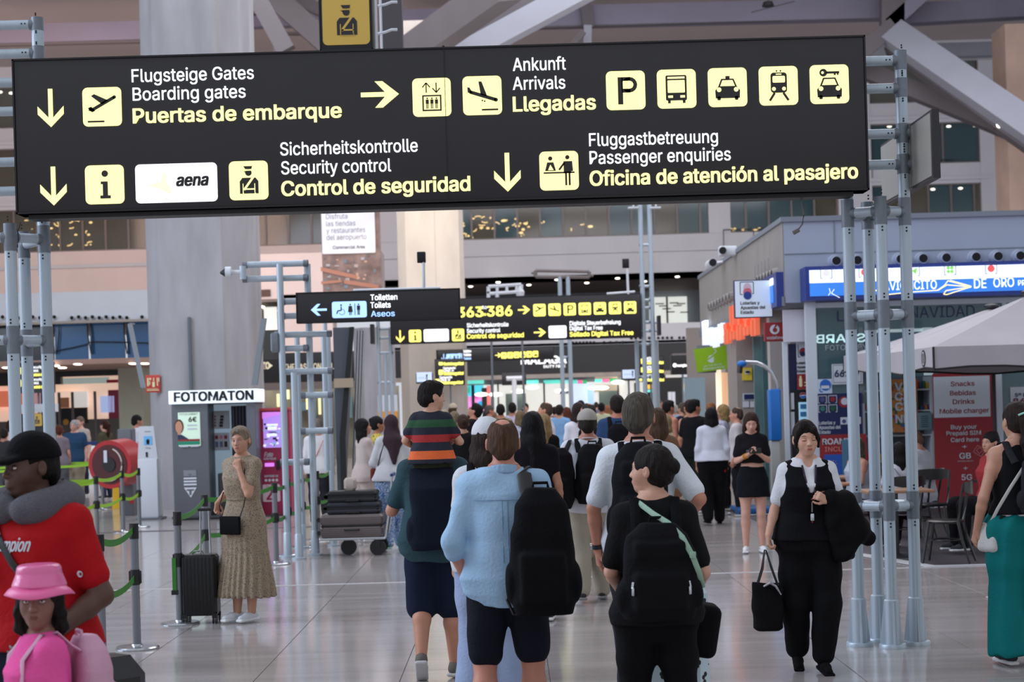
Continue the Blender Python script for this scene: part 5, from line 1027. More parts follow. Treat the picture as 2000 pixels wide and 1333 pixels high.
def table(x, y, lx, ly, label, m=M_top):
    rt = root('cafe_table', label, 'table', (x, y, 0)); q = MB(); q.rbx(x - lx / 2, x + lx / 2, y - ly / 2, y + ly / 2, .73, .76, .006); obj('tabletop', q, m, rt)
    q = MB(); q.tube((x, y, .03), (x, y, .73), .03, n=10); obj('column', q, M_bw, rt); q = MB(); q.lathe([(.22, 0), (.22, .015), (.05, .04)], (x, y, 0), 20); obj('base', q, M_bw, rt)
chair(4.62, 18.15, 1.15, 'black bentwood chair in full view beside the mast, nearest of the cafe chairs'); table(4.28, 19.0, .75, .6, 'oak cafe table behind the mast beside the nearest black chair')
chair(5.2, 21.0, math.pi - .3, 'empty black bentwood chair farther back before the red advert panel'); table(4.42, 22.6, .9, .7, 'oak cafe table farther back where the woman in the light vest sits')
chair(6.15, 18.5, -1.9, 'black bentwood chair at the right beside the woman in teal trousers'); table(5.95, 20.3, .7, .7, 'dark cafe table at the right edge behind the woman in teal trousers', M_bw)
wbx = kbox('blue_box', 1660, 860, 1672, 1040, mat('petrol_blue_panel', (24, 84, 110), .5), 23.5, .5, None, label='petrol blue divider panel beside the mast behind the seated woman', cat='divider')
# railings at right edge
q = MB(); p = GP(1963, 1215)
for z in (.0,): q.tube((p.x, p.y, 0), (p.x, p.y, .95), .022, n=8, mi=0)
for z in (.18, .42, .8): q.tube((p.x, p.y, z), (p.x + .6, p.y + .2, z), .012, n=6, mi=1)
obj('cafe_barrier', q, [M_black, M_steel], None, label='black post with steel rails beside the teal trousers at right', cat='barrier')
# ---------------- photo booth ----------------
YP = 29.5; M_booth = mat('booth_slate_grey', (96, 99, 106), .5, noise=(2, .04)); M_boothd = mat('booth_dark_edge', (48, 50, 56), .5)
pb = root('photo_booth', 'grey photo booth with lit white header before the big concrete column', 'photo booth', (P(418, 1010, YP).x, YP + .4, 0))
def pbx(n, x0, y0, x1, y1, m, Y=YP, d=.05, parent=pb, **k):
    a, c = P(x0, (y0 + (y1 or 900)) / 2, Y), P(x1, (y0 + (y1 or 900)) / 2, Y); t = P((x0 + x1) / 2, y0, Y).z; bo = .02 if y1 is None else P((x0 + x1) / 2, y1, Y).z
    q = MB(); q.rbx(a.x, c.x, Y, Y + d, bo, t, .008); return obj(n, q, m, parent, **k)
pbx('left_cabinet', 336, 789, 407, None, M_booth, YP, .85); pbx('right_cabinet', 482, 786, 500, None, M_booth, YP, .85); pbx('back_wall', 405, 790, 484, None, mat('booth_inner', (170, 190, 204), .5, em=(170, 194, 214), es=.3), YP + .6, .05); pbx('roof', 336, 782, 500, 790, M_boothd, YP, .85); pbx('seat_pedestal', 425, 925, 470, None, M_boothd, YP + .2, .35)
pbx('base_plinth', 334, 1008, 501, None, M_boothd, YP - .02, .88)
q = MB(); a, c = P(450, 800, YP), P(484, 800, YP); zt, zb = P(467, 793, YP).z, P(467, 960, YP).z; n = 28; vs = []
for k in range(n + 1): u = k / n; x = a.x + (c.x - a.x) * u; y = YP + .07 + .03 * math.sin(u * 34); vs += [(x, y, zb), (x, y, zt)]
q.add(vs, [(2 * k, 2 * k + 2, 2 * k + 3, 2 * k + 1) for k in range(n)]); obj('curtain', q, mat('charcoal_curtain', (44, 46, 54), .8), pb, 60)
hd = pbx('header', 329, 762, 502, 788, mat('lit_header_white', (226, 236, 244), .5, em=(222, 236, 248), es=.72), YP - .12, .9)
q = MB(); f = Flat(q, P(341, 787, YP - .12) + Vector((0, -.006, 0)), sc=px(1, YP)); f.text('FOTOMATON', 0, 2, 153, 17.5, 0, bold=.045); obj('lettering', q, M_edge, hd, 0)
pd = pbx('poster_screen', 348, 806, 391, 872, lit('pale_sage', (190, 214, 196), .55), YP - .02, .03)
q = MB(); f = Flat(q, P(348, 872, YP - .02) + Vector((0, -.006, 0)), sc=px(1, YP))
f.text('FOTOS CARNET', 4, 60, 36, 4, 5, .002); f.text('6€', 22, 47, 15, 9, 5, .002, bold=.03)
f.circ(3, 38, 9, 1, .002, 18, 14); f.rect(-.0, 34, 6, 52, 6, .001); f.circ(2.5, 37, 7, 2, .004, 18, 12); f.rect(0, 18, 6, 28, 2, .003); f.poly([(0, 12), (0, 22), (8, 22), (20, 14), (22, 12)], 3, .004)
for k in range(2): f.line([(19, 40 - 7 * k), (38, 40 - 7 * k)], 3, 0, .004)
f.rect(1, 9, 43, 13, 4, .006); f.rect(0, 2, 43, 9, 7, .006); f.rect(4, -2, 20, 1, 0, .006); f.rect(24, -2, 40, 1, 0, .006)
obj('print', q, [M_wp, mat('brown_hair_print', (70, 44, 34), .6), mat('face_print', (206, 150, 122), .6), mat('navy_jacket_print', (40, 56, 84), .6), M_red, M_edge, mat('hair_light', (96, 64, 50), .6), mat('teal_green_print', (30, 140, 110), .5)], pd, 0)
ip = pbx('inner_print', 417, 803, 448, 838, M_wp, YP + .55, .02); pbx('inner_print', 419, 846, 448, 880, mat('pale_card', (206, 214, 224), .6), YP + .55, .02)
q = MB(); f = Flat(q, P(417, 880, YP + .55) + Vector((0, -.006, 0)), sc=px(1, YP))
for k in range(4): f.circ(5, 49 + 6 * k, 1.8, 0); f.rect(13 + k * .8, 46 + 6 * k, 20 + k * .8, 51 + 6 * k, 1)
for k in range(3): f.rect(4 + 9 * k, 22, 10 + 9 * k, 29, (0, 2, 0)[k]); f.rect(4 + 9 * k, 6, 10 + 9 * k, 17, (3, 3, 1)[k])
obj('print', q, [M_red, M_edge, mat('pinkish', (220, 130, 160), .5), mat('dusty_blue', (100, 120, 160), .5)], ip, 0)
q = MB(); f = Flat(q, P(360, 975, YP) + Vector((0, -.006, 0)), sc=px(1, YP))
f.rect(0, 44, 25, 56, 1); f.poly([(8, 48), (17, 48), (12.5, 45)], 2, .004)
for k in range(3): f.rect(0, 26 + 6 * k, 25, 29.5 + 6 * k, 0)
f.poly([(0, 22), (25, 22), (13, 2)], 0); f.poly([(5, 18.5), (20, 18.5), (20, 16), (15, 15), (14.5, 7), (10.5, 7), (10, 15), (5, 16)], 2, .004); obj('arrow_print', q, [M_wp, mat('grey_print', (130, 134, 142), .5), M_booth], pb, 0)
# crimson photo printer
pk = root('photo_print_machine', 'crimson photo printing machine with bright screen right of the photo booth', 'vending machine', (P(534, 1000, 30.3).x, 30.3, 0))
pbx('cabinet', 502, 798, 566, None, mat('crimson_cabinet', (160, 34, 78), .45), 30, .7, pk); pbx('top_rim', 502, 797, 566, 803, mat('coral_rim', (196, 76, 80), .5), 29.98, .7, pk); pbx('side_rim', 502, 800, 508, 870, mat('coral_rim', (196, 76, 80), .5), 29.97, .1, pk)
sc1 = pbx('screen', 514, 806, 551, 875, lit('lilac_screen', (176, 140, 230), .7), 29.97, .03, pk)
q = MB(); f = Flat(q, P(514, 875, 29.97) + Vector((0, -.006, 0)), sc=px(1, 30))
for k in range(40): x, y = R.uniform(0, 32), R.uniform(2, 44); f.rect(x, y, x + R.uniform(2, 7), y + R.uniform(1.5, 5), R.choice((0, 1, 2)), .001 + k * .0002)
f.rect(8, 42, 30, 46, 0, .01); f.rect(10, 34, 28, 41, 0, .012); f.rect(8, 22, 28, 27, 0, .012); f.text('IMPRIME', 12, 28, 14, 3, 1, .014, bold=.03); f.poly([(0, 56), (0, 69), (37, 69), (37, 64)], 3, .001)
obj('print', q, [lit('scr_w', (226, 236, 246), .8), M_edge, lit('scr_b', (150, 180, 210), .6), lit('scr_p', (206, 130, 226), .75)], sc1, 0)
q = MB(); f = Flat(q, P(514, 985, 30) + Vector((0, -.006, 0)), sc=px(1, 30)); f.text('Foto', 5, 92, 16, 9, 0, bold=.02, slant=.2); f.text('RÁPIDA', 4, 86, 24, 4, 0, bold=.03); f.text('IMPRIME DE', 4, 52, 27, 4, 0, bold=.03)
for k in range(4): f.circ(7 + 7 * k, 46, 2.8, 0)
f.rect(0, 4, 34, 38, 1, r=3); f.text('2', 8, 8, 11, 22, 2, .004, bold=.03); f.text('TU', 6, 32, 7, 4, 2, .004)
obj('print', q, [M_wp, mat('pale_pink_panel', (224, 196, 206), .5), mat('crimson_cabinet', (160, 34, 78), .45)], pk, 0)
pbx('lit_slot', 517, 905, 535, 912, lit('violet_slot', (206, 120, 236), 1), 29.96, .05, pk); q = pbx('card_reader', 539, 900, 546, 918, M_edge, 29.95, .06, pk)
# white info totem, hose drum, safety sign
tt = root('info_totem', 'slim white information totem with a small blue screen left of the column', 'totem', (P(290, 1010, 30).x, 30.1, 0))
q = MB(); a, c = P(270, 950, 30), P(309, 950, 30); q.rbx(a.x, c.x, 30, 30.35, .03, P(290, 897, 30).z, .015); obj('pedestal', q, mat('gloss_white', (206, 212, 218), .35), tt); q = MB(); q.rbx(a.x - .05, c.x + .06, 29.95, 30.4, 0, .03, .01); obj('base', q, M_booth, tt)
q = MB(); z0, z1 = P(290, 897, 30).z, P(290, 833, 30).z; q.prism([(a.x + .0, z0), (c.x, z0), (c.x - .06, z1), (a.x + .04, z1)], 30.02, 30.1, 'y'); obj('head', q, mat('gloss_white', (206, 212, 218), .35), tt, 0)
q = MB(); f = Flat(q, P(272, 896, 30.02) + Vector((0, -.006, 0)), sc=px(1, 30)); f.rect(10, 26, 26, 43, 0); f.circ(18, 34, 3.5, 1, .004); f.rect(15, 27, 21, 33, 1, .004); f.rect(13, 2, 17, 12, 1); f.text('Aeropuerto', 12, 51, 12, 2.5, 1, .004); f.text('Málaga', 13, 19, 10, 2.5, 1, .004)
obj('print', q, [lit('totem_blue', (90, 150, 196), .5), M_edge], tt, 0)
hr = root('fire_hose_drum', 'round red fire hose drum on a grey post at left', 'fire hose', (P(248, 1000, 31).x, 31, 0)); M_hr = mat('fire_red_paint', (168, 30, 34), .4)
fc, bc = P(214, 908, 30.6), P(244, 903, 31.1); rr = px(47, 30.8); d = (bc - fc).normalized()
q = MB(); q.tube(fc, bc, rr, n=32, mi=0); q.tube(fc - d * .012, fc, rr * .82, n=32, mi=1); obj('drum', q, [M_hr, mat('drum_inner_dark', (70, 16, 20), .5)], hr, 40)
s_ = d.cross(Vector((0, 0, 1))).normalized(); q = MB(); q.path([fc - d * .03 + (s_ * math.cos(t) * .62 + Vector((0, 0, 1)) * math.sin(t) * .68) * rr for t in [k * .26 - 1.9 for k in range(13)]], .014, 6); obj('hose', q, mat('pale_hose', (200, 190, 180), .6), hr)
q = MB(); q.tube(fc - d * .03, fc - d * .012, rr * .3, n=20, mi=0); obj('hub', q, M_edge, hr); q = MB(); p = fc - d * .02 + Vector((-.06, 0, .16)); q.bx(p.x - .03, p.x + .03, p.y - .01, p.y, p.z - .12, p.z + .1); obj('label_plate', q, M_wp, hr, 0)
q = MB(); a, c = P(234, 900, 31.5), P(262, 900, 31.5); q.rbx(a.x, c.x, 31.35, 31.7, 0, P(248, 838, 31.5).z, .02); obj('cabinet_post', q, M_booth, hr)
q = MB(); p = P(258, 980, 31.3); q.tube(p, p + Vector((0, -.05, 0)), .045, n=14); obj('valve', q, M_hr, hr)
fsn = root('fire_sign', 'red fire equipment sign with cream symbols on the concrete column', 'safety sign', P(298, 767, 32.9)); pbx('board', 284, 733, 313, 767, mat('faded_red', (190, 60, 52), .6), 32.95, .02, fsn)
q = MB(); f = Flat(q, P(284, 767, 32.95) + Vector((0, -.006, 0)), sc=px(1, 33))
for x, y, w_, h in ((4, 12, 3, 16), (8, 14, 2, 8), (14, 10, 5, 10), (16, 21, 2, 7), (23, 12, 2, 16), (26, 20, 2, 8), (8, 24, 4, 4), (3, 3, 24, 1.5), (3, 6, 22, 1)): f.rect(x, y, x + w_, y + h, 0)
obj('symbols', q, mat('cream_print', (230, 220, 170), .5), fsn, 0)
q = MB(); p0, p1 = P(253, 633, 30), P(277, 758, 30); q.add([p0 + Vector(t) for t in ((-.04, 0, 0), (.03, 0, 0), (.03, .1, 0), (-.04, .1, 0))] + [p1 + Vector(t) for t in ((-.02, 0, 0), (.05, 0, 0), (.05, .1, 0), (-.02, .1, 0))], [(0, 1, 2, 3), (7, 6, 5, 4), (0, 4, 5, 1), (1, 5, 6, 2), (2, 6, 7, 3), (3, 7, 4, 0)])
q.mi = 1; q.tube(P(253, 633, 30.2), P(262, 633, 32.99), .02, n=6); obj('leaning_panel', q, [mat('panel_grey', (128, 136, 142), .5), M_aluD], None, 0, label='narrow grey panel slanting beside the concrete column at left', cat='panel')
q = MB(); p0, p1 = P(515, 622, 27), P(497, 752, 27); q.add([p0 + Vector(t) for t in ((-.04, 0, 0), (.04, 0, 0), (.04, .1, 0), (-.04, .1, 0))] + [p1 + Vector(t) for t in ((-.05, 0, 0), (.04, 0, 0), (.04, .1, 0), (-.05, .1, 0))], [(0, 1, 2, 3), (7, 6, 5, 4), (0, 4, 5, 1), (1, 5, 6, 2), (2, 6, 7, 3), (3, 7, 4, 0)])
obj('leaning_panel', q, mat('panel_grey', (128, 136, 142), .5), None, 0, label='narrow grey panel slanting above the right end of the photo booth header', cat='panel')
wbox(515, 645, 552, 702, 27.3, .1, mat('board_back_olive', (70, 68, 62), .6), 'board_back', label='dark olive board back behind the slender mast top', cat='board')
# dark totem right of the slender mast
dt = root('advert_totem', 'tall dark advertising totem with slanting black edge right of the slender mast', 'totem', (P(672, 930, 27).x, 27, 0))
q = MB(); a, c = P(650, 640, 27), P(685, 640, 27); zt = P(668, 640, 27).z; q.add([(a.x, 27, 0), (P(664, 900, 27).x, 27, 0), (c.x, 27, zt), (a.x, 27, zt), (a.x, 27.5, 0), (P(664, 900, 27).x, 27.5, 0), (c.x, 27.5, zt), (a.x, 27.5, zt)], [(0, 1, 2, 3), (7, 6, 5, 4), (0, 4, 5, 1), (1, 5, 6, 2), (2, 6, 7, 3), (3, 7, 4, 0)]); obj('body', q, mat('totem_slate', (74, 80, 88), .5), dt, 0)
q = MB(); x0, x1 = P(664, 860, 26.95).x, P(683, 640, 26.95).x; q.add([(x0, 26.9, 0), (x0 + .09, 26.9, 0), (x0 + .09, 26.9, 1.4), (x1 + .07, 26.9, zt), (x1, 26.9, zt), (x0, 26.9, 1.4)] + [(x0, 27, 0), (x0 + .09, 27, 0), (x0 + .09, 27, 1.4), (x1 + .07, 27, zt), (x1, 27, zt), (x0, 27, 1.4)], [(0, 1, 2, 5), (5, 2, 3, 4), (0, 6, 7, 1), (1, 7, 8, 2), (2, 8, 9, 3), (3, 9, 10, 4), (4, 10, 11, 5), (5, 11, 6, 0)]); obj('edge', q, M_edge, dt, 0)
q = MB()
for k in range(3): q.tube((x0 + .13 + .045 * k, 27.1, 0), (x1 + .12 + .045 * k, 27.1, zt - .05), .018, n=8)
obj('glass_fin', q, M_steel, dt); q = MB(); a, c = P(652, 740, 26.8), P(690, 757, 26.8); q.bx(a.x, c.x, 26.8, 26.86, c.z, a.z); obj('plate', q, mat('beige_plate', (170, 152, 130), .6), dt, 0)
sg = root('shop_notice', 'white notice with orange foot behind the mast left of the boy', 'notice', (P(755, 800, 46).x, 46, 0))
wbox(738, 772, 776, 806, 46, .1, M_wp, 'board', sg); wbox(738, 804, 776, 816, 45.95, .1, mat('orange_block', (230, 150, 40), .5), 'orange_foot', sg); support(sg)
# ---------------- stanchions ----------------
M_belt = mat('green_belt_webbing', (52, 128, 38), .6, noise=(14, .1)); M_beltl = mat('lime_belt_webbing', (140, 190, 40), .6)
def stanchion(x, y, label, group=None, cap=True):
    rt = root('stanchion', label, 'stanchion', (x, y, 0), 0, group)
    q = MB(); q.lathe([(.17, 0), (.172, .012), (.16, .022), (.045, .028), (.04, .04)], (x, y, 0), 28); obj('base', q, M_steel, rt)
    q = MB(); q.tube((x, y, .03), (x, y, .95), .032, n=16); obj('pole', q, mat('stanchion_aluminium', (128, 132, 138), .35, .7), rt)
    q = MB(); q.tube((x, y, .86), (x, y, .98), .037, n=16); q.rbx(x - .012, x + .012, y - .045, y + .045, .87, .97, .004); obj('belt_head', q, M_black, rt)
    q = MB(); q.tube((x, y, .5), (x, y, .62), .037, n=16); q.rbx(x - .048, x + .048, y - .014, y + .014, .51, .61, .004); obj('belt_clip', q, M_black, rt)
def belt(p, q_, z, label, m=M_belt, sag=.05, h=.05):
    p, q_ = Vector(p), Vector(q_); b = MB(); vs = []; n = 10; d = (q_ - p).to_3d().normalized(); nn = Vector((-d.y, d.x, 0)) * .0015
    for k in range(n + 1):
        u = k / n; c = p.to_3d().lerp(q_.to_3d(), u); zz = z - sag * 4 * u * (1 - u)
        vs += [(c.x - nn.x, c.y - nn.y, zz - h / 2), (c.x - nn.x, c.y - nn.y, zz + h / 2), (c.x + nn.x, c.y + nn.y, zz + h / 2), (c.x + nn.x, c.y + nn.y, zz - h / 2)]
    b.add(vs, [(4 * k + i, 4 * k + (i + 1) % 4, 4 * k + 4 + (i + 1) % 4, 4 * k + 4 + i) for k in range(n) for i in range(4)]); return b
def span(pts, names, m=M_belt, zs=(.93, .55)):
    for i, (a, c) in enumerate(zip(pts, pts[1:])):
        for z, w_ in zip(zs, ('upper', 'lower')):
            a2, c2 = Vector(a).to_2d(), Vector(c).to_2d(); d = (c2 - a2).normalized() * .04
            obj('retractable_belt', belt(a2 + d, c2 - d, z, ''), m, None, 40, label=w_ + ' ' + names[i], cat='belt')
S = [GP(268, 1268), GP(193, 1314)]; S[1] = Vector((P(193, 1045, 12.05).x, 12.05, 0))
stanchion(*S[0].xy, 'aluminium belt post at lower left, right of the man in red'); stanchion(*S[1].xy, 'aluminium belt post partly behind the elbow of the man in red')
S0 = Vector((S[1].x - 1.5, 11.4, 0)); span([S[0], S[1]], ['green belt between the two posts by the man in red'])
S3 = GP(352, 1220); SB = GP(404, 1150); SC2 = GP(478, 1122); S4 = GP(540, 1103); S5 = GP(565, 1085); S6 = GP(593, 1070); S7 = GP(622, 1055); S8 = GP(650, 1040)
for p_, l in ((S3, 'belt post standing beside the black cabin suitcase'), (SB, 'belt post behind the handle of the black cabin suitcase'), (S4, 'belt post right beside the skirt of the grey-haired woman'), (S5, 'second belt post to the right of the patterned dress'), (S6, 'belt post in the middle before the slender mast'), (S7, 'belt post beside the luggage trolley'), (S8, 'belt post behind the luggage trolley')): stanchion(*p_.xy, l)
span([S3, SB, S4, S5, S6, S7, S8], ['green belt above the black cabin suitcase', 'green belt passing behind the grey-haired woman', 'green belt right of the patterned dress', 'green belt before the crimson machine', 'green belt before the slender mast', 'green belt behind the luggage trolley'])
q = MB(); q.bx(S3.x - .05, S3.x - .015, S3.y - .04, S3.y - .03, .28, .58, 0); q.bx(S3.x - .06, S3.x - .005, S3.y - .045, S3.y - .025, .26, .3, 1); obj('loose_belt_end', q, [M_belt, M_black], None, label='loose green belt end hanging from the post beside the suitcase', cat='belt')
L3 = [Vector((P(x, 930, Y).x, Y, 0)) for x, Y in ((187, 24.6), (238, 26.8), (270, 27.9))]; L0 = Vector((P(120, 930, 24.0).x, 24.0, 0))
for p_, l in zip(L3 + [L0], ('belt post left of the red hose drum', 'belt post before the red hose drum', 'belt post beside the white information totem', 'belt post farther left than the red hose drum, behind the neck pillow')): stanchion(*p_.xy, l)
span([L0] + L3, ['lime belt left of the hose drum', 'lime belt under the hose drum', 'lime belt beside the white totem'], M_beltl)
# queue lanes at far left
rows = [(31.5, -16, -8.7), (33.5, -16, -8.2), (36, -17, -8.4)]
for j, (Y, x0, x1) in enumerate(rows):
    pts = [Vector((x0 + (x1 - x0) * k / 5, Y + .15 * (k % 2), 0)) for k in range(6)]
    for p_ in pts: stanchion(p_.x, p_.y, 'belt post in the %s lane of the empty far left queue' % ('front', 'middle', 'back')[j], 'queue lane posts at far left')
    span(pts, [['lime belt %s, %s lane of the far left queue' % (w_, ('front', 'middle', 'back')[j])][0] for w_ in ('at the left end', 'next to the left end', 'at mid span', 'next to the right end', 'at the right end')], M_beltl)
q = MB(); p = P(228, 862, 34); q.prism([(p.x - .13, 0.0), (p.x + .13, 0.0), (p.x + .07, 1.35), (p.x - .07, 1.35)], 34, 34.15, 'y'); obj('floor_cone_sign', q, mat('warning_yellow', (240, 190, 40), .5), None, 0, label='yellow upright floor sign left of the grey post of the hose drum', cat='floor sign')
wbox(148, 862, 290, 868, 38, .3, mat('blue_rail', (30, 50, 120), .5), 'trolley_row_handle', label='long blue handle bar of parked luggage trolleys behind the lime belts', cat='trolley handle')
# ---------------- luggage ----------------
M_sb = mat('black_ribbed_shell', (18, 18, 20), .35); M_sn = mat('dark_soft_shell', (34, 38, 46), .6, noise=(20, .1)); M_sg = mat('taupe_ribbed_shell', (110, 100, 98), .4)
cs_ = root('cabin_suitcase', 'black ribbed cabin suitcase with raised handle beside the grey-haired woman', 'suitcase', (P(394, 1205, 14.75).x, 14.75, 0)); cx, cy = P(394, 1205, 14.75).x, 14.75
q = MB(); q.rbx(cx - .155, cx + .155, cy - .11, cy + .11, .07, .60, .03); obj('shell', q, M_sb, cs_)
q = MB()
for k in range(9): x = cx - .13 + .0325 * k; q.rbx(x - .006, x + .006, cy - .118, cy + .118, .09, .58, .004)
obj('rib', q, M_sb, cs_); q = MB(); q.bx(cx - .157, cx + .157, cy - .006, cy + .006, .09, .58); obj('zip_seam', q, M_aluD, cs_, 0)
for dx in (-.13, .13):
    for dy in (-.09, .09):
        q = MB(); x, y = cx + dx, cy + dy; q.tube((x - .018, y, .03), (x - .006, y, .03), .03, n=14); q.tube((x + .006, y, .03), (x + .018, y, .03), .03, n=14); q.bx(x - .022, x + .022, y - .012, y + .012, .05, .09); w1 = obj('wheel', q, M_black, cs_)
q = MB()
for dx in (-.045, .045): q.tube((cx + .05 + dx, cy, .58), (cx + .05 + dx * .8, cy, .98), .009, n=8)
obj('telescopic_handle', q, M_steel, cs_); q = MB(); q.rbx(cx - .01, cx + .11, cy - .014, cy + .014, .975, 1.0, .006); obj('grip', q, M_black, cs_)
q = MB(); q.path([(cx - .07, cy, .6), (cx - .05, cy, .625), (cx + .02, cy, .625), (cx + .04, cy, .6)], .008, 6); obj('top_handle', q, M_steel, cs_)
tr = root('luggage_trolley', 'airport luggage trolley under the stacked suitcases', 'trolley', (P(690, 1070, 21.3).x, 21.3, 0)); tx, ty = P(690, 1070, 21.3).x, 21.4
q = MB(); q.rbx(tx - .40, tx + .42, ty - .28, ty + .28, .2, .23, .01); q.path([(tx + .42, ty - .25, .22), (tx + .5, ty - .25, .7), (tx + .52, ty - .25, 1.0)], .014, 8); q.path([(tx + .42, ty + .25, .22), (tx + .5, ty + .25, .7), (tx + .52, ty + .25, 1.0)], .014, 8); obj('frame', q, M_steel, tr)
q = MB(); q.tube((tx + .52, ty - .27, 1.0), (tx + .52, ty + .27, 1.0), .02, n=10); obj('handle', q, mat('blue_rail', (30, 50, 120), .5), tr)
for x, y in ((tx - .06, ty - .05), (tx + .32, ty - .22), (tx + .32, ty + .22)): q = MB(); q.tube((x, y - .03, .1), (x, y + .03, .1), .1, n=18); q.bx(x - .03, x + .03, y - .04, y + .04, .1, .21); obj('wheel', q, M_black, tr)
def case(x0, x1, y0, y1, z0, z1, m, label, tilt=0, mid=None):
    rt = root('suitcase', label, 'suitcase', ((x0 + x1) / 2, (y0 + y1) / 2, z0)); q = MB(); zm = (z0 + z1) / 2
    q.rbx(x0, x1, y0, y1, z0, zm - .008, .03); q.rbx(x0, x1, y0, y1, zm + .008, z1, .03); obj('shell', q, m, rt); q = MB(); q.bx(x0 + .01, x1 - .01, y0 + .01, y1 - .01, zm - .01, zm + .01); obj('zip_seam', q, M_black, rt, 0)
    q = MB(); xm = (x0 + x1) / 2; q.path([(xm - .09, y0, zm - .05), (xm - .08, y0 - .03, zm - .05), (xm + .08, y0 - .03, zm - .05), (xm + .09, y0, zm - .05)], .01, 6); obj('handle', q, M_black, rt)
    if mid:
        q = MB()
        for k in range(4):
            for z in (z0 + (zm - z0) * (.25 + .17 * k), zm + (z1 - zm) * (.2 + .17 * k)): q.bx(x0 - .003, x1 + .003, y0 - .003, y1 + .003, z - .004, z + .004)
        obj('rib', q, mid, rt, 0)
    for x in (x0 - .02,):
        for z in (z0 + .06, z1 - .06): q = MB(); q.tube((x, y0 + .05, z), (x, y0 + .09, z), .03, n=12); obj('wheel', q, M_black, rt)
case(tx - .39, tx + .40, ty - .28, ty + .24, .235, .52, M_sg, 'taupe ribbed suitcase lying lowest on the luggage trolley', mid=mat('taupe_rib', (84, 76, 76), .5))
case(tx - .31, tx + .36, ty - .24, ty + .2, .525, .67, M_sn, 'dark navy suitcase lying on top of the taupe suitcase'); case(tx - .30, tx + .33, ty - .22, ty + .2, .675, .81, mat('black_soft_shell', (24, 26, 30), .6), 'black suitcase lying topmost on the trolley stack')
q = MB(); x = P(683, 930, 21.4).x; q.rbx(x - .07, x + .08, ty - .1, ty + .1, .812, .97, .03); obj('cream_bag', q, mat('cream_fabric', (190, 178, 168), .8), None, label='small cream bag standing on the topmost black suitcase', cat='bag')
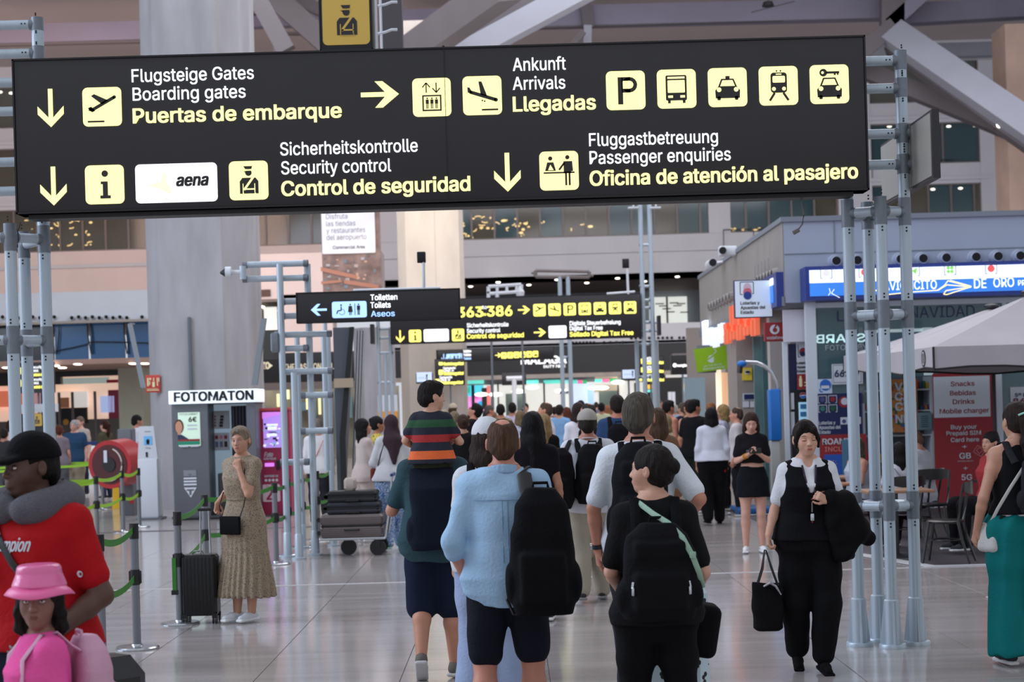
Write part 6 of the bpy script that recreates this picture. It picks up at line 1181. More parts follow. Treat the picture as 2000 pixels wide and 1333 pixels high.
# ---------------- implicit-surface figures ----------------
A_ = np.array
class SD:
    def __init__(s): s.P = []; s.fr = None
    def _f(s, v):
        v = A_(v, float)
        return v if s.fr is None else s.fr[0] @ v + s.fr[1]
    def add(s, lo, hi, fn, k, op): s.P.append((A_(lo), A_(hi), fn, k, op)); return s
    def cone(s, a, b, ra, rb=None, k=.03, op=0):
        a, b = s._f(a), s._f(b); rb = ra if rb is None else rb; ab = b - a; L2 = max(float(ab @ ab), 1e-9)
        def fn(X, Y, Z):
            px_, py_, pz = X - a[0], Y - a[1], Z - a[2]; t = np.clip((px_ * ab[0] + py_ * ab[1] + pz * ab[2]) / L2, 0, 1)
            return np.sqrt((px_ - t * ab[0]) ** 2 + (py_ - t * ab[1]) ** 2 + (pz - t * ab[2]) ** 2) - (ra + (rb - ra) * t)
        r = max(ra, rb); return s.add(np.minimum(a, b) - r, np.maximum(a, b) + r, fn, k, op)
    def chain(s, pts, rs, k=.03, op=0):
        for (a, b), (r1, r2) in zip(zip(pts, pts[1:]), zip(rs, rs[1:])): s.cone(a, b, r1, r2, k, op)
        return s
    def ell(s, c, r, k=.03, op=0, rot=None):
        c = s._f(c); r = A_(r if hasattr(r, '__len__') else (r, r, r), float); Rm = A_(rot) if rot is not None else np.eye(3)
        if s.fr is not None: Rm = s.fr[0] @ Rm
        M = Rm.T
        def fn(X, Y, Z):
            x, y, z = X - c[0], Y - c[1], Z - c[2]
            u = (M[0, 0] * x + M[0, 1] * y + M[0, 2] * z) / r[0]; v = (M[1, 0] * x + M[1, 1] * y + M[1, 2] * z) / r[1]; w_ = (M[2, 0] * x + M[2, 1] * y + M[2, 2] * z) / r[2]
            k0 = np.sqrt(u * u + v * v + w_ * w_) + 1e-9; k1 = np.sqrt((u / r[0]) ** 2 + (v / r[1]) ** 2 + (w_ / r[2]) ** 2) + 1e-9
            return k0 * (k0 - 1) / k1
        m = np.abs(Rm) @ r; return s.add(c - m, c + m, fn, k, op)
    def box(s, c, h, rd=.02, k=.02, op=0, rot=None):
        c = s._f(c); h = A_(h, float) - rd; Rm = A_(rot) if rot is not None else np.eye(3)
        if s.fr is not None: Rm = s.fr[0] @ Rm
        M = Rm.T
        def fn(X, Y, Z):
            x, y, z = X - c[0], Y - c[1], Z - c[2]
            u = np.abs(M[0, 0] * x + M[0, 1] * y + M[0, 2] * z) - h[0]; v = np.abs(M[1, 0] * x + M[1, 1] * y + M[1, 2] * z) - h[1]; w_ = np.abs(M[2, 0] * x + M[2, 1] * y + M[2, 2] * z) - h[2]
            return np.sqrt(np.maximum(u, 0) ** 2 + np.maximum(v, 0) ** 2 + np.maximum(w_, 0) ** 2) + np.minimum(np.maximum(u, np.maximum(v, w_)), 0) - rd
        m = np.abs(Rm) @ (h + rd); return s.add(c - m, c + m, fn, k, op)
    def loft(s, tab, k=.03, op=0, infl=0, p=2.3):       # rows: z, halfwidth, halfdepth, cy, cx
        T = A_([list(r) + [0] * (5 - len(r)) for r in tab], float); T = T[np.argsort(T[:, 0])]; z = T[:, 0]
        def fn(X, Y, Z):
            zz = np.ravel(Z) if Z.ndim == 3 else Z; f = [np.interp(zz, z, T[:, j]).reshape(Z.shape) for j in (1, 2, 3, 4)]
            w_, d = f[0] + infl, f[1] + infl; q = (np.abs((X - f[3]) / w_) ** p + np.abs((Y - f[2]) / d) ** p) ** (1 / p)
            r = (q - 1) * np.minimum(w_, d); return np.maximum(r, np.maximum(z[0] - Z, Z - z[-1]) * .9)
        w_ = T[:, 1].max() + infl; d = T[:, 2].max() + infl
        return s.add((T[:, 4].min() - w_, T[:, 3].min() - d, z[0]), (T[:, 4].max() + w_, T[:, 3].max() + d, z[-1]), fn, k, op)
    def field(s, xs, ys, zs, h):
        Fd = np.full((len(xs), len(ys), len(zs)), .5, np.float32)
        for lo, hi, fn, k, op in s.P:
            m = k + 2.5 * h; sl = []
            for g, l, u in zip((xs, ys, zs), lo, hi): a, b = np.searchsorted(g, l - m), np.searchsorted(g, u + m); sl.append((a, b))
            if any(b <= a for a, b in sl): continue
            (a, b), (c, d), (e, f) = sl
            D = fn(xs[a:b, None, None], ys[None, c:d, None], zs[None, None, e:f]).astype(np.float32); G = Fd[a:b, c:d, e:f]
            if op == 0: hh = np.maximum(k - np.abs(G - D), 0) / k; G[...] = np.minimum(G, D) - hh * hh * k * .25
            else: D = -D; hh = np.maximum(k - np.abs(G - D), 0) / k; G[...] = np.maximum(G, D) + hh * hh * k * .25
        return Fd
    def at(s, X, Y, Z):
        Fd = np.full(X.shape, .5)
        for lo, hi, fn, k, op in s.P:
            D = fn(X, Y, Z)
            if op == 0: hh = np.maximum(k - np.abs(Fd - D), 0) / k; Fd = np.minimum(Fd, D) - hh * hh * k * .25
            else: Fd = np.maximum(Fd, -D)
        return Fd
    def bounds(s): return np.min([p[0] for p in s.P if p[4] == 0], 0), np.max([p[1] for p in s.P if p[4] == 0], 0)
    def surf(s, h, disp=None, lo=None, hi=None):
        l, u = s.bounds(); l = l - 2.5 * h if lo is None else A_(lo); u = u + 2.5 * h if hi is None else A_(hi)
        g = [np.arange(a, b + h, h) for a, b in zip(l, u)]; Fd = s.field(*g, h)
        if disp: Fd = Fd + disp(g[0][:, None, None], g[1][None, :, None], g[2][None, None, :]).astype(np.float32)
        return nets(Fd, *g, h)
    def proj(s, pts, d=(0, -1, 0), start=.5):           # march points onto the surface along d
        p = A_(pts, float); d = A_(d, float); p = p - d * start
        for _ in range(60): p = p + d * (s.at(p[:, 0], p[:, 1], p[:, 2]) * .7)[:, None]
        return p
def nets(Fd, xs, ys, zs, h):
    ins = Fd < 0; n = [k - 1 for k in Fd.shape]; cnt = np.zeros(n, np.int16); S_ = [np.zeros(n, np.float32) for _ in range(3)]
    G = [xs, ys, zs]; crs = []
    for ax in range(3):
        a = [slice(None)] * 3; b = [slice(None)] * 3; a[ax] = slice(0, -1); b[ax] = slice(1, None); F0, F1 = Fd[tuple(a)], Fd[tuple(b)]
        cr = ins[tuple(a)] != ins[tuple(b)]; crs.append((cr, ins[tuple(a)])); I = np.argwhere(cr)
        if not len(I): continue
        t = F0[cr] / (F0[cr] - F1[cr]); pos = [G[j][I[:, j]].astype(np.float32) for j in range(3)]; pos[ax] = pos[ax] + t * h
        o1, o2 = [(1, 2), (0, 2), (0, 1)][ax]
        for da in (0, 1):
            for db in (0, 1):
                J = I.copy(); J[:, o1] -= da; J[:, o2] -= db; ok = (J[:, o1] >= 0) & (J[:, o2] >= 0) & (J[:, o1] < n[o1]) & (J[:, o2] < n[o2]); J = J[ok]; idx = (J[:, 0], J[:, 1], J[:, 2])
                cnt[idx] += 1
                for c in range(3): S_[c][idx] += pos[c][ok]
    m = cnt > 0; ids = np.full(n, -1, np.int64); ids[m] = np.arange(m.sum()); V = np.stack([S_[c][m] / cnt[m] for c in range(3)], 1); Q = []
    for ax in range(3):
        cr, i0 = crs[ax]; I = np.argwhere(cr); o1, o2 = [(1, 2), (2, 0), (0, 1)][ax]
        ok = (I[:, o1] > 0) & (I[:, o2] > 0) & (I[:, o1] < n[o1]) & (I[:, o2] < n[o2]); I = I[ok]; q = []
        for da, db in ((1, 1), (0, 1), (0, 0), (1, 0)): J = I.copy(); J[:, o1] -= da; J[:, o2] -= db; q.append(ids[J[:, 0], J[:, 1], J[:, 2]])
        q = np.stack(q, 1); fl = ~i0[I[:, 0], I[:, 1], I[:, 2]]; q[fl] = q[fl][:, ::-1]; Q.append(q)
    return V, np.concatenate(Q)
def join(parts):
    V, Q, o = [], [], 0
    for v, q in parts: V.append(v); Q.append(q + o); o += len(v)
    return np.concatenate(V), np.concatenate(Q)
def refined(sd, h, boxes):      # coarse surface with finer surface inside the given boxes, one mesh
    V, Q = sd.surf(h); out = []
    C = V[Q].mean(1); keep = np.ones(len(Q), bool)
    for lo, hi, hf in boxes:
        keep &= ~np.all((C > A_(lo) + h * 1.0) & (C < A_(hi) - h * 1.0), 1); out.append(sd.surf(hf, lo=lo, hi=hi))
    return join([(V, Q[keep])] + out)
def qmesh(name, V, Q, s=1.):
    me = bpy.data.meshes.new(name); V = np.asarray(V, np.float32) * s; used = np.unique(Q); mp = np.full(len(V), -1); mp[used] = np.arange(len(used)); V = V[used]; Q = mp[Q].astype(np.int32)
    me.vertices.add(len(V)); me.vertices.foreach_set('co', V.ravel()); me.loops.add(Q.size); me.loops.foreach_set('vertex_index', Q.ravel())
    me.polygons.add(len(Q)); me.polygons.foreach_set('loop_start', np.arange(0, Q.size, 4, dtype=np.int32)); me.polygons.foreach_set('loop_total', np.full(len(Q), 4, np.int32))
    me.update(calc_edges=True); return me
def folds(amp, seed=0, fz=16., fx=24.):
    r = random.Random(seed); a = [r.uniform(0, 6.3) for _ in range(8)]
    def fn(X, Y, Z):
        w_ = np.sin(X * fx + a[0] + 2.2 * np.sin(Z * 7 + a[1])) * np.sin(Y * fx * .8 + a[2] + Z * 5) + .9 * np.sin(Z * fz + X * 14 * math.sin(a[3]) + 1.6 * np.sin(Y * 13 + X * 9 + a[4])) + .5 * np.sin(Z * fz * 2.3 + X * 30 + Y * 21 + a[5])
        return amp * w_ * .5
    return fn
def hairdisp(amp, seed=0):
    def fn(X, Y, Z): return amp * (np.sin(X * 170 + 3 * np.sin(Z * 30 + seed)) * .5 + np.sin(Y * 150 + 3 * np.sin(Z * 26 + seed)) * .5 + .6 * np.sin(X * 60 + Y * 70 + Z * 20))
    return fn
def skinm(c): return mat('skin_%d_%d_%d' % c, c, .5, noise=(9, .07), bump=(140, .12))
def hairm(c): return mat('hair_%d_%d_%d' % c, tuple(int(v * .85) for v in c), .62, noise=(60, .45, (1, 1, .1)), bump=(110, .9, (1, 1, .08)))
def cloth(c, n=None, **k): return mat(n or 'cloth_%d_%d_%d' % c, c, .85, noise=(5, .07), bump=(60, .25), **k)
MALE = [(.79, .09, .075), (.86, .16, .105), (.94, .172, .118), (1.04, .158, .11), (1.14, .155, .11, .005), (1.27, .175, .12, .01), (1.37, .185, .112, .005), (1.43, .155, .085), (1.475, .085, .065), (1.51, .058, .055)]
FEM = [(.79, .09, .075), (.85, .165, .11), (.93, .18, .122), (1.03, .155, .108), (1.12, .132, .096, .005), (1.24, .148, .115, .02), (1.31, .152, .118, .025), (1.38, .15, .095, .005), (1.43, .13, .075), (1.475, .07, .055), (1.505, .05, .048)]
def rotm(yaw=0, pitch=0, roll=0):
    return A_(Matrix.Rotation(math.radians(yaw), 3, 'Z') @ Matrix.Rotation(math.radians(-pitch), 3, 'X') @ Matrix.Rotation(math.radians(roll), 3, 'Y'))
def hand_prims(sd, w, d, pn, side, curl=25, sc=1., spread=0., thumb=1.):
    w, d, pn = A_(w, float), A_(d, float), A_(pn, float); d /= np.linalg.norm(d); pn = pn - d * (pn @ d); pn /= np.linalg.norm(pn); sv = np.cross(d, pn) * side
    for o, r in ((-.024, .015), (-.008, .016), (.008, .016), (.024, .015)): sd.cone(w + sv * o * .7 * sc, w + d * .082 * sc + sv * o * sc, r * sc, .013 * sc, .012)
    for i, (o, ln) in enumerate(((-.030, .80), (-.0105, .96), (.0105, 1.0), (.030, .92))):     # little .. index (thumb side +)
        p = w + d * .08 * sc + sv * o * sc; a = 0
        for j, (l, r) in enumerate(((.040, .0092), (.027, .0083), (.021, .0074))):
            a += math.radians(curl * (.7 if j == 0 else 1.1) + (3 - i) * 3); q = p + (d * math.cos(a) + pn * math.sin(a) + sv * spread * (i - 1.5)) * l * ln * sc
            sd.cone(p, q, r * sc, (r - .0006) * sc, .005); p = q
    p = w + d * .022 * sc + sv * .026 * sc; q = p + (d * .62 + sv * .62 + pn * .35) * .042 * sc; r_ = q + (d * .86 + sv * .22 * thumb + pn * .42) * .032 * sc; t = r_ + (d * .9 + pn * .4 - sv * .1) * .024 * sc
    sd.cone(p, q, .015 * sc, .0115 * sc, .012).cone(q, r_, .0105 * sc, .0098 * sc, .006).cone(r_, t, .0096 * sc, .008 * sc, .005)
def person(px_, Y, H, rz, label, sex='m', b=1., skin=(198, 150, 124), hair=('short', (60, 44, 34)), top=('tee', (220, 220, 220)), bot=('trousers', (40, 44, 60)), shoes=((60, 60, 64), (220, 220, 220)),
           arms=None, legs=None, head=(0, 0, 0), hs=1., lod=2, group=None, neck=0, cy=None, sit=False, z0=0., tab=None, eyes=True, curl=25, shoff=0., hat=None, x=None, extra=None, pyx=900, tilt=0, belt=None, palms=None):
    s = H / 1.75; X = P(px_, pyx, Y).x if x is None else x; rt = root('person', label, 'person', (X, Y, z0), math.radians(rz), group)
    if tilt: rt.rotation_euler = (math.radians(tilt), 0, math.radians(rz))
    T = tab or (MALE if sex == 'm' else FEM); T = [(r[0], r[1] * b, r[2] * (b if b < 1.2 else 1 + (b - 1) * 1.2), r[3] if len(r) > 3 else 0) for r in T]
    sw = (.158 if sex == 'm' else .138) * (1 + (b - 1) * .7) + shoff; ra = (.92 if sex == 'm' else .80) * (1 + (b - 1) * .8)
    arms = arms or {}; legs = legs or {}; J = {}
    for sd_, n in ((-1, 'L'), (1, 'R')):
        J['sh' + n] = A_((sd_ * sw, 0, 1.415)); e, w_ = arms.get(n, ((sd_ * (sw + .06), -.03, 1.14), (sd_ * (sw + .075), .05, .90))); J['el' + n] = A_(e, float); J['wr' + n] = A_(w_, float)
        J['hi' + n] = A_((sd_ * .085 * (b if sex == 'm' else b * 1.03), 0, .90)); kn, an = legs.get(n, ((sd_ * .095, .015, .49), (sd_ * .10, -.02, .09))); J['kn' + n] = A_(kn, float); J['an' + n] = A_(an, float)
    hb = [.013, .017, .024][lod]; hh = [.0042, .0072, .013][lod]
    body = SD(); body.loft(T, .04); nr = .056 if sex == 'm' else .047
    hp = A_((0, .0, 1.535)); HR = rotm(*head); hc = hp + HR @ A_((0, .012, .105)) * hs
    body.cone((0, -.012, 1.42), hc + HR @ A_((0, -.02, -.06)) * hs, nr * (1 + (b - 1) * .5), nr * .95 * min(hs, 1.15), .05)
    for n, sg in (('L', -1), ('R', 1)):
        sh, el, wr = J['sh' + n], J['el' + n], J['wr' + n]; body.cone((sg * .07, -.005, 1.44), sh, .055, .056 * ra, .06)
        m = sh + (el - sh) * .35; body.cone(sh, m, .056 * ra, .05 * ra, .03).cone(m, el, .05 * ra, .040 * ra, .02); m = el + (wr - el) * .28; body.cone(el, m, .040 * ra, .042 * ra, .02).cone(m, wr, .042 * ra, .027 * ra, .015)
        hi, kn, an = J['hi' + n], J['kn' + n], J['an' + n]; bt = b if sex == 'm' else b * 1.04
        body.cone(hi, hi + (kn - hi) * .45, .088 * bt, .076 * bt, .04).cone(hi + (kn - hi) * .45, kn, .076 * bt, .052 * bt, .03)
        sd2 = (an - kn); bk = np.cross(sd2, (1, 0, 0)); bk = bk / (np.linalg.norm(bk) + 1e-9); bk = -bk if bk[1] > 0 else bk
        body.cone(kn, kn + sd2 * .3 + bk * .018, .052 * bt, .056 * bt, .025).cone(kn + sd2 * .3 + bk * .018, an, .055 * bt, .036, .02)
    boxes = []
    # head
    body.fr = (HR * hs, hc)
    def scl(r): return tuple(v * hs for v in r) if hasattr(r, '__len__') else r * hs
    Rr = [(0, (0, -.016, .022), (.077, .096, .094), .03), (0, (0, .024, -.020), (.060, .067, .084), .03), (0, (0, .042, -.080), (.037, .038, .030), .035), (0, (0, .068, -.098), (.019, .017, .016), .025),
          (0, (.034, .054, -.036), (.022, .024, .026), .03), (0, (-.034, .054, -.036), (.022, .024, .026), .03)]
    if lod < 2 or True:
        Rr += [(0, (0, .071, .018), (.048, .018, .016), .02), (1, (.031, .096, -.003), (.017, .014, .0115), .014), (1, (-.031, .096, -.003), (.017, .014, .0115), .014)]
        Rr += [(0, (0, .082, -.066), (.025, .014, .018), .02), (0, (.083, -.010, -.012), (.010, .019, .031), .008), (0, (-.083, -.010, -.012), (.010, .019, .031), .008), (1, (.094, -.004, -.008), (.006, .009, .015), .006), (1, (-.094, -.004, -.008), (.006, .009, .015), .006)]
    Rb = body.fr
    def hell(sd, c, r, k, op=0):
        sd.fr = None; sd.ell(hc + HR @ (A_(c) * hs), scl(r), k * hs, op, HR)
    for op, c, r, k in Rr: hell(body, c, r, k, op)
    body.fr = None; hx = lambda c: hc + HR @ (A_(c, float) * hs)
    body.cone(hx((0, .084, .004)), hx((0, .106, -.034)), .0075 * hs, .0115 * hs, .014 * hs); 
    for sg in (-1, 1): body.ell(hx((sg * .0115, .098, -.037)), .0085 * hs, .008)
    if skin[0] < 110:
        hell(body, (0, .094, -.06), (.022, .010, .010), .01); hell(body, (0, .092, -.074), (.022, .011, .011), .01)
    lo = hc - .15 * hs; hi_ = hc + .15 * hs; lo[2] = hc[2] - .118 * hs; boxes.append((lo, hi_, hh * hs))
    pal = palms or {}
    for n, sg in (('L', -1), ('R', 1)):
        el, wr = J['el' + n], J['wr' + n]; d = wr - el; d = d / np.linalg.norm(d); pv = pal.get(n, {}); d = A_(pv.get('d', d), float)
        if lod < 2 or n in pal:
            hand_prims(body, wr, d, pv.get('pn', (-sg, .2, 0)), pv.get('side', -sg * 1), pv.get('curl', curl), ra if sex == 'm' else .92 * min(ra * 1.1, 1.1), thumb=pv.get('th', 1)); l_ = np.minimum(wr, wr + d * .17) - .06; u_ = np.maximum(wr, wr + d * .17) + .06; boxes.append((l_, u_, .0042 if lod == 0 else .0062))
        else: body.cone(wr, wr + d * .08, .03, .032, .02).cone(wr + d * .08, wr + d * .16, .03, .018, .02)
    V, Q = refined(body, hb, boxes); bo = obj('body', qmesh('body', V, Q, s), skinm(skin), rt, 180, world=False)
    def place(name, mb, mm, parent=rt, smooth=35):
        me = mesh_from(mb, name); me.transform(Matrix.Scale(s, 4)); return obj(name, me, mm, parent, smooth, world=False)
    def smesh(name, sd, mm, h, disp=None, **k): V, Q = sd.surf(h, disp); return obj(name, qmesh(name, V, Q, s), mm, rt, 180, world=False, **k)
    # face
    hm = hairm(hair[1]) if hair else None
    if lod < 2 and eyes:
        q = MB()
        for sg in (-1, 1):
            if eyes != 'closed':
                q.ball(hx((sg * .031, .0745, -.003)), .0125 * hs, 14, 0)
                pd = hx((sg * .031 + (eyes[0] if isinstance(eyes, tuple) else 0), .0830, -.003)); q.ball(pd, (.0058 * hs, .0046 * hs, .0058 * hs), 10, 1)
        if eyes != 'closed':
            place('eyes', q, [mat('eye_white', (214, 208, 204), .25), mat('iris_dark', (44, 30, 24), .2)])
        if eyes != 'closed':
            li = SD()
            for sg in (-1, 1): li.ell(hx((sg * .031, .0765, .0035)), (.0155 * hs, .0115 * hs, .0075 * hs), .002, 0, HR @ rotm(0, 18, 0)); li.ell(hx((sg * .031, .0755, -.012)), (.0145 * hs, .0105 * hs, .004 * hs), .002, 0, HR)
            V, Q = li.surf(.0022); obj('eyelids', qmesh('eyelids', V, Q, s), skinm(skin), rt, 180, world=False)
        else:
            li = SD()
            for sg in (-1, 1): li.ell(hx((sg * .031, .0755, -.004)), (.0155 * hs, .0125 * hs, .0115 * hs), .002, 0, HR)
            V, Q = li.surf(.0025); obj('eyelids', qmesh('eyelids', V, Q, s), skinm(skin), rt, 180, world=False)
        q = MB(); lz = -.010 if eyes == 'closed' else -.0005 + .0025
        for sg in (-1, 1):
            q.path([hx((sg * .047, .078, lz - .002)), hx((sg * .040, .0855, lz)), hx((sg * .031, .0885, lz + (0 if eyes != 'closed' else -.002))), hx((sg * .022, .087, lz)), hx((sg * .017, .083, lz - .002))], .0011 * hs, 5)
        place('lashes', q, hairm((30, 22, 20)))
        q = MB()
        for sg in (-1, 1): q.path([hx((sg * .052, .074, .018)), hx((sg * .042, .084, .0235)), hx((sg * .030, .0895, .0235)), hx((sg * .017, .0905, .019))], [.0015 * hs, .0028 * hs, .0032 * hs, .0024 * hs], 6, flat=.5)
        place('eyebrows', q, hairm(tuple(int(c * .8) for c in hair[1]) if hair else (40, 30, 26)))
        li = SD(); lc = tuple(int(v) for v in (skin[0] * .86, skin[1] * .62, skin[2] * .62)); li.chain([hx((-.025, .0865, -.067)), hx((-.011, .0968, -.0645)), hx((0, .0978, -.0655)), hx((.011, .0968, -.0645)), hx((.025, .0865, -.067))], [.0012 * hs, .0038 * hs, .0036 * hs, .0038 * hs, .0012 * hs], .002)
        li.chain([hx((-.023, .0865, -.0685)), hx((-.010, .0955, -.0715)), hx((0, .0962, -.072)), hx((.010, .0955, -.0715)), hx((.023, .0865, -.0685))], [.0012 * hs, .0042 * hs, .0044 * hs, .0042 * hs, .0012 * hs], .002); V, Q = li.surf(.0018 if lod == 0 else .003); obj('lips', qmesh('lips', V, Q, s), skinm(lc), rt, 180, world=False)
    # hair
    if hair and hair[0] != 'none':
        st_ = hair[0]; hr = SD(); t = {'buzz': .004, 'thin': .005}.get(st_, .011)
        hell(hr, (0, -.018, .024), (.077 + t, .096 + t, .094 + t * 1.1), .01)
        if st_ in ('short', 'full', 'buzz', 'thin', 'grey', 'combed'): hell(hr, (0, -.035, -.035), (.074 + t * .6, .078 + t, .07), .03)
        if st_ in ('full',): hell(hr, (0, .035, .085), (.06, .06, .035), .03)
        if st_ == 'combed': hell(hr, (0, .045, .083), (.062, .05, .034), .03); hell(hr, (.01, -.03, .075), (.07, .08, .05), .03)
        fz = {'thin': (.0, .125, -.0), 'buzz': (0, .115, -.03)}.get(st_, (0, .122, -.045)); hell(hr, fz, (.073, .09, .122) if st_ == 'combed' else (.073, .084, .108) if st_ != 'thin' else (.08, .085, .10), .012, 1)
        if st_ in ('short', 'full', 'buzz', 'thin', 'grey', 'combed', 'bun', 'pony'):
            for sg in (-1, 1): hell(hr, (sg * .088, .018, -.05), (.032, .050, .062), .01, 1)
            if st_ not in ('bun', 'pony'): (hell(hr, (0, -.03, -.17), (.12, .13, .062), .012, 1), hell(hr, (.082, -.03, -.10), (.046, .10, .05), .015, 1), hell(hr, (-.082, -.03, -.10), (.046, .10, .05), .015, 1))
        if st_ in ('long', 'bob', 'vlong'):
            zl = {'long': -.30, 'bob': -.14, 'vlong': -.46}[st_]
            for sg in (-1, 1): hr.fr = None; hr.chain([hx((sg * .066, -.012, .02)), hx((sg * .078, -.012, -.06)), hx((sg * .078, -.025, -.12)), hx((sg * .07, -.03, zl))], [.022 * hs, .024 * hs, .026 * hs, .018 * hs], .03)
            hr.chain([hx((0, -.06, 0)), hx((0, -.07, -.12)), hx((0, -.085, zl))], [.055 * hs, .055 * hs, .04 * hs], .04); hr.chain([hx((-.045, -.05, -.02)), hx((-.045, -.055, -.12)), hx((-.045, -.07, zl + .02))], [.04 * hs, .04 * hs, .03 * hs], .03); hr.chain([hx((.045, -.05, -.02)), hx((.045, -.055, -.12)), hx((.045, -.07, zl + .01))], [.04 * hs, .04 * hs, .03 * hs], .03)
        elif st_ == 'bun': hell(hr, (0, -.05, -.03), (.068, .066, .06), .03); hell(hr, hair[2] if len(hair) > 2 else (0, -.125, .02), (.042, .036, .042), .012)
        elif st_ == 'pony': hell(hr, (0, -.05, -.03), (.068, .066, .06), .03); hr.fr = None; hr.chain([hx((0, -.105, .05)), hx((0, -.135, 0)), hx((0, -.125, -.15)), hx((0, -.10, -.30))], [.022 * hs, .036 * hs, .038 * hs, .014 * hs], .02)
        if st_ in ('long', 'bob', 'vlong'): hell(hr, (0, .125, -.06), (.062, .105, .10), .012, 1)
        if st_ == 'fringe':
            hr = SD(); hell(hr, (0, -.018, .024), (.085, .103, .102), .01); hell(hr, (0, -.05, -.045), (.075, .07, .07), .03); hell(hr, (.012, .125, -.055), (.062, .078, .082), .014, 1); hr.fr = None
            hr.chain([hx((.03, .055, .10)), hx((-.035, .088, .06)), hx((-.068, .06, .0)), hx((-.074, .035, -.06))], [.022 * hs, .018 * hs, .014 * hs, .008 * hs], .02); hr.chain([hx((.02, .06, .10)), hx((.062, .055, .05)), hx((.077, .03, -.01)), hx((.076, .015, -.07))], [.022 * hs, .015 * hs, .011 * hs, .006 * hs], .02)
        hr.fr = None
        if st_ == 'thin': hell(hr, (0, -.055, .122), (.036, .046, .030), .03, 1)
        ah = [.0045, .007, .012][lod] * hs; V, Q = hr.surf(ah, hairdisp(.0019 * hs, len(label))); obj('hair', qmesh('hair', V, Q, s), hm, rt, 180, world=False)
    # clothing
    hc_ = [.0105, .015, .022][lod]
    if top:
        kind, col = top[0], top[1]; tm = col if isinstance(col, bpy.types.Material) else cloth(col); tp = SD(); o = dict(fl=.022, hem=.86, infl=.014, loose=.0, slv=.52, sr=.018); o.update(top[2] if len(top) > 2 else {})
        tab_ = []
        for r in T:
            if r[0] >= o['hem'] - .02: lz_ = max(0, min(1, (1.3 - r[0]) / .35)) * o['loose'] + o['fl'] * max(0, min(1, (1.12 - r[0]) / .1)); tab_.append((r[0], r[1] + lz_, r[2] + lz_ * .8, r[3]))
        h0 = [np.interp(o['hem'], [r[0] for r in T], [r[j] for r in T]) for j in (1, 2, 3)]; lz_ = o['loose'] + o['fl'] * max(0, min(1, (1.12 - o['hem']) / .1)); tab_ = [(o['hem'], h0[0] + lz_, h0[1] + lz_, h0[2])] + [r for r in tab_ if r[0] > o['hem'] + .01]
        zt = o.get('neck', 1.485); n0 = [np.interp(zt, [r[0] for r in T], [r[j] for r in T]) for j in (1, 2, 3)]; tab_ = [r for r in tab_ if r[0] < zt - .01] + [(zt, *n0)]
        tp.loft(tab_, .03, 0, o['infl'])
        for n, sg in (('L', -1), ('R', 1)):
            sh, el, wr = J['sh' + n], J['el' + n], J['wr' + n]
            if kind == 'tank': tp.cone((sg * .06, -.005, 1.43), sh - A_((sg * .05, 0, -.01)), .045, .05, .03); continue
            tp.cone((sg * .07, -.005, 1.435), sh, .055 + .012, .056 * ra + .013, .05); f = o['slv']; rr = o['sr']
            e1 = sh + (el - sh) * min(1, f); tp.cone(sh, e1, .056 * ra + .012, (.054 - .014 * min(1, f)) * ra + rr * .72, .03)
            if f > 1: e2 = el + (wr - el) * (f - 1); tp.cone(el, e2, .040 * ra + rr * .72, (.042 - .014 * (f - 1)) * ra + rr * .6, .03)
            if f > 1 and o.get('cuff'): e3 = el + (wr - el) * (f - 1); dd = (wr - el) / np.linalg.norm(wr - el); tp.cone(e3 - dd * .03, e3 + dd * .01, .042 * ra + rr * .72 + .004, None, .008)
        if kind in ('tank', 'vneck', 'vest'): tp.ell((0, .12, 1.47), (.052, .10, .10 if kind != 'vest' else .19), .01, 1)
        elif kind == 'open': tp.ell((0, .10, 1.50), (.045, .08, .07), .01, 1)
        if kind == 'tank':
            for sg in (-1, 1): tp.ell((sg * (sw + .035), 0, 1.37), (.06, .12, .09), .01, 1)
        tp.ell((0, -.01, 1.52), (.062 if sex == 'm' else .054, .062, .045), .008, 1)
        to = smesh(o.get('name', 'shirt'), tp, tm, hc_, folds(o.get('fold', .006), len(label)))
        if kind in ('open', 'shirt', 'polo') and lod < 2:
            q = MB(); R0 = .066 if sex == 'm' else .058; q.path([(R0 * math.sin(a), -.012 + R0 * .95 * -math.cos(a), 1.505 - .035 * (1 - math.cos(a)) * .5) for a in [math.radians(t) for t in range(-140, 141, 20)]], .021, 8, flat=.28); place('collar', q, tm)
    else: tp = None
    if bot:
        kind, col = bot[0], bot[1]; bm = col if isinstance(col, bpy.types.Material) else cloth(col); bp = SD(); o = dict(infl=.010, w=.012, ank=.10, waist=1.02, knee=.42); o.update(bot[2] if len(bot) > 2 else {})
        wt = [r for r in T if r[0] < o['waist']]; n0 = [np.interp(o['waist'], [r[0] for r in T], [r[j] for r in T]) for j in (1, 2, 3)]; bt = b if sex == 'm' else b * 1.04
        if kind != 'skirt' and kind != 'dress': bp.loft(wt + [(o['waist'], *n0)], .04, 0, o['infl'])
        for n in 'LR':
            hi, kn, an = J['hi' + n], J['kn' + n], J['an' + n]; w_ = o['w'] + (.010 if lod else .004)
            if kind == 'shorts': f = 1 - o.get('short', .15); e = hi + (kn - hi) * f; bp.cone(hi, e, .088 * bt + w_, (.088 - .03 * f) * bt + w_ + o.get('flare', .015), .04)
            elif kind == 'trousers':
                m = hi + (kn - hi) * .5; bp.cone(hi, m, .088 * bt + w_, .074 * bt + w_, .04).cone(m, kn, .074 * bt + w_, .056 * bt + w_, .03); e = kn + (an - kn) * o.get('len', .97)
                bp.cone(kn, e, .062 * bt + w_ + .004, o.get('cuffr', .05) + w_ * .5, .03)
        if o.get('cuffr', 0) > .1: bp.box((0, 0, -.145), (1, 1, .22), .002, .004, 1)
        if kind in ('skirt', 'dress'): bp.loft(o['tab'], .03, 0, 0, 2.2)
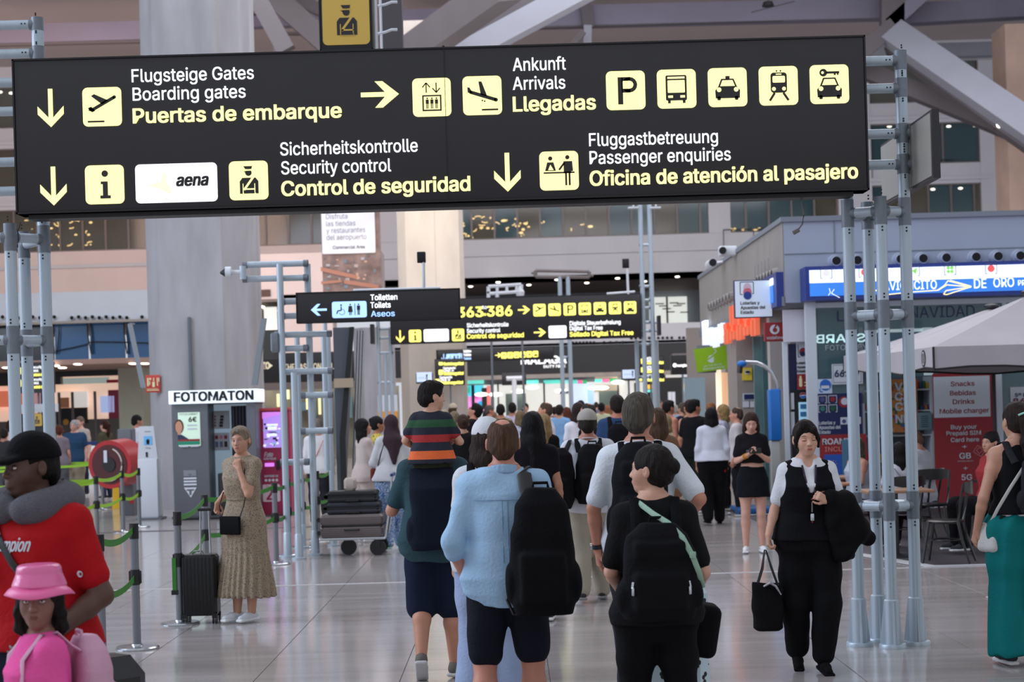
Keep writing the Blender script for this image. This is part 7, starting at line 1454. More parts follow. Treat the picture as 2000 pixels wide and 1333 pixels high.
        smesh(o.get('name', kind), bp, bm, hc_, o.get('disp') or folds(o.get('fold', .006), len(label) + 3))
        if belt:
            z_ = belt[1]; n0 = [np.interp(z_, [r[0] for r in T], [r[j] for r in T]) for j in (1, 2, 3)]; be = SD(); be.loft([(z_ - .025, *n0), (z_ + .025, *n0)], .01, 0, o['infl'] + .008); smesh('belt', be, cloth(belt[0]), hc_ * .7)
    if shoes:
        for n, sg in (('L', -1), ('R', 1)):
            an = J['an' + n]; fd = A_((legs.get(n + 'f') or (sg * .12, 1, 0)), float); fd /= np.linalg.norm(fd); up = A_((0, 0, 1.)); up = up - fd * (up @ fd); up /= np.linalg.norm(up); base = an - up * .075; sc = 1 if sex == 'm' else .9
            so = SD(); so.cone(base - fd * .04 * sc + up * .045, base + fd * .08 * sc + up * .04, .036 * sc, .038 * sc, .02).cone(base + fd * .08 * sc + up * .035, base + fd * .165 * sc + up * .028, .038 * sc, .030 * sc, .02)
            if not (len(shoes) > 2 and shoes[2] == 'low'): so.cone(base - fd * .02 + up * .05, an + up * .0, .038 * sc, .04 * sc, .02)
            rt3 = np.stack([np.cross(fd, up), fd, up], 1); so.box(base + fd * .06 * sc - up * .03, (.08, .2, .03), .002, .004, 1, rt3)
            smesh('shoe', so, cloth(shoes[0]), .009 if lod < 2 else .014)
            so = SD(); so.box(base + fd * .062 * sc + up * .010, (.042 * sc, .138 * sc, .014), .012, .004, 0, rt3); V, Q = so.surf(.008 if lod < 2 else .012); obj('sole', qmesh('sole', V, Q, s), cloth(shoes[1]), rt, 180, world=False)
    if extra: extra(dict(rt=rt, J=J, T=T, hx=hx, hc=hc, HR=HR, hs=hs, s=s, place=place, smesh=smesh, body=body, top=tp, sw=sw, X=X, Y=Y, rz=rz, z0=z0, hell=hell))
    return rt
def worn(name, c, label, cat):       # a separate thing carried by a person, sharing the person's frame
    rt = root(name, label, cat, c['rt'].location, 0); rt.rotation_euler = c['rt'].rotation_euler; return rt
def wpart(name, sd, m, rt, c, h=.012, disp=None): V, Q = sd.surf(h, disp); return obj(name, qmesh(name, V, Q, c['s']), m, rt, 180, world=False)
def wmb(name, q, m, rt, c, smooth=35): me = mesh_from(q, name); me.transform(Matrix.Scale(c['s'], 4)); return obj(name, me, m, rt, smooth, world=False)
def backpack(c, label, col, cx=0, cz=1.18, w_=.15, hgt=.24, dp=.085, oy=-.14, straps=(-1, 1), style=0, h=.011, tiltx=0):
    rt = worn('backpack', c, label, 'backpack'); m = cloth(col); yb = oy - dp; sd = SD(); ro = rotm(0, 0, tiltx)
    C0 = A_((cx, yb, cz)); R_ = lambda v: C0 + ro @ A_(v, float)
    sd.loft([(cz - hgt, w_ * .9, dp * .85, yb, cx), (cz - hgt * .8, w_, dp, yb, cx), (cz + hgt * .3, w_ * .97, dp * .95, yb, cx), (cz + hgt * .75, w_ * .8, dp * .8, yb + .01, cx), (cz + hgt, w_ * .45, dp * .5, yb + .02, cx)], .03, 0, 0, 2.8) if style != 2 else sd.loft([(cz - hgt, w_ * .9, dp * .85, yb, cx), (cz - hgt * .85, w_, dp, yb, cx), (cz + hgt * .5, w_, dp, yb, cx), (cz + hgt, w_ * .95, dp * .35, yb + .03, cx)], .03, 0, 0, 3)
    if style in (0, 1): sd.box((cx, yb - dp * .85, cz - hgt * .4), (w_ * .72, dp * .35, hgt * .42), .03, .015)
    if style == 1: sd.box((cx, yb - dp * .6, cz + hgt * .45), (w_ * .7, dp * .4, hgt * .22), .03, .01)
    sd.ell((cx - w_, yb, cz - hgt * .5), (.03, dp * .6, hgt * .3), .02); sd.ell((cx + w_, yb, cz - hgt * .5), (.03, dp * .6, hgt * .3), .02)
    wpart('bag_body', sd, m, rt, c, h, folds(.005, len(label)))
    for sg in straps:
        sx = sg * .10; q = MB(); pts = [(cx * .3 + sx, oy - .02, cz + hgt * .75), (sx, -.115, 1.43), (sx, -.05, 1.497), (sx, .03, 1.49), (sx * 1.15, .125, 1.38), (sx * 1.35, .14, 1.25), (sx * 1.6, .08, 1.08), (sx * 1.5, -.1, 1.0)]
        q.path(pts, .024, 8, flat=.3, up=(1, 0, 0)) if False else q.path(pts, .026, 8, flat=.33, up=(0, 1, .3)); wmb('strap', q, m, rt, c)
    q = MB(); q.path([(cx - .04, yb + dp * .5, cz + hgt * .98), (cx - .035, yb + dp * .5, cz + hgt + .025), (cx + .035, yb + dp * .5, cz + hgt + .025), (cx + .04, yb + dp * .5, cz + hgt * .98)], .009, 6); wmb('grab_handle', q, m, rt, c)
    return rt
# ---------------- people ----------------
def decal(c, name, draw, mats, z, x0, sc, front=True, sd=None):      # print lying on a garment
    q = MB(); f = Flat(q, (x0, 0, z), (-1, 0, 0) if front else (1, 0, 0), (0, 0, 1), (0, 1 if front else -1, 0), sc=sc); draw(f); v = A_(q.v); off = np.abs(v[:, 1]).copy(); v[:, 1] = 0
    d = (0, -1, 0) if front else (0, 1, 0); p = (sd or c['top']).proj(v, d); p[:, 1] += (1 if front else -1) * (.004 + off); q.v = [tuple(t) for t in p]; return wmb(name, q, mats, c['rt'], c, 0)
def cap_(c, col, brim=True, name='cap', back=False, bucket=None, under=None):
    hs = c['hs']; sd = SD(); c['hell'](sd, (0, -.014, .030), (.095, .114, .106), .01); sd.fr = None; Rm = c['HR']; hx = c['hx']
    sd.box(hx((0, 0, -.10)), (.3, .3, .125 * hs), .004, .006, 1, Rm)
    if bucket:
        sd = SD(); sd.fr = (Rm * hs, c['hc']); sd.loft([(.02, .098, .115, -.012), (.06, .096, .112, -.012), (.10, .088, .10, -.012), (.118, .078, .09, -.012), (.124, .06, .07, -.012)], .01) if False else None
        sd.fr = None; sd.cone(hx((0, -.012, .055)), hx((0, -.012, .10)), .108 * hs, .090 * hs, .02); sd.box(hx((0, -.01, .192)), (.2, .2, .055 * hs), .01, .02, 1, Rm); sd.box(hx((0, -.01, -.04)), (.25, .25, .085 * hs), .004, .006, 1, Rm)
        o = c['smesh'](name, sd, col, .005, None); q = MB(); n = 40; vs = []
        for ring, (r, z) in enumerate(((.098, .052), (.120, .036), (.138, .016), (.136, .012), (.118, .031), (.094, .045))):
            for k in range(n): a = 2 * math.pi * k / n; vs.append(hx((r * math.cos(a), -.012 + r * 1.08 * math.sin(a), z + .006 * math.sin(a * 3))))
        q.add(vs, [(i * n + k, ((i + 1) % 6) * n + k, ((i + 1) % 6) * n + (k + 1) % n, i * n + (k + 1) % n) for i in range(6) for k in range(n)]); me = mesh_from(q, 'brim'); me.transform(Matrix.Scale(c['s'], 4)); obj('brim', me, bucket, c['rt'], 180, world=False); return
    if brim:
        for k in range(9): a = math.radians(-64 + 16 * k); sd.cone(hx((.072 * math.sin(a), .05 + .03 * math.cos(a), .034)), hx((.066 * math.sin(a), .085 + .082 * math.cos(a), .026 - .012 * abs(math.sin(a)))), .0095 * hs, .0085 * hs, .012)
    c['smesh'](name, sd, cloth(col) if isinstance(col, tuple) else col, .0065, None)
M_dress = None
def dots_nodes(base, dark, scale, thr, vor=True):
    def fn(nt, b, coord):
        N, L = nt.nodes, nt.links; t = N.new('ShaderNodeTexVoronoi'); t.inputs['Scale'].default_value = scale; L.new(coord(), t.inputs['Vector'])
        cr = N.new('ShaderNodeValToRGB'); cr.color_ramp.interpolation = 'CONSTANT'; e = cr.color_ramp.elements; e[0].position = 0; e[0].color = (*lin(dark), 1); e[1].position = thr; e[1].color = (*lin(base), 1)
        L.new(t.outputs['Distance'], cr.inputs[0]); L.new(cr.outputs[0], b.inputs['Base Color'])
    return fn
def swirl_nodes(base, light, scale):
    def fn(nt, b, coord):
        N, L = nt.nodes, nt.links; t = N.new('ShaderNodeTexNoise'); t.inputs['Scale'].default_value = scale; t.inputs['Detail'].default_value = 1; t.inputs['Distortion'].default_value = 1.5; L.new(coord(), t.inputs['Vector'])
        w_ = N.new('ShaderNodeMath'); w_.operation = 'MULTIPLY'; w_.inputs[1].default_value = 60; s_ = N.new('ShaderNodeMath'); s_.operation = 'SINE'; L.new(t.outputs['Fac'], w_.inputs[0]); L.new(w_.outputs[0], s_.inputs[0])
        cr = N.new('ShaderNodeValToRGB'); e = cr.color_ramp.elements; e[0].position = .35; e[0].color = (*lin(base), 1); e[1].position = .6; e[1].color = (*lin(light), 1); L.new(s_.outputs[0], cr.inputs[0]); L.new(cr.outputs[0], b.inputs['Base Color'])
    return fn
M_dress = mat('dotted_beige_crepe', (150, 134, 112), .85, custom=dots_nodes((152, 136, 114), (50, 44, 40), 95, .30), bump=(40, .2))
M_blueprint = mat('blue_vine_print', (110, 150, 200), .85, custom=swirl_nodes((84, 124, 180), (200, 214, 232), 9))
M_spots = mat('white_black_spot_fabric', (190, 214, 220), .7, custom=dots_nodes((190, 212, 218), (24, 26, 30), 26, .32))
M_floral = mat('floral_print', (150, 150, 190), .85, custom=dots_nodes((200, 200, 214), (84, 90, 140), 50, .35))
M_camo = mat('olive_pattern', (110, 104, 74), .85, custom=dots_nodes((128, 118, 88), (54, 56, 44), 30, .4))
LEGW = {'L': ((-.095, .03, .49), (-.10, -.10, .11)), 'R': ((.095, .10, .50), (.10, .16, .09))}
SIT = {'L': ((-.11, .40, .93), (-.11, .42, .49)), 'R': ((.11, .40, .93), (.11, .42, .49))}
# --- man in red with neck pillow
def ex(c):
    hx, hs = c['hx'], c['hs']; cap_(c, (14, 14, 16))
    np_ = worn('neck_pillow', c, 'grey knitted neck pillow around the neck of the man in red', 'neck pillow'); sd = SD(); pts, rs = [], []
    for k in range(15): a = math.radians(-155 + 310 * k / 14); pts.append((.118 * math.sin(a) * 1.08, .0 - .122 * math.cos(a), 1.50 + .022 * math.cos(a) - .012)); rs.append(.052 + .012 * abs(math.sin(a)))
    sd.chain(pts, rs, .03); wpart('cushion', sd, mat('grey_knit', (92, 92, 98), .9, bump=(150, .6), noise=(80, .12)), np_, c, .008)
    bs = worn('crossbody_strap', c, 'black crossbody strap with silver tag over the red shirt', 'bag strap'); q = MB(); v = [(.22 * (1 - t) * .0 + (-.10 + .34 * t), 0, 1.44 - .40 * t) for t in [k / 14 for k in range(15)]]
    p = c['top'].proj([(-a_, 0, z) for a_, _, z in v], (0, -1, 0)); p[:, 1] += .006; q.path([tuple(t) for t in p], .016, 6, flat=.25, up=(0, 1, 0)); wmb('webbing', q, M_black, bs, c)
    q = MB(); pp = c['top'].proj([(.06, 0, 1.245), (.06, 0, 1.30), (.03, 0, 1.38)], (0, -1, 0)); pp[:, 1] += .014; q.path([tuple(t) for t in pp[::-1]], .004, 6); x, y, z = pp[0]; q2 = MB(); q2.rbx(x - .016, x + .016, y - .004, y + .006, z - .055, z, .006); wmb('cord', q, M_black, bs, c); wmb('silver_tag', q2, M_steel, bs, c)
    decal(c, 'chest_lettering', lambda f: f.text('Champion', 0, 0, 9.0, 2.2, 0, .0, bold=.02, slant=.25), M_wp, 1.315, .092, .0225)
    decal(c, 'sleeve_mark', lambda f: (f.circ(0, 0, 1.0, 0), f.circ(.3, 0, .5, 1, .003)), [M_wp, M_red], 1.22, -.262, .013)
    wr, el = c['J']['wrL'], c['J']['elL']; d = (wr - el) / np.linalg.norm(wr - el); q = MB(); a = wr - d * .035; q.tube(a - d * .012, a + d * .012, .035, n=16, mi=0); nn = A_((-.75, .1, .6)); q.tube(a + nn * .03, a + nn * .044, .020, n=18, mi=0); q.tube(a + nn * .044, a + nn * .046, .016, n=18, mi=1); wmb('wrist_watch', q, [M_black, M_steel], c['rt'], c)
person(70, 6.6, 1.74, 152, 'person in black cap and red tee wearing a grey neck pillow', b=1.2, skin=(84, 56, 44), hair=('buzz', (20, 16, 14)), top=('tee', (170, 24, 30), dict(hem=.93, loose=.03, slv=.72, sr=.026)), bot=('trousers', (34, 38, 56)), head=(-20, 2, 0),
       arms={'L': ((-.295, -.04, 1.13), (-.20, .16, .99)), 'R': ((.31, -.02, 1.13), (.30, .1, .92))}, lod=0, extra=ex, pyx=1050)
# --- girl in pink
def ex(c):
    cap_(c, mat('pink_gloss_vinyl', (226, 104, 160), .25, spec=.8, noise=(9, .08), bump=(14, .4)), name='bucket_hat', bucket=mat('pink_hat_brim', (232, 104, 160), .4))
    backpack(c, 'pale pink backpack on the back of the girl in the pink hat', (206, 160, 182), cz=1.22, w_=.17, hgt=.24, dp=.10, style=0)
    q = MB(); q.ball(c['hx']((-.084, .0, -.045)), .006, 8); wmb('earring', q, M_steel, c['rt'], c)
person(80, 5.9, 1.245, 122, 'young girl in glossy pink bucket hat and pink tee looking at the camera', sex='f', b=1.18, hs=1.22, skin=(132, 92, 76), hair=('bob', (36, 26, 24)), top=('tee', (232, 90, 160), dict(loose=.03, slv=.7, sr=.02)), bot=('trousers', (200, 120, 150)), head=(60, 0, 0), lod=0, extra=ex, pyx=1250, eyes=(.0, 0))
q = MB(); c_ = P(215, 1330, 6.6); q2 = root('wheeled_case', 'rounded black case top at the bottom left behind the pink backpack', 'suitcase', (c_.x, 6.7, 0)); q.rbx(c_.x - .2, c_.x + .10, 6.6, 6.85, .06, .86, .08); obj('shell', q, M_sb, q2)
q = MB(); q.tube((c_.x - .14, 6.62, .03), (c_.x - .14, 6.66, .03), .03, n=12); q.tube((c_.x + .04, 6.62, .03), (c_.x + .04, 6.66, .03), .03, n=12); q.bx(c_.x - .15, c_.x + .05, 6.62, 6.66, .03, .08); obj('wheel', q, M_black, q2)
# --- grey-haired woman in the dotted dress
def pleat(amp):
    def fn(X, Y, Z): return amp * np.clip((1.02 - Z) * 1.4, 0, 1) * np.sin(np.arctan2(Y, X) * 22 + 1.3 * np.sin(Z * 7)) + .004 * np.sin(Z * 40 + np.arctan2(Y, X) * 3) * (np.abs(Z - .62) < .03)
    return fn
def ex(c):
    hb = worn('handbag', c, 'small flat black crossbody bag of the grey-haired woman', 'handbag'); q = MB(); q.rbx(-.105, .125, .175, .205, .80, .965, .012); wmb('pouch', q, cloth((16, 16, 18)), hb, c); q = MB()
    q.path([(-.10, .19, .96), (-.135, .175, 1.06), (-.15, .15, 1.2), (-.11, .12, 1.36), (-.08, .03, 1.475), (-.06, -.06, 1.46)], .006, 6); q.path([(.12, .19, .96), (.14, .17, 1.06), (.09, .17, 1.18)], .006, 6); wmb('strap', q, M_black, hb, c)
tabd = [(.235, .285, .205), (.50, .245, .18), (.62, .225, .165), (.64, .22, .165), (.86, .215, .16), (.93, .212, .155), (1.03, .180, .13), (1.10, .160, .118), (1.18, .158, .12), (1.25, .163, .128)]
person(476, 14.75, 1.69, 152, 'woman with short grey hair in dotted beige dress, hand on her chin', sex='f', b=1.06, skin=(196, 146, 120), hair=('combed', (168, 150, 128)), top=('tee', M_dress, dict(hem=1.10, fl=0, slv=.58, sr=.035, loose=.0, infl=.016)), bot=('dress', M_dress, dict(tab=tabd, disp=pleat(.011), name='dress_skirt')), shoes=((222, 226, 232), (236, 238, 240), 'low'),
       arms={'L': ((-.17, .15, 1.16), (-.07, .145, 1.385)), 'R': ((.23, -.10, 1.19), (.27, .03, 1.07))}, palms={'L': dict(d=(.25, .0, 1), pn=(.2, -1, .1), curl=55, side=1), 'R': dict(d=(.1, .1, -1), curl=50)}, head=(14, 0, 4), lod=0, extra=ex, pyx=1000, eyes=(-.003, 0), legs={'L': ((-.06, .0, .49), (-.06, .0, .09)), 'R': ((.07, .03, .49), (.08, .03, .09)), 'Lf': (.1, 1, .0), 'Rf': (.2, 1, .0)})
# --- man carrying the boy
def ex(c): backpack(c, 'navy roll-top backpack on the man carrying the boy', (22, 28, 42), cz=1.16, w_=.155, hgt=.27, dp=.09, style=2)
person(848, 11.3, 1.74, 2, 'person in dark teal tee and navy shorts carrying a boy', b=1.1, skin=(190, 134, 108), hair=('short', (50, 38, 30)), top=('tee', (52, 78, 86), dict(hem=.80, loose=.035, slv=.75, sr=.024)), bot=('shorts', (26, 34, 54), dict(short=.0, flare=.03)), shoes=((108, 104, 98), (196, 196, 196)),
       arms={'L': ((-.285, .04, 1.14), (-.20, .22, 1.30)), 'R': ((.285, .04, 1.16), (.20, .22, 1.34))}, legs={'L': ((-.10, .02, .50), (-.11, -.16, .17)), 'R': ((.10, .05, .49), (.11, .05, .09)), 'Lf': (0, .75, -.5), 'Rf': (.25, 1, 0)}, lod=0, extra=ex, pyx=1000, head=(0, 16, 0))
M_strp2 = mat('striped_jersey_boy', (30, 36, 54), .85, stripes=(2, .90 * .575, 1.47 * .575, [(0, (26, 30, 46)), (.09, (226, 104, 50)), (.26, (26, 30, 46)), (.43, (168, 44, 44)), (.58, (26, 30, 46)), (.73, (34, 80, 50)), (.88, (26, 30, 46))]), bump=(60, .2))
person(842, 11.14, .575 * 1.75, 0, 'small boy in striped tee riding on the shoulders, looking right', b=1.12, hs=1.38, z0=.93, skin=(206, 158, 132), hair=('full', (34, 24, 20)), top=('tee', M_strp2, dict(hem=.90, loose=.05, slv=.62, sr=.035, infl=.02)), bot=('shorts', (50, 54, 40), dict(short=.25, flare=.03)), shoes=((60, 60, 64), (220, 220, 220)),
       arms={'L': ((-.30, .03, 1.17), (-.20, .22, 1.08)), 'R': ((.33, .03, 1.14), (.25, .26, 1.16))}, legs={'L': ((-.16, .33, .86), (-.17, .36, .50)), 'R': ((.16, .33, .86), (.17, .36, .50))}, head=(-66, 4, 0), lod=0, pyx=850)
# --- man in the light blue shirt
def ex(c):
    bp = backpack(c, 'black backpack hanging from the right shoulder of the man in blue', (16, 16, 19), cx=.185, cz=1.085, w_=.165, hgt=.32, dp=.10, straps=(), style=0, tiltx=0)
    q = MB(); q.path([(.13, -.17, 1.34), (.115, -.145, 1.40), (.105, -.10, 1.475), (.11, -.03, 1.50), (.13, .06, 1.46)], [.03, .038, .036, .032, .03], 8, flat=.3, up=(0, 1, .3)); wmb('strap', q, M_black, bp, c)
    q = MB(); q.path([(.02, -.16, .90), (.0, -.19, .84), (.03, -.2, .77), (.08, -.19, .76)], .009, 6); q.path([(.17, -.33, 1.06), (.172, -.335, .99), (.165, -.335, .955)], .005, 6, mi=1); wmb('loose_strap', q, [M_black, mat('grey_zip_cord', (150, 146, 140), .6)], bp, c)
    q = MB(); pp = c['top'].proj([(x, 0, 1.345) for x in [-.16 + .04 * k for k in range(9)]], (0, 1, 0)); q.path([tuple(t - A_((0, .002, 0))) for t in pp], .0025, 5)
    for x in (-.012, .016): pp = c['top'].proj([(x, 0, 1.34 - .045 * k) for k in range(8)], (0, 1, 0)); q.path([tuple(t - A_((0, .002, 0))) for t in pp], .0025, 5)
    wmb('yoke_pleat', q, cloth((128, 158, 186)), c['rt'], c)
    sd = SD()
    for dz in (0, .014, .028): sd.chain([((.075 - dz * .25) * math.sin(a), -.014 - (.071 - dz * .25) * math.cos(a), 1.476 + dz + .012 * math.cos(a)) for a in [math.radians(-135 + 270 * k / 14) for k in range(15)]], [.010] * 15, .008)
    c['smesh']('collar', sd, cloth((148, 180, 208)), .006)
person(986, 8.7, 1.735, 0, 'person seen from behind in light blue shirt with receding short hair', b=1.13, skin=(190, 128, 106), hair=('thin', (98, 70, 50)), top=('tee', (158, 192, 220), dict(hem=.80, loose=.012, slv=1.12, sr=.022, infl=.013, cuff=1, fold=.012)), bot=('shorts', (26, 28, 38), dict(short=.15, flare=.008)), legs={'L': ((-.125, .03, .49), (-.13, -.04, .10)), 'R': ((.125, .06, .50), (.13, .08, .09))},
       arms={'L': ((-.275, -.07, 1.13), (-.20, .06, .91)), 'R': ((.28, .0, 1.14), (.25, .16, .93))}, lod=0, extra=ex, pyx=1000)
# --- woman with white cap before him
def ex(c): cap_(c, (210, 212, 216), back=True); backpack(c, 'black backpack on the woman in the white cap', (20, 20, 22), cz=1.2, w_=.13, hgt=.2)
person(956, 9.9, 1.73, 0, 'person in white cap and wide pale blue trousers, half hidden behind the blue shirt', sex='f', b=1.05, skin=(196, 140, 112), hair=('long', (54, 38, 30)), top=('tee', (206, 210, 216), dict(slv=.6, loose=.02)), bot=('trousers', (150, 166, 196), dict(w=.035, cuffr=.12)), shoes=((220, 220, 220), (230, 230, 230)), lod=0, extra=ex, pyx=1000)
# --- woman in black with hair bun
def ex(c):
    bp = backpack(c, 'black leather-look backpack with silver zip pulls on the woman with the bun', (17, 17, 20), cz=1.15, w_=.185, hgt=.235, dp=.095, straps=(-1, 1), style=1)
    q = MB()
    for sg in (-1, 1): q.path([(sg * .135, -.328, 1.11), (sg * .14, -.333, 1.08)], .006, 5); q.rbx(sg * .137 - .007, sg * .137 + .007, -.341, -.331, 1.045, 1.085, .003)
    wmb('zip_pull', q, M_steel, bp, c); q = MB(); q.path([(-.12 + .24 * k / 8, -.30, 1.262 - .018 * math.sin(math.pi * k / 8)) for k in range(9)], .0025, 5); q.rbx(-.02, .02, -.308, -.296, 1.225, 1.243, .002); wmb('flap_zip', q, mat('aged_brass', (150, 140, 110), .35, .7), bp, c)
    ms = worn('mint_strap', c, 'mint green shoulder strap crossing the back of the woman with the bun', 'bag strap'); q = MB(); pp = [(-.10, .02, 1.49), (-.075, -.08, 1.475), (-.02, -.15, 1.43), (.05, -.23, 1.385), (.11, -.30, 1.32), (.155, -.325, 1.23), (.19, -.29, 1.14), (.215, -.19, 1.06)]
    q.path(pp, .0135, 8, flat=.25, up=(0, 1, 0)); q.rbx(.14, .17, -.345, -.33, 1.22, 1.25, .003); wmb('strap', q, cloth((150, 180, 160)), ms, c)
person(1278, 7.75, 1.60, 0, 'person in black tee with low dark hair bun, face turned left', sex='f', b=1.1, skin=(200, 152, 128), hair=('bun', (32, 24, 22), (.0, -.118, .015)), top=('tee', (22, 22, 24), dict(slv=.78, sr=.034, loose=.008, hem=.87)), bot=('trousers', (14, 14, 16), dict(w=.006)), legs={'L': ((-.12, .05, .49), (-.13, -.04, .10)), 'R': ((.115, .0, .49), (.12, .04, .09))}, arms={'L': ((-.22, .02, 1.13), (-.17, .2, 1.02)), 'R': ((.235, -.05, 1.12), (.19, .14, 1.0))}, head=(62, -2, 0), lod=0, extra=ex, pyx=1050)
gb = root('garment_case', 'tall upright case in white cover with black spots before the woman with the bun', 'suitcase', (P(1290, 1200, 8.2).x, 8.2, 0)); cx = P(1306, 1200, 8.2).x
q = MB(); q.rbx(cx - .20, cx + .185, 8.1, 8.3, .06, .93, .05); obj('spotted_cover', q, M_spots, gb); q = MB()
for dx in (-.16, .15): q.tube((cx + dx - .012, 8.13, .03), (cx + dx + .012, 8.13, .03), .03, n=12); q.bx(cx + dx - .015, cx + dx + .015, 8.11, 8.17, .03, .08)
obj('wheel', q, M_black, gb); q = MB(); q.path([(cx - .21, 8.15, .2), (cx - .225, 8.12, .75), (cx - .2, 8.12, .8)], .008, 6); obj('side_handle', q, M_aluD, gb)
sd = SD(); bx_ = P(1378, 1270, 7.9).x; sd.box((bx_, 7.95, .73), (.065, .10, .125), .04, .02, 0, rotm(0, 0, 10)); V, Q = sd.surf(.01); kb = root('pouch_bag', 'small black pouch bag hanging right of the spotted case', 'bag', (bx_, 7.95, .6)); me = qmesh('pouch', V, Q); obj('pouch', me, cloth((15, 15, 17)), kb, 180)
q = MB(); q.path([(bx_ - .03, 7.95, .84), (bx_ - .06, 7.98, .93), (cx + .15, 8.1, .94)], .008, 6); obj('strap', q, M_black, kb)
# --- grey-haired man with big backpack
def ex(c):
    backpack(c, 'large black travel backpack on the man with thick grey hair', (20, 22, 26), cx=-.02, cz=1.20, w_=.16, hgt=.30, dp=.11, style=1)
    wr, el = c['J']['wrL'], c['J']['elL']; d = (wr - el) / np.linalg.norm(wr - el); q = MB(); a = wr - d * .03; q.tube(a - d * .012, a + d * .012, .034, n=16, mi=0); q.tube(a + A_((-.03, 0, 0)), a + A_((-.043, 0, 0)), .017, n=14, mi=1); wmb('wrist_watch', q, [M_black, M_steel], c['rt'], c)
person(1252, 10.1, 1.84, 0, 'person with thick grey hair and white shirt, hand on hip, wearing a big backpack', b=1.05, skin=(190, 130, 106), hair=('full', (98, 90, 80)), top=('polo', (216, 222, 228), dict(slv=.8, sr=.032, loose=.02)), bot=('trousers', (50, 52, 60)), arms={'L': ((-.27, -.02, 1.13), (-.25, .02, .88)), 'R': ((.32, -.12, 1.17), (.23, .08, 1.02))}, head=(-14, 0, 0), lod=0, extra=ex, pyx=1000, hs=1.05)
# --- man in beige cap
def ex(c):
    cap_(c, (168, 162, 154), brim=False); bp = backpack(c, 'black backpack on the man in the beige cap', (22, 22, 24), cx=.03, cz=1.18, w_=.16, hgt=.27, dp=.09, style=0)
    b2 = worn('backpack', c, 'second large black backpack hanging beside the man in the beige cap', 'backpack'); sd = SD(); sd.loft([(.88, .12, .10, -.24, -.30), (.95, .155, .12, -.24, -.30), (1.2, .155, .12, -.24, -.29), (1.36, .12, .09, -.24, -.28), (1.42, .06, .05, -.22, -.28)], .03, 0, 0, 2.6); sd.box((-.3, -.36, 1.05), (.1, .03, .1), .02); wpart('bag_body', sd, cloth((18, 18, 21)), b2, c, .012, folds(.006)); q = MB(); q.path([(-.22, -.2, 1.38), (-.17, -.1, 1.47), (-.15, .03, 1.49), (-.16, .12, 1.38)], .026, 8, flat=.33, up=(0, 1, .3)); wmb('strap', q, M_black, b2, c)
person(1152, 15.5, 1.75, 0, 'person in beige flat cap and white polo with beige trousers', b=1.15, skin=(186, 128, 104), hair=('short', (50, 40, 34)), top=('polo', (206, 208, 214), dict(slv=.7, sr=.03, loose=.03, hem=.82)), bot=('trousers', (166, 158, 142), dict(w=.022, cuffr=.065)), shoes=((60, 62, 64), (140, 140, 140)), legs=LEGW, lod=1, extra=ex, pyx=1000)
# --- long black hair woman
def ex(c): decal(c, 'script_print', lambda f: f.text('Emporio G', 0, 0, 9, 1.8, 0, 0, slant=.25), M_wp, 1.09, -.12, .026, False)
person(1042, 14.2, 1.75, 0, 'person with very long straight black hair in a black top with white script', sex='f', b=1.05, skin=(180, 126, 100), hair=('vlong', (14, 12, 14)), top=('tee', (22, 20, 26), dict(slv=.5)), bot=('trousers', (24, 24, 28)), lod=1, pyx=900, extra=ex)
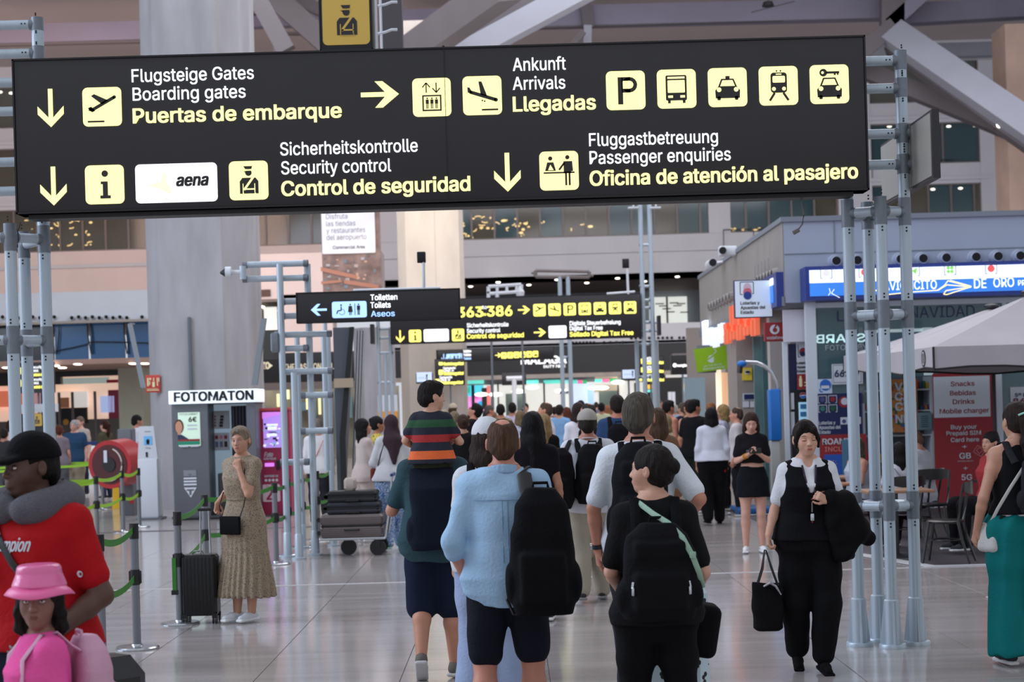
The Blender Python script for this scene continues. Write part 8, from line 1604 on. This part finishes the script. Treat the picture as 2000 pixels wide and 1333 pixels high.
# --- uniformed woman
KT = [(.79, .12, .09), (.86, .215, .145), (.94, .225, .15), (1.03, .195, .135), (1.12, .168, .118), (1.22, .17, .125, .015), (1.31, .172, .13, .025), (1.38, .158, .098, .005), (1.43, .132, .076), (1.475, .07, .056), (1.505, .05, .048)]
def ex(c):
    v = SD(); tb = [(.93, .232, .158), (.98, .218, .148)] + [r[:4] for r in c['T'] if r[0] > 1.0 and r[0] < 1.40] + [(1.44, .125, .078, 0)]; v.loft(tb, .03, 0, .03); c_ = c['sw']
    for sg in (-1, 1): v.cone((sg * .05, -.005, 1.44), (sg * (c_ - .02), 0, 1.425), .066, .062, .03); v.ell((sg * (c_ + .075), 0, 1.34), (.058, .2, .12), .01, 1)
    v.ell((0, .15, 1.47), (.044, .12, .21), .01, 1); v.ell((0, -.01, 1.52), (.056, .062, .05), .008, 1); c['smesh']('waistcoat', v, cloth((18, 18, 22)), .009, folds(.003))
    q = MB(); pp = v.proj([(.0, 0, z) for z in (1.22, 1.14, 1.06)], (0, -1, 0))
    for t in pp: q.ball((t[0], t[1], t[2]), .008, 8)
    wmb('button', q, mat('dark_red_button', (120, 30, 40), .4), c['rt'], c)
    q = MB()
    for sg in (-1, 1): tt = [c['top'].proj([(sg * x, 0, z)], (0, -1, 0))[0] + A_((0, .012, 0)) for x, z in ((.048, 1.455), (.038, 1.38), (.022, 1.28), (.006, 1.20))]; q.path([tuple(a) for a in tt], .007, 6, flat=.4, up=(0, 1, 0), mi=0)
    q.path([(0.0, tt[-1][1] + .012, 1.2), (.002, tt[-1][1] + .016, 1.13)], .006, 6, mi=1); q.rbx(-.012, .014, tt[-1][1] + .008, tt[-1][1] + .02, 1.07, 1.12, .003, 1); wmb('lanyard', q, [mat('lanyard_navy_red', (52, 34, 60), .6, noise=(60, .4)), M_steel], c['rt'], c)
    q = MB(); pb_ = v.proj([(-.09, 0, 1.27)], (0, -1, 0))[0]; q.rbx(pb_[0] - .03, pb_[0] + .03, pb_[1], pb_[1] + .006, 1.262, 1.275, .002); wmb('name_pin', q, mat('bronze_pin', (130, 100, 70), .4, .5), c['rt'], c)
    jk = worn('folded_jacket', c, 'black jacket draped over the arm of the uniformed woman', 'jacket'); sd = SD()
    sd.cone((-.12, .19, 1.24), (-.24, .12, 1.17), .055, .075, .05).cone((-.24, .10, 1.16), (-.30, .10, .98), .085, .095, .06).cone((-.28, .08, 1.0), (-.40, .06, .93), .10, .055, .06).cone((-.16, .17, 1.16), (-.20, .15, .86), .07, .08, .06).cone((-.22, .12, .95), (-.27, .1, .82), .09, .045, .05).cone((-.25, .02, 1.2), (-.33, .03, 1.02), .07, .07, .05)
    wpart('draped_cloth', sd, cloth((14, 14, 16)), jk, c, .011, folds(.014, 4))
    hb = worn('handbag', c, 'black shoulder bag with a silk scarf held low by the uniformed woman', 'handbag'); sd = SD(); hx0 = .315; sd.loft([(.30, .075, .05, .08, hx0), (.32, .105, .075, .08, hx0), (.45, .112, .075, .08, hx0), (.60, .095, .055, .08, hx0), (.64, .088, .035, .08, hx0)], .03, 0, 0, 2.8); wpart('bag_body', sd, cloth((16, 16, 18)), hb, c, .009, folds(.008, 2))
    q = MB()
    for yy in (.05, .11): q.path([(hx0 - .075, yy, .62), (hx0 - .035, yy, .74), (hx0 - .0, .08, .865), (hx0 + .01, .08, .87), (hx0 + .03, yy, .74), (hx0 + .07, yy, .62)], .0055, 6)
    wmb('handle', q, M_black, hb, c); q = MB(); q.path([(hx0 + .03, .14, .62), (hx0 - .01, .16, .645), (hx0 - .05, .15, .62), (hx0 - .085, .16, .56)], [.014, .02, .018, .008], 8, flat=.5); wmb('silk_scarf', q, mat('silk_print', (170, 170, 176), .4, noise=(30, .5)), hb, c)
person(1578, 11.2, 1.645, 180, 'person in black waistcoat and white shirt with dark fringe, eyes closed', sex='f', b=1.04, tab=KT, skin=(204, 156, 132), hair=('fringe', (36, 26, 24)), top=('open', (216, 218, 224), dict(slv=.72, sr=.03, hem=1.12, fl=0)), bot=('trousers', (15, 15, 18), dict(w=.032, cuffr=.062, infl=.02, len=.90)), shoes=((16, 14, 16), (16, 14, 16), 'low'), eyes='closed',
       arms={'R': ((.235, .0, 1.14), (.295, .07, .97)), 'L': ((-.24, .04, 1.14), (-.10, .21, 1.21))}, palms={'R': dict(d=(.05, .12, -1), pn=(-1, .1, 0), curl=50, side=-1), 'L': dict(d=(.8, .25, .45), pn=(.2, -.9, -.1), curl=58, side=1)}, legs={'R': ((.11, .02, .49), (.085, -.10, .12)), 'L': ((-.10, .08, .49), (-.06, .10, .09)), 'Lf': (-.1, 1, -.12), 'Rf': (.1, 1, -.25)}, head=(4, 4, 2), lod=0, extra=ex, pyx=1000, hs=1.04)
# --- woman with phone
def ex(c):
    ph = worn('phone', c, 'dark phone held by the woman in the cropped black tee', 'phone'); q = MB(); q.rbx(-.10, .05, .275, .29, 1.245, 1.315, .006); wmb('case', q, M_black, ph, c)
    decal(c, 'chest_print', lambda f: f.rect(-.9, 0, .9, .8, 0), mat('grey_chest_print', (110, 104, 108), .8), 1.22, 0, .085)
    q = MB()
    for k in range(3): wr, el = c['J']['wrR'], c['J']['elR']; d = (wr - el) / np.linalg.norm(wr - el); a = wr - d * (.03 + .022 * k); q.tube(a - d * .006, a + d * .006, .034, n=14, mi=k % 2)
    wmb('bracelet', q, [mat('gold_band', (200, 160, 60), .5), mat('coral_band', (210, 90, 60), .6)], c['rt'], c)
person(1470, 20, 1.665, 176, 'person in cropped black tee and black shorts looking down at her phone', sex='f', skin=(202, 154, 134), hair=('long', (72, 48, 38)), top=('tee', (24, 22, 26), dict(hem=1.12, slv=.7, sr=.03, loose=.02)), bot=('skirt', (18, 20, 26), dict(tab=[(.70, .21, .16), (.80, .205, .155), (.93, .20, .145), (1.0, .172, .128), (1.08, .145, .11)], name='flared_shorts')), shoes=((222, 222, 224), (226, 226, 228), 'low'),
       arms={'R': ((.195, .05, 1.15), (.06, .23, 1.23)), 'L': ((-.195, .05, 1.15), (-.06, .23, 1.25))}, palms={'R': dict(d=(-.6, .5, .35), pn=(-.2, -.2, 1), curl=35, side=-1), 'L': dict(d=(.5, .5, .3), pn=(.2, -.2, 1), curl=40, side=1)}, head=(0, 20, 0), lod=1, extra=ex, pyx=950)
# --- woman in teal trousers at the right edge
def ex(c):
    backpack(c, 'small charcoal backpack on the woman in teal trousers', (40, 40, 44), cx=.06, cz=1.22, w_=.13, hgt=.19, dp=.07)
    sb_ = worn('shoulder_bag', c, 'white crossbody bag at the hip of the woman in teal trousers', 'handbag'); sd = SD(); sd.box((-.20, .0, .86), (.05, .085, .10), .035, .02, 0, rotm(20, 0, 12)); wpart('bag_body', sd, cloth((196, 196, 192)), sb_, c, .009); q = MB(); q.path([(-.215, -.03, .95), (-.19, -.11, 1.06), (-.12, -.16, 1.2), (-.03, -.17, 1.33), (.06, -.13, 1.44), (.10, -.02, 1.49)], .012, 8, flat=.3, up=(0, 1, 0)); wmb('strap', q, cloth((206, 206, 202)), sb_, c)
    q = MB(); q.path([c['hx'](t) for t in ((-.05, -.115, .035), (-.02, -.135, .05), (.02, -.135, .045), (.05, -.12, .03))], .008, 6); wmb('hair_clip', q, mat('pale_green_clip', (150, 210, 190), .4), c['rt'], c)
person(1990, 11.2, 1.73, 6, 'person in black sleeveless top and wide teal trousers at the right edge', sex='f', b=1.1, skin=(190, 140, 116), hair=('pony', (52, 38, 32)), top=('tank', (22, 22, 25), dict(hem=1.02)), bot=('trousers', (16, 112, 112), dict(w=.04, cuffr=.12, waist=1.04, disp=lambda X, Y, Z: .008 * np.sin(np.arctan2(Y, X + .1 * np.sign(X)) * 15 + 2 * np.sin(Z * 4)))), belt=((206, 206, 208), 1.03), arms={'L': ((-.255, -.03, 1.13), (-.275, .06, .90)), 'R': ((.25, 0, 1.13), (.27, .05, .9))}, palms={'L': dict(curl=30)}, lod=0, extra=ex, pyx=1000, head=(10, 0, 0))
# --- group by the luggage trolley
def ex(c):
    sd = SD(); c['hell'](sd, (0, -.012, .018), (.094, .112, .108), .01); c['hell'](sd, (0, -.02, -.09), (.085, .09, .09), .05); sd.fr = None; sd.cone((0, -.02, 1.50), (0, -.02, 1.43), .10, .13, .05); sd.cone((0, -.10, 1.42), (0, -.155, 1.14), .11, .03, .06); c['hell'](sd, (0, .13, -.015), (.064, .085, .09), .012, 1); c['smesh']('headscarf', sd, cloth((66, 50, 56)), .011, folds(.008))
    b = worn('shoulder_bag', c, 'brown shoulder bag of the woman in the headscarf', 'handbag'); sd = SD(); sd.box((-.22, .10, .98), (.05, .11, .09), .03); wpart('bag_body', sd, cloth((104, 44, 34)), b, c, .012); q = MB(); q.path([(-.2, .0, 1.06), (-.17, -.12, 1.25), (-.1, -.1, 1.44), (-.05, 0, 1.5)], .009, 6); wmb('strap', q, cloth((60, 34, 30)), b, c)
person(768, 21.8, 1.745, 12, 'person in brown headscarf, white blouse and blue patterned trousers', sex='f', b=1.12, skin=(180, 126, 100), hair=None, top=('tee', (212, 212, 216), dict(slv=1.9, sr=.035, loose=.04, hem=.90)), bot=('trousers', M_blueprint, dict(w=.03, cuffr=.06)), shoes=((70, 150, 130), (190, 230, 220)), arms={'L': ((-.24, .05, 1.14), (-.16, .24, 1.04)), 'R': ((.24, 0, 1.14), (.26, .1, .95))}, legs=LEGW, lod=1, extra=ex, pyx=950)
person(712, 23.4, 1.70, -62, 'person with long dark hair and cream blouse standing behind the trolley', sex='f', skin=(196, 140, 114), hair=('vlong', (26, 20, 20)), top=('vneck', (196, 180, 174), dict(slv=.9, sr=.04, loose=.03)), bot=('trousers', (190, 176, 168)), head=(-6, -8, 0), lod=1, pyx=900, arms={'R': ((.2, .1, 1.15), (.12, .32, 1.05)), 'L': ((-.2, .1, 1.15), (-.12, .32, 1.1))})
person(738, 25, 1.72, -70, 'person with curly dark bun and yellow patterned top behind the trolley', sex='f', skin=(170, 116, 88), hair=('bun', (24, 20, 20), (0, -.10, .06)), top=('tee', mat('yellow_black_print', (190, 170, 70), .8, custom=dots_nodes((196, 176, 74), (50, 46, 40), 34, .35)), dict(slv=.5)), lod=1, pyx=900)
def ex(c): q = MB(); q.path([(-.12, -.135, 1.0), (0, -.135, 1.2), (.09, -.10, 1.40), (.11, -.03, 1.48)], .010, 6, flat=.4); wmb('orange_lanyard', q, cloth((220, 90, 40)), c['rt'], c)
person(622, 27, 1.70, 0, 'person with grey hair in white shirt with orange strap behind the slender mast', b=1, skin=(190, 140, 116), hair=('short', (150, 140, 134)), top=('tee', (214, 212, 214), dict(slv=1.6, loose=.03)), bot=('trousers', (40, 38, 44)), lod=1, pyx=900, extra=ex)
# --- people in the right middle distance
def ex(c):
    sd = SD()
    for sg in (-1, 1): sd.box((sg * .155, -.0, .92), (.035, .09, .14), .02)
    c['smesh']('red_side_panels', sd, cloth((176, 34, 40)), .012)
person(1393, 24.8, 1.71, 0, 'person with black bob in white blouse and black trousers with red side panels', sex='f', b=1.14, skin=(190, 134, 108), hair=('bob', (18, 16, 18)), top=('tee', (206, 208, 220), dict(slv=1.5, sr=.028, loose=.035, hem=.96)), bot=('trousers', (18, 18, 20), dict(w=.02, cuffr=.065)), shoes=((14, 14, 16), (14, 14, 16)), legs=LEGW, lod=1, pyx=950, extra=ex)
person(1358, 27.6, 1.84, -40, 'person with short black hair in black tee beside the white-bloused one', b=1.08, skin=(176, 116, 90), hair=('full', (16, 14, 14)), top=('tee', (20, 20, 22), dict(slv=.65, sr=.03, loose=.03)), bot=('trousers', (34, 38, 34)), head=(-22, 0, 0), lod=1, pyx=900)
TB = [  # x, ytop, Y, rz, sex, skin, hair, top, bottom, lod, label
 (925, 789, 30, 75, 'm', (190, 134, 110), ('full', (22, 18, 18)), ('tee', (20, 20, 24)), 1, 'person in sunglasses and black tee looking up to the left in the crowd', dict(head=(0, -28, 0), shades=1)),
 (905, 812, 24, 8, 'f', (190, 140, 116), ('bun', (74, 50, 38)), ('tee', (26, 26, 28)), 1, 'person with curly auburn hair in a dark top right of the boy', {}),
 (888, 806, 26, 10, 'f', (200, 144, 124), ('short', (150, 132, 104)), ('tank', (20, 20, 22)), 1, 'person with ash blond hair in a black tank top next to the boy', {}),
 (886, 790, 40, -20, 'm', (190, 140, 114), ('short', (90, 70, 50)), ('tee', (130, 130, 126)), 2, 'person in a beige cap far in the crowd right of the boy', dict(cap=(190, 178, 158))),
 (869, 802, 34, 20, 'f', (200, 156, 130), ('bob', (196, 184, 160)), ('tee', (150, 110, 100)), 2, 'person with white-blond bob just right of the boy', {}),
 (957, 793, 40, -80, 'm', (196, 134, 110), ('short', (110, 100, 92)), ('tee', (30, 60, 120)), 2, 'person with grey hair and blue top in profile in the crowd', {}),
 (979, 791, 35, 0, 'm', (176, 120, 92), ('full', (18, 16, 16)), ('tee', M_camo), 1, 'person with black hair and olive patterned shirt in the crowd', {}),
 (1002, 788, 38, 0, 'm', (180, 130, 106), ('full', (34, 26, 24)), ('tee', (186, 178, 204)), 2, 'person in lilac tee seen from behind in the crowd', {}),
 (1028, 789, 50, 170, 'm', (196, 144, 120), ('short', (30, 26, 24)), ('tee', (214, 214, 218)), 2, 'small distant person in white shirt facing the camera', {}),
 (1017, 804, 31, 10, 'f', (200, 150, 128), ('bob', (140, 118, 84)), ('tee', M_floral), 2, 'person with blond bob and floral top left of the long black hair', {}),
 (966, 806, 45, 0, 'f', (210, 150, 124), ('bob', (160, 120, 90)), ('tee', (236, 150, 120)), 2, 'person in peach top deep in the crowd', {}),
 (1067, 787, 27, 82, 'm', (200, 140, 112), ('thin', (96, 78, 60)), ('polo', (212, 214, 224)), 1, 'person with receding hair and white polo in profile facing left', dict(b=1.12)),
 (1063, 812, 22, 10, 'f', (206, 156, 130), ('long', (176, 146, 100)), ('tee', (20, 20, 22)), 1, 'person with long blond hair in black right of the long black hair', {}),
 (1094, 792, 36, -15, 'm', (190, 140, 114), ('short', (44, 34, 30)), ('tee', (120, 160, 200)), 2, 'person in light blue tee between the polo and the white tee', {}),
 (1108, 797, 38, 40, 'f', (200, 146, 120), ('bob', (110, 60, 40)), ('tee', (110, 100, 84)), 2, 'person with auburn hair and olive top between light blue and white tees', {}),
 (1131, 788, 25, 5, 'f', (196, 144, 120), ('bob', (58, 40, 34)), ('tee', (222, 220, 226)), 1, 'person with brown bob and white tee left of the beige cap', dict(strapx=1)),
 (1150, 789, 24, 75, 'm', (206, 130, 110), ('thin', (70, 60, 56)), ('tee', (24, 24, 30)), 1, 'person with reddish face and balding head just above the beige cap', {}),
 (1136, 784, 38.5, 0, 'm', (180, 130, 110), ('full', (26, 24, 26)), ('tee', (60, 60, 70)), 2, 'person with spiky dark hair behind the brown bob', {}),
 (1207, 774, 22, 0, 'm', (196, 128, 104), ('full', (44, 34, 30)), ('tee', (50, 74, 110)), 1, 'tall person in blue tee with a black backpack left of the grey hair', dict(b=1.1, pack=1)),
 (1229, 780, 29, 60, 'm', (196, 140, 116), ('bun', (28, 22, 22), (0, -.07, .09)), ('tee', (214, 204, 206)), 2, 'person with a small top knot and pale shirt behind the grey hair', {}),
 (1176, 788, 44, 0, 'm', (180, 130, 104), ('short', (26, 22, 22)), ('tee', (190, 196, 160)), 2, 'person in pale green tee above the beige cap', {}),
 (1189, 793, 46.6, 30, 'f', (206, 150, 124), ('bob', (180, 120, 80)), ('tee', (220, 190, 170)), 2, 'person with ginger hair and peach tee left of the tall one', {}),
 (1166, 781, 71, 0, 'm', (180, 130, 110), ('short', (60, 50, 44)), ('tee', (100, 100, 120)), 2, 'tiny person in slate top before the far shop', {}),
 (1285, 800, 17, 5, 'f', (196, 144, 120), ('vlong', (92, 66, 46)), ('tee', (120, 90, 70)), 1, 'person with very long light brown hair right of the grey hair', {}),
 (1307, 784, 30, -60, 'm', (180, 120, 96), ('full', (26, 20, 20)), ('tank', (40, 40, 48)), 1, 'bearded person in dark tank top reading a phone', {}),
 (1287, 780, 42, -80, 'm', (206, 150, 124), ('buzz', (120, 96, 80)), ('tee', (224, 224, 228)), 2, 'bald person in white before the tall mast', {}),
 (1348, 783, 28, 20, 'f', (190, 134, 104), ('pony', (60, 36, 30)), ('tank', (26, 32, 56)), 1, 'person with brown ponytail and navy tank top behind the black tee', {}),
 (1335, 788, 34, 40, 'm', (190, 140, 110), ('short', (90, 80, 74)), ('tee', (30, 34, 50)), 2, 'person in navy with grey hair left of the navy tank top', {}),
 (1390, 789, 29, 0, 'm', (206, 150, 120), ('short', (170, 110, 60)), ('tee', (220, 190, 170)), 2, 'person with ginger hair behind the black bob', {}),
 (1413, 792, 28, 70, 'f', (214, 160, 134), ('bob', (196, 160, 104)), ('tee', M_floral), 1, 'blond person in floral top facing left beside the black bob', {}),
 (1440, 797, 27, 78, 'm', (200, 140, 116), ('thin', (90, 70, 60)), ('tee', (196, 190, 190)), 1, 'balding person in pale tee bending beside the woman with the phone', {}),
 (1320, 792, 46, 0, 'm', (190, 140, 110), ('short', (200, 200, 196)), ('tee', (150, 170, 190)), 2, 'person with white hair and pale blue shirt by the black entrance', {}),
 (1300, 812, 26, 60, 'f', (206, 156, 130), ('bob', (170, 140, 100)), ('tee', (220, 204, 170)), 2, 'shorter person in cream top beside the very long brown hair', {}),
 (116, 832, 36, 10, 'f', (196, 140, 116), ('short', (110, 56, 40)), ('tee', (130, 120, 128)), 2, 'person with short auburn hair just right of the left mast', {}),
 (146, 822, 37, 170, 'm', (206, 156, 136), ('short', (206, 204, 204)), ('tee', (46, 74, 104)), 1, 'person with white hair and dark blue shirt leaning at far left', dict(b=1.2)),
 (157, 815, 40, 160, 'm', (210, 160, 140), ('short', (140, 116, 100)), ('tee', (180, 168, 160)), 2, 'person behind the white-haired one at far left', {}),
 (205, 822, 38, 60, 'f', (210, 160, 136), ('pony', (74, 36, 30)), ('tee', (84, 80, 60)), 1, 'person with brown ponytail and olive top at far left', {}),
 (268, 812, 36, -60, 'm', (196, 140, 116), ('short', (28, 22, 20)), ('tee', (218, 220, 226)), 1, 'person in white shirt right of the hose drum post', {}),
 (8, 838, 34, 0, 'm', (160, 110, 90), ('short', (40, 32, 30)), ('tee', (52, 52, 54)), 2, 'person in dark grey tee at the very left edge', {}),
 (20, 822, 44, 20, 'f', (200, 150, 130), ('bob', (70, 30, 30)), ('tee', (230, 200, 190)), 2, 'person in pale pink at the left edge behind the mast tubes', {}),
 (208, 985, 0, 0, '', 0, 0, 0, 0, '', {}),
]
BOTS = [(40, 44, 60), (60, 66, 90), (150, 140, 120), (30, 30, 34), (90, 90, 96), (120, 100, 80)]
for x, yt, Y, rz, sex, sk, hr_, tp_, ld, lb_, op in TB:
    if not Y: continue
    y2 = P(x, yt, Y).z; H = min(1.93, max(1.5, y2 - (.0 if True else 0)))
    def ex(c, op=op, lb_=lb_):
        if op.get('cap'): cap_(c, op['cap'])
        if op.get('pack'): backpack(c, 'black backpack with white mark on the tall person in blue', (20, 20, 22))
        if op.get('strapx'): q = MB(); q.path([(.12, -.12, 1.43), (0, -.15, 1.25), (-.14, -.14, 1.05)], .006, 6); wmb('thin_strap', q, M_black, c['rt'], c)
        if op.get('shades'):
            q = MB()
            for sg in (-1, 1): q.ball(c['hx']((sg * .032, .094, .0)), (.022, .008, .017), 10); q.path([c['hx']((sg * .052, .088, .004)), c['hx']((sg * .084, .0, .008))], .003, 5)
            wmb('sunglasses', q, M_black, c['rt'], c)
    person(x, Y, H, rz, lb_, sex=sex, skin=sk, hair=hr_, top=(tp_[0], tp_[1], dict(slv=.6, sr=.026, loose=.02)), bot=('trousers', R.choice(BOTS)), lod=ld, b=op.get('b', 1.0), head=op.get('head', (0, 0, 0)), extra=ex, pyx=850, eyes=ld < 2 and abs(((rz + 180) % 360) - 180) > 50)
for k in range(22):      # far part of the crowd: nothing in the photo tells these apart
    x = 858 + k * 21 + R.uniform(-6, 6); Y = R.uniform(47, 68); H = R.uniform(1.6, 1.84); cn, c1__ = R.choice([('white', (200, 200, 206)), ('slate', (60, 60, 70)), ('light blue', (120, 140, 170)), ('dusty rose', (170, 120, 110)), ('black', (30, 30, 34)), ('beige', (190, 170, 150))])
    person(x, Y, H, R.choice((0, 10, -15, 180, 80)), 'distant person in %s top deep in the crowd before the far shops' % cn, sex=R.choice('mf'), skin=(196, 144, 120), hair=(R.choice(('short', 'bob', 'full')), R.choice([(40, 30, 26), (90, 64, 44), (150, 120, 84), (60, 56, 54)])), top=('tee', c1__, dict(slv=.5)), lod=2, eyes=False, group='far crowd before the shops', pyx=830)
# --- seated at the cafe
def seat_chair(x, Y, rz, lab): chair(P(x, 900, Y).x, Y, math.radians(rz), lab)
SA = {'L': ((-.21, .08, 1.15), (-.14, .32, 1.14)), 'R': ((.21, .08, 1.15), (.14, .32, 1.14))}
person(1676, 22.2, 1.66, 110, 'seated person with grey-brown hair and pale vest at the farther cafe table', sex='f', b=1.15, skin=(190, 136, 112), hair=('bob', (96, 84, 72)), top=('tank', (170, 176, 190), dict(hem=.84)), bot=('trousers', (60, 50, 60)), legs=SIT, arms=SA, z0=-.40, lod=1, pyx=950); seat_chair(1682, 22.3, 110, 'black bentwood chair under the seated person in the pale vest')
def ex(c): q = MB(); q.path([(-.12, -.12, 1.44), (0, -.15, 1.25), (.15, -.14, 1.02)], .02, 8, flat=.3); wmb('grey_strap', q, cloth((130, 132, 134)), c['rt'], c)
person(1758, 19.9, 1.62, 10, 'seated person with curly black hair and white tee with grey strap', sex='f', b=1.15, skin=(150, 100, 80), hair=('long', (16, 14, 16)), top=('tee', (196, 196, 206), dict(slv=.6, loose=.02, hem=.84)), bot=('trousers', (20, 20, 24)), legs=SIT, arms=SA, z0=-.37, lod=1, extra=ex, pyx=950)
seat_chair(1758, 19.85, 10, 'black bentwood chair under the seated person with curly black hair')
person(1796, 21.6, 1.82, 55, 'seated bald person in white tee bending over the cafe table', b=1.2, skin=(184, 130, 106), hair=('buzz', (140, 100, 84)), top=('tee', (206, 208, 218), dict(slv=.7, sr=.03, loose=.03, hem=.84)), bot=('trousers', (40, 40, 50)), legs=SIT, arms=SA, z0=-.44, head=(0, 28, 0), lod=1, pyx=950); seat_chair(1796, 21.6, 55, 'black bentwood chair under the seated bald person')
person(1938, 19.2, 1.72, 100, 'seated person with dark top bun and red and black jacket behind the teal trousers', sex='f', b=1.1, skin=(190, 140, 116), hair=('bun', (28, 22, 24), (0, -.08, .085)), top=('tee', mat('red_jacket', (150, 28, 34), .8, noise=(3, .1)), dict(slv=1.8, loose=.03)), bot=('trousers', (24, 24, 28)), legs=SIT, z0=-.36, head=(20, 0, 0), lod=1, pyx=950)
seat_chair(1940, 19.2, 100, 'black bentwood chair under the seated person with the top bun')
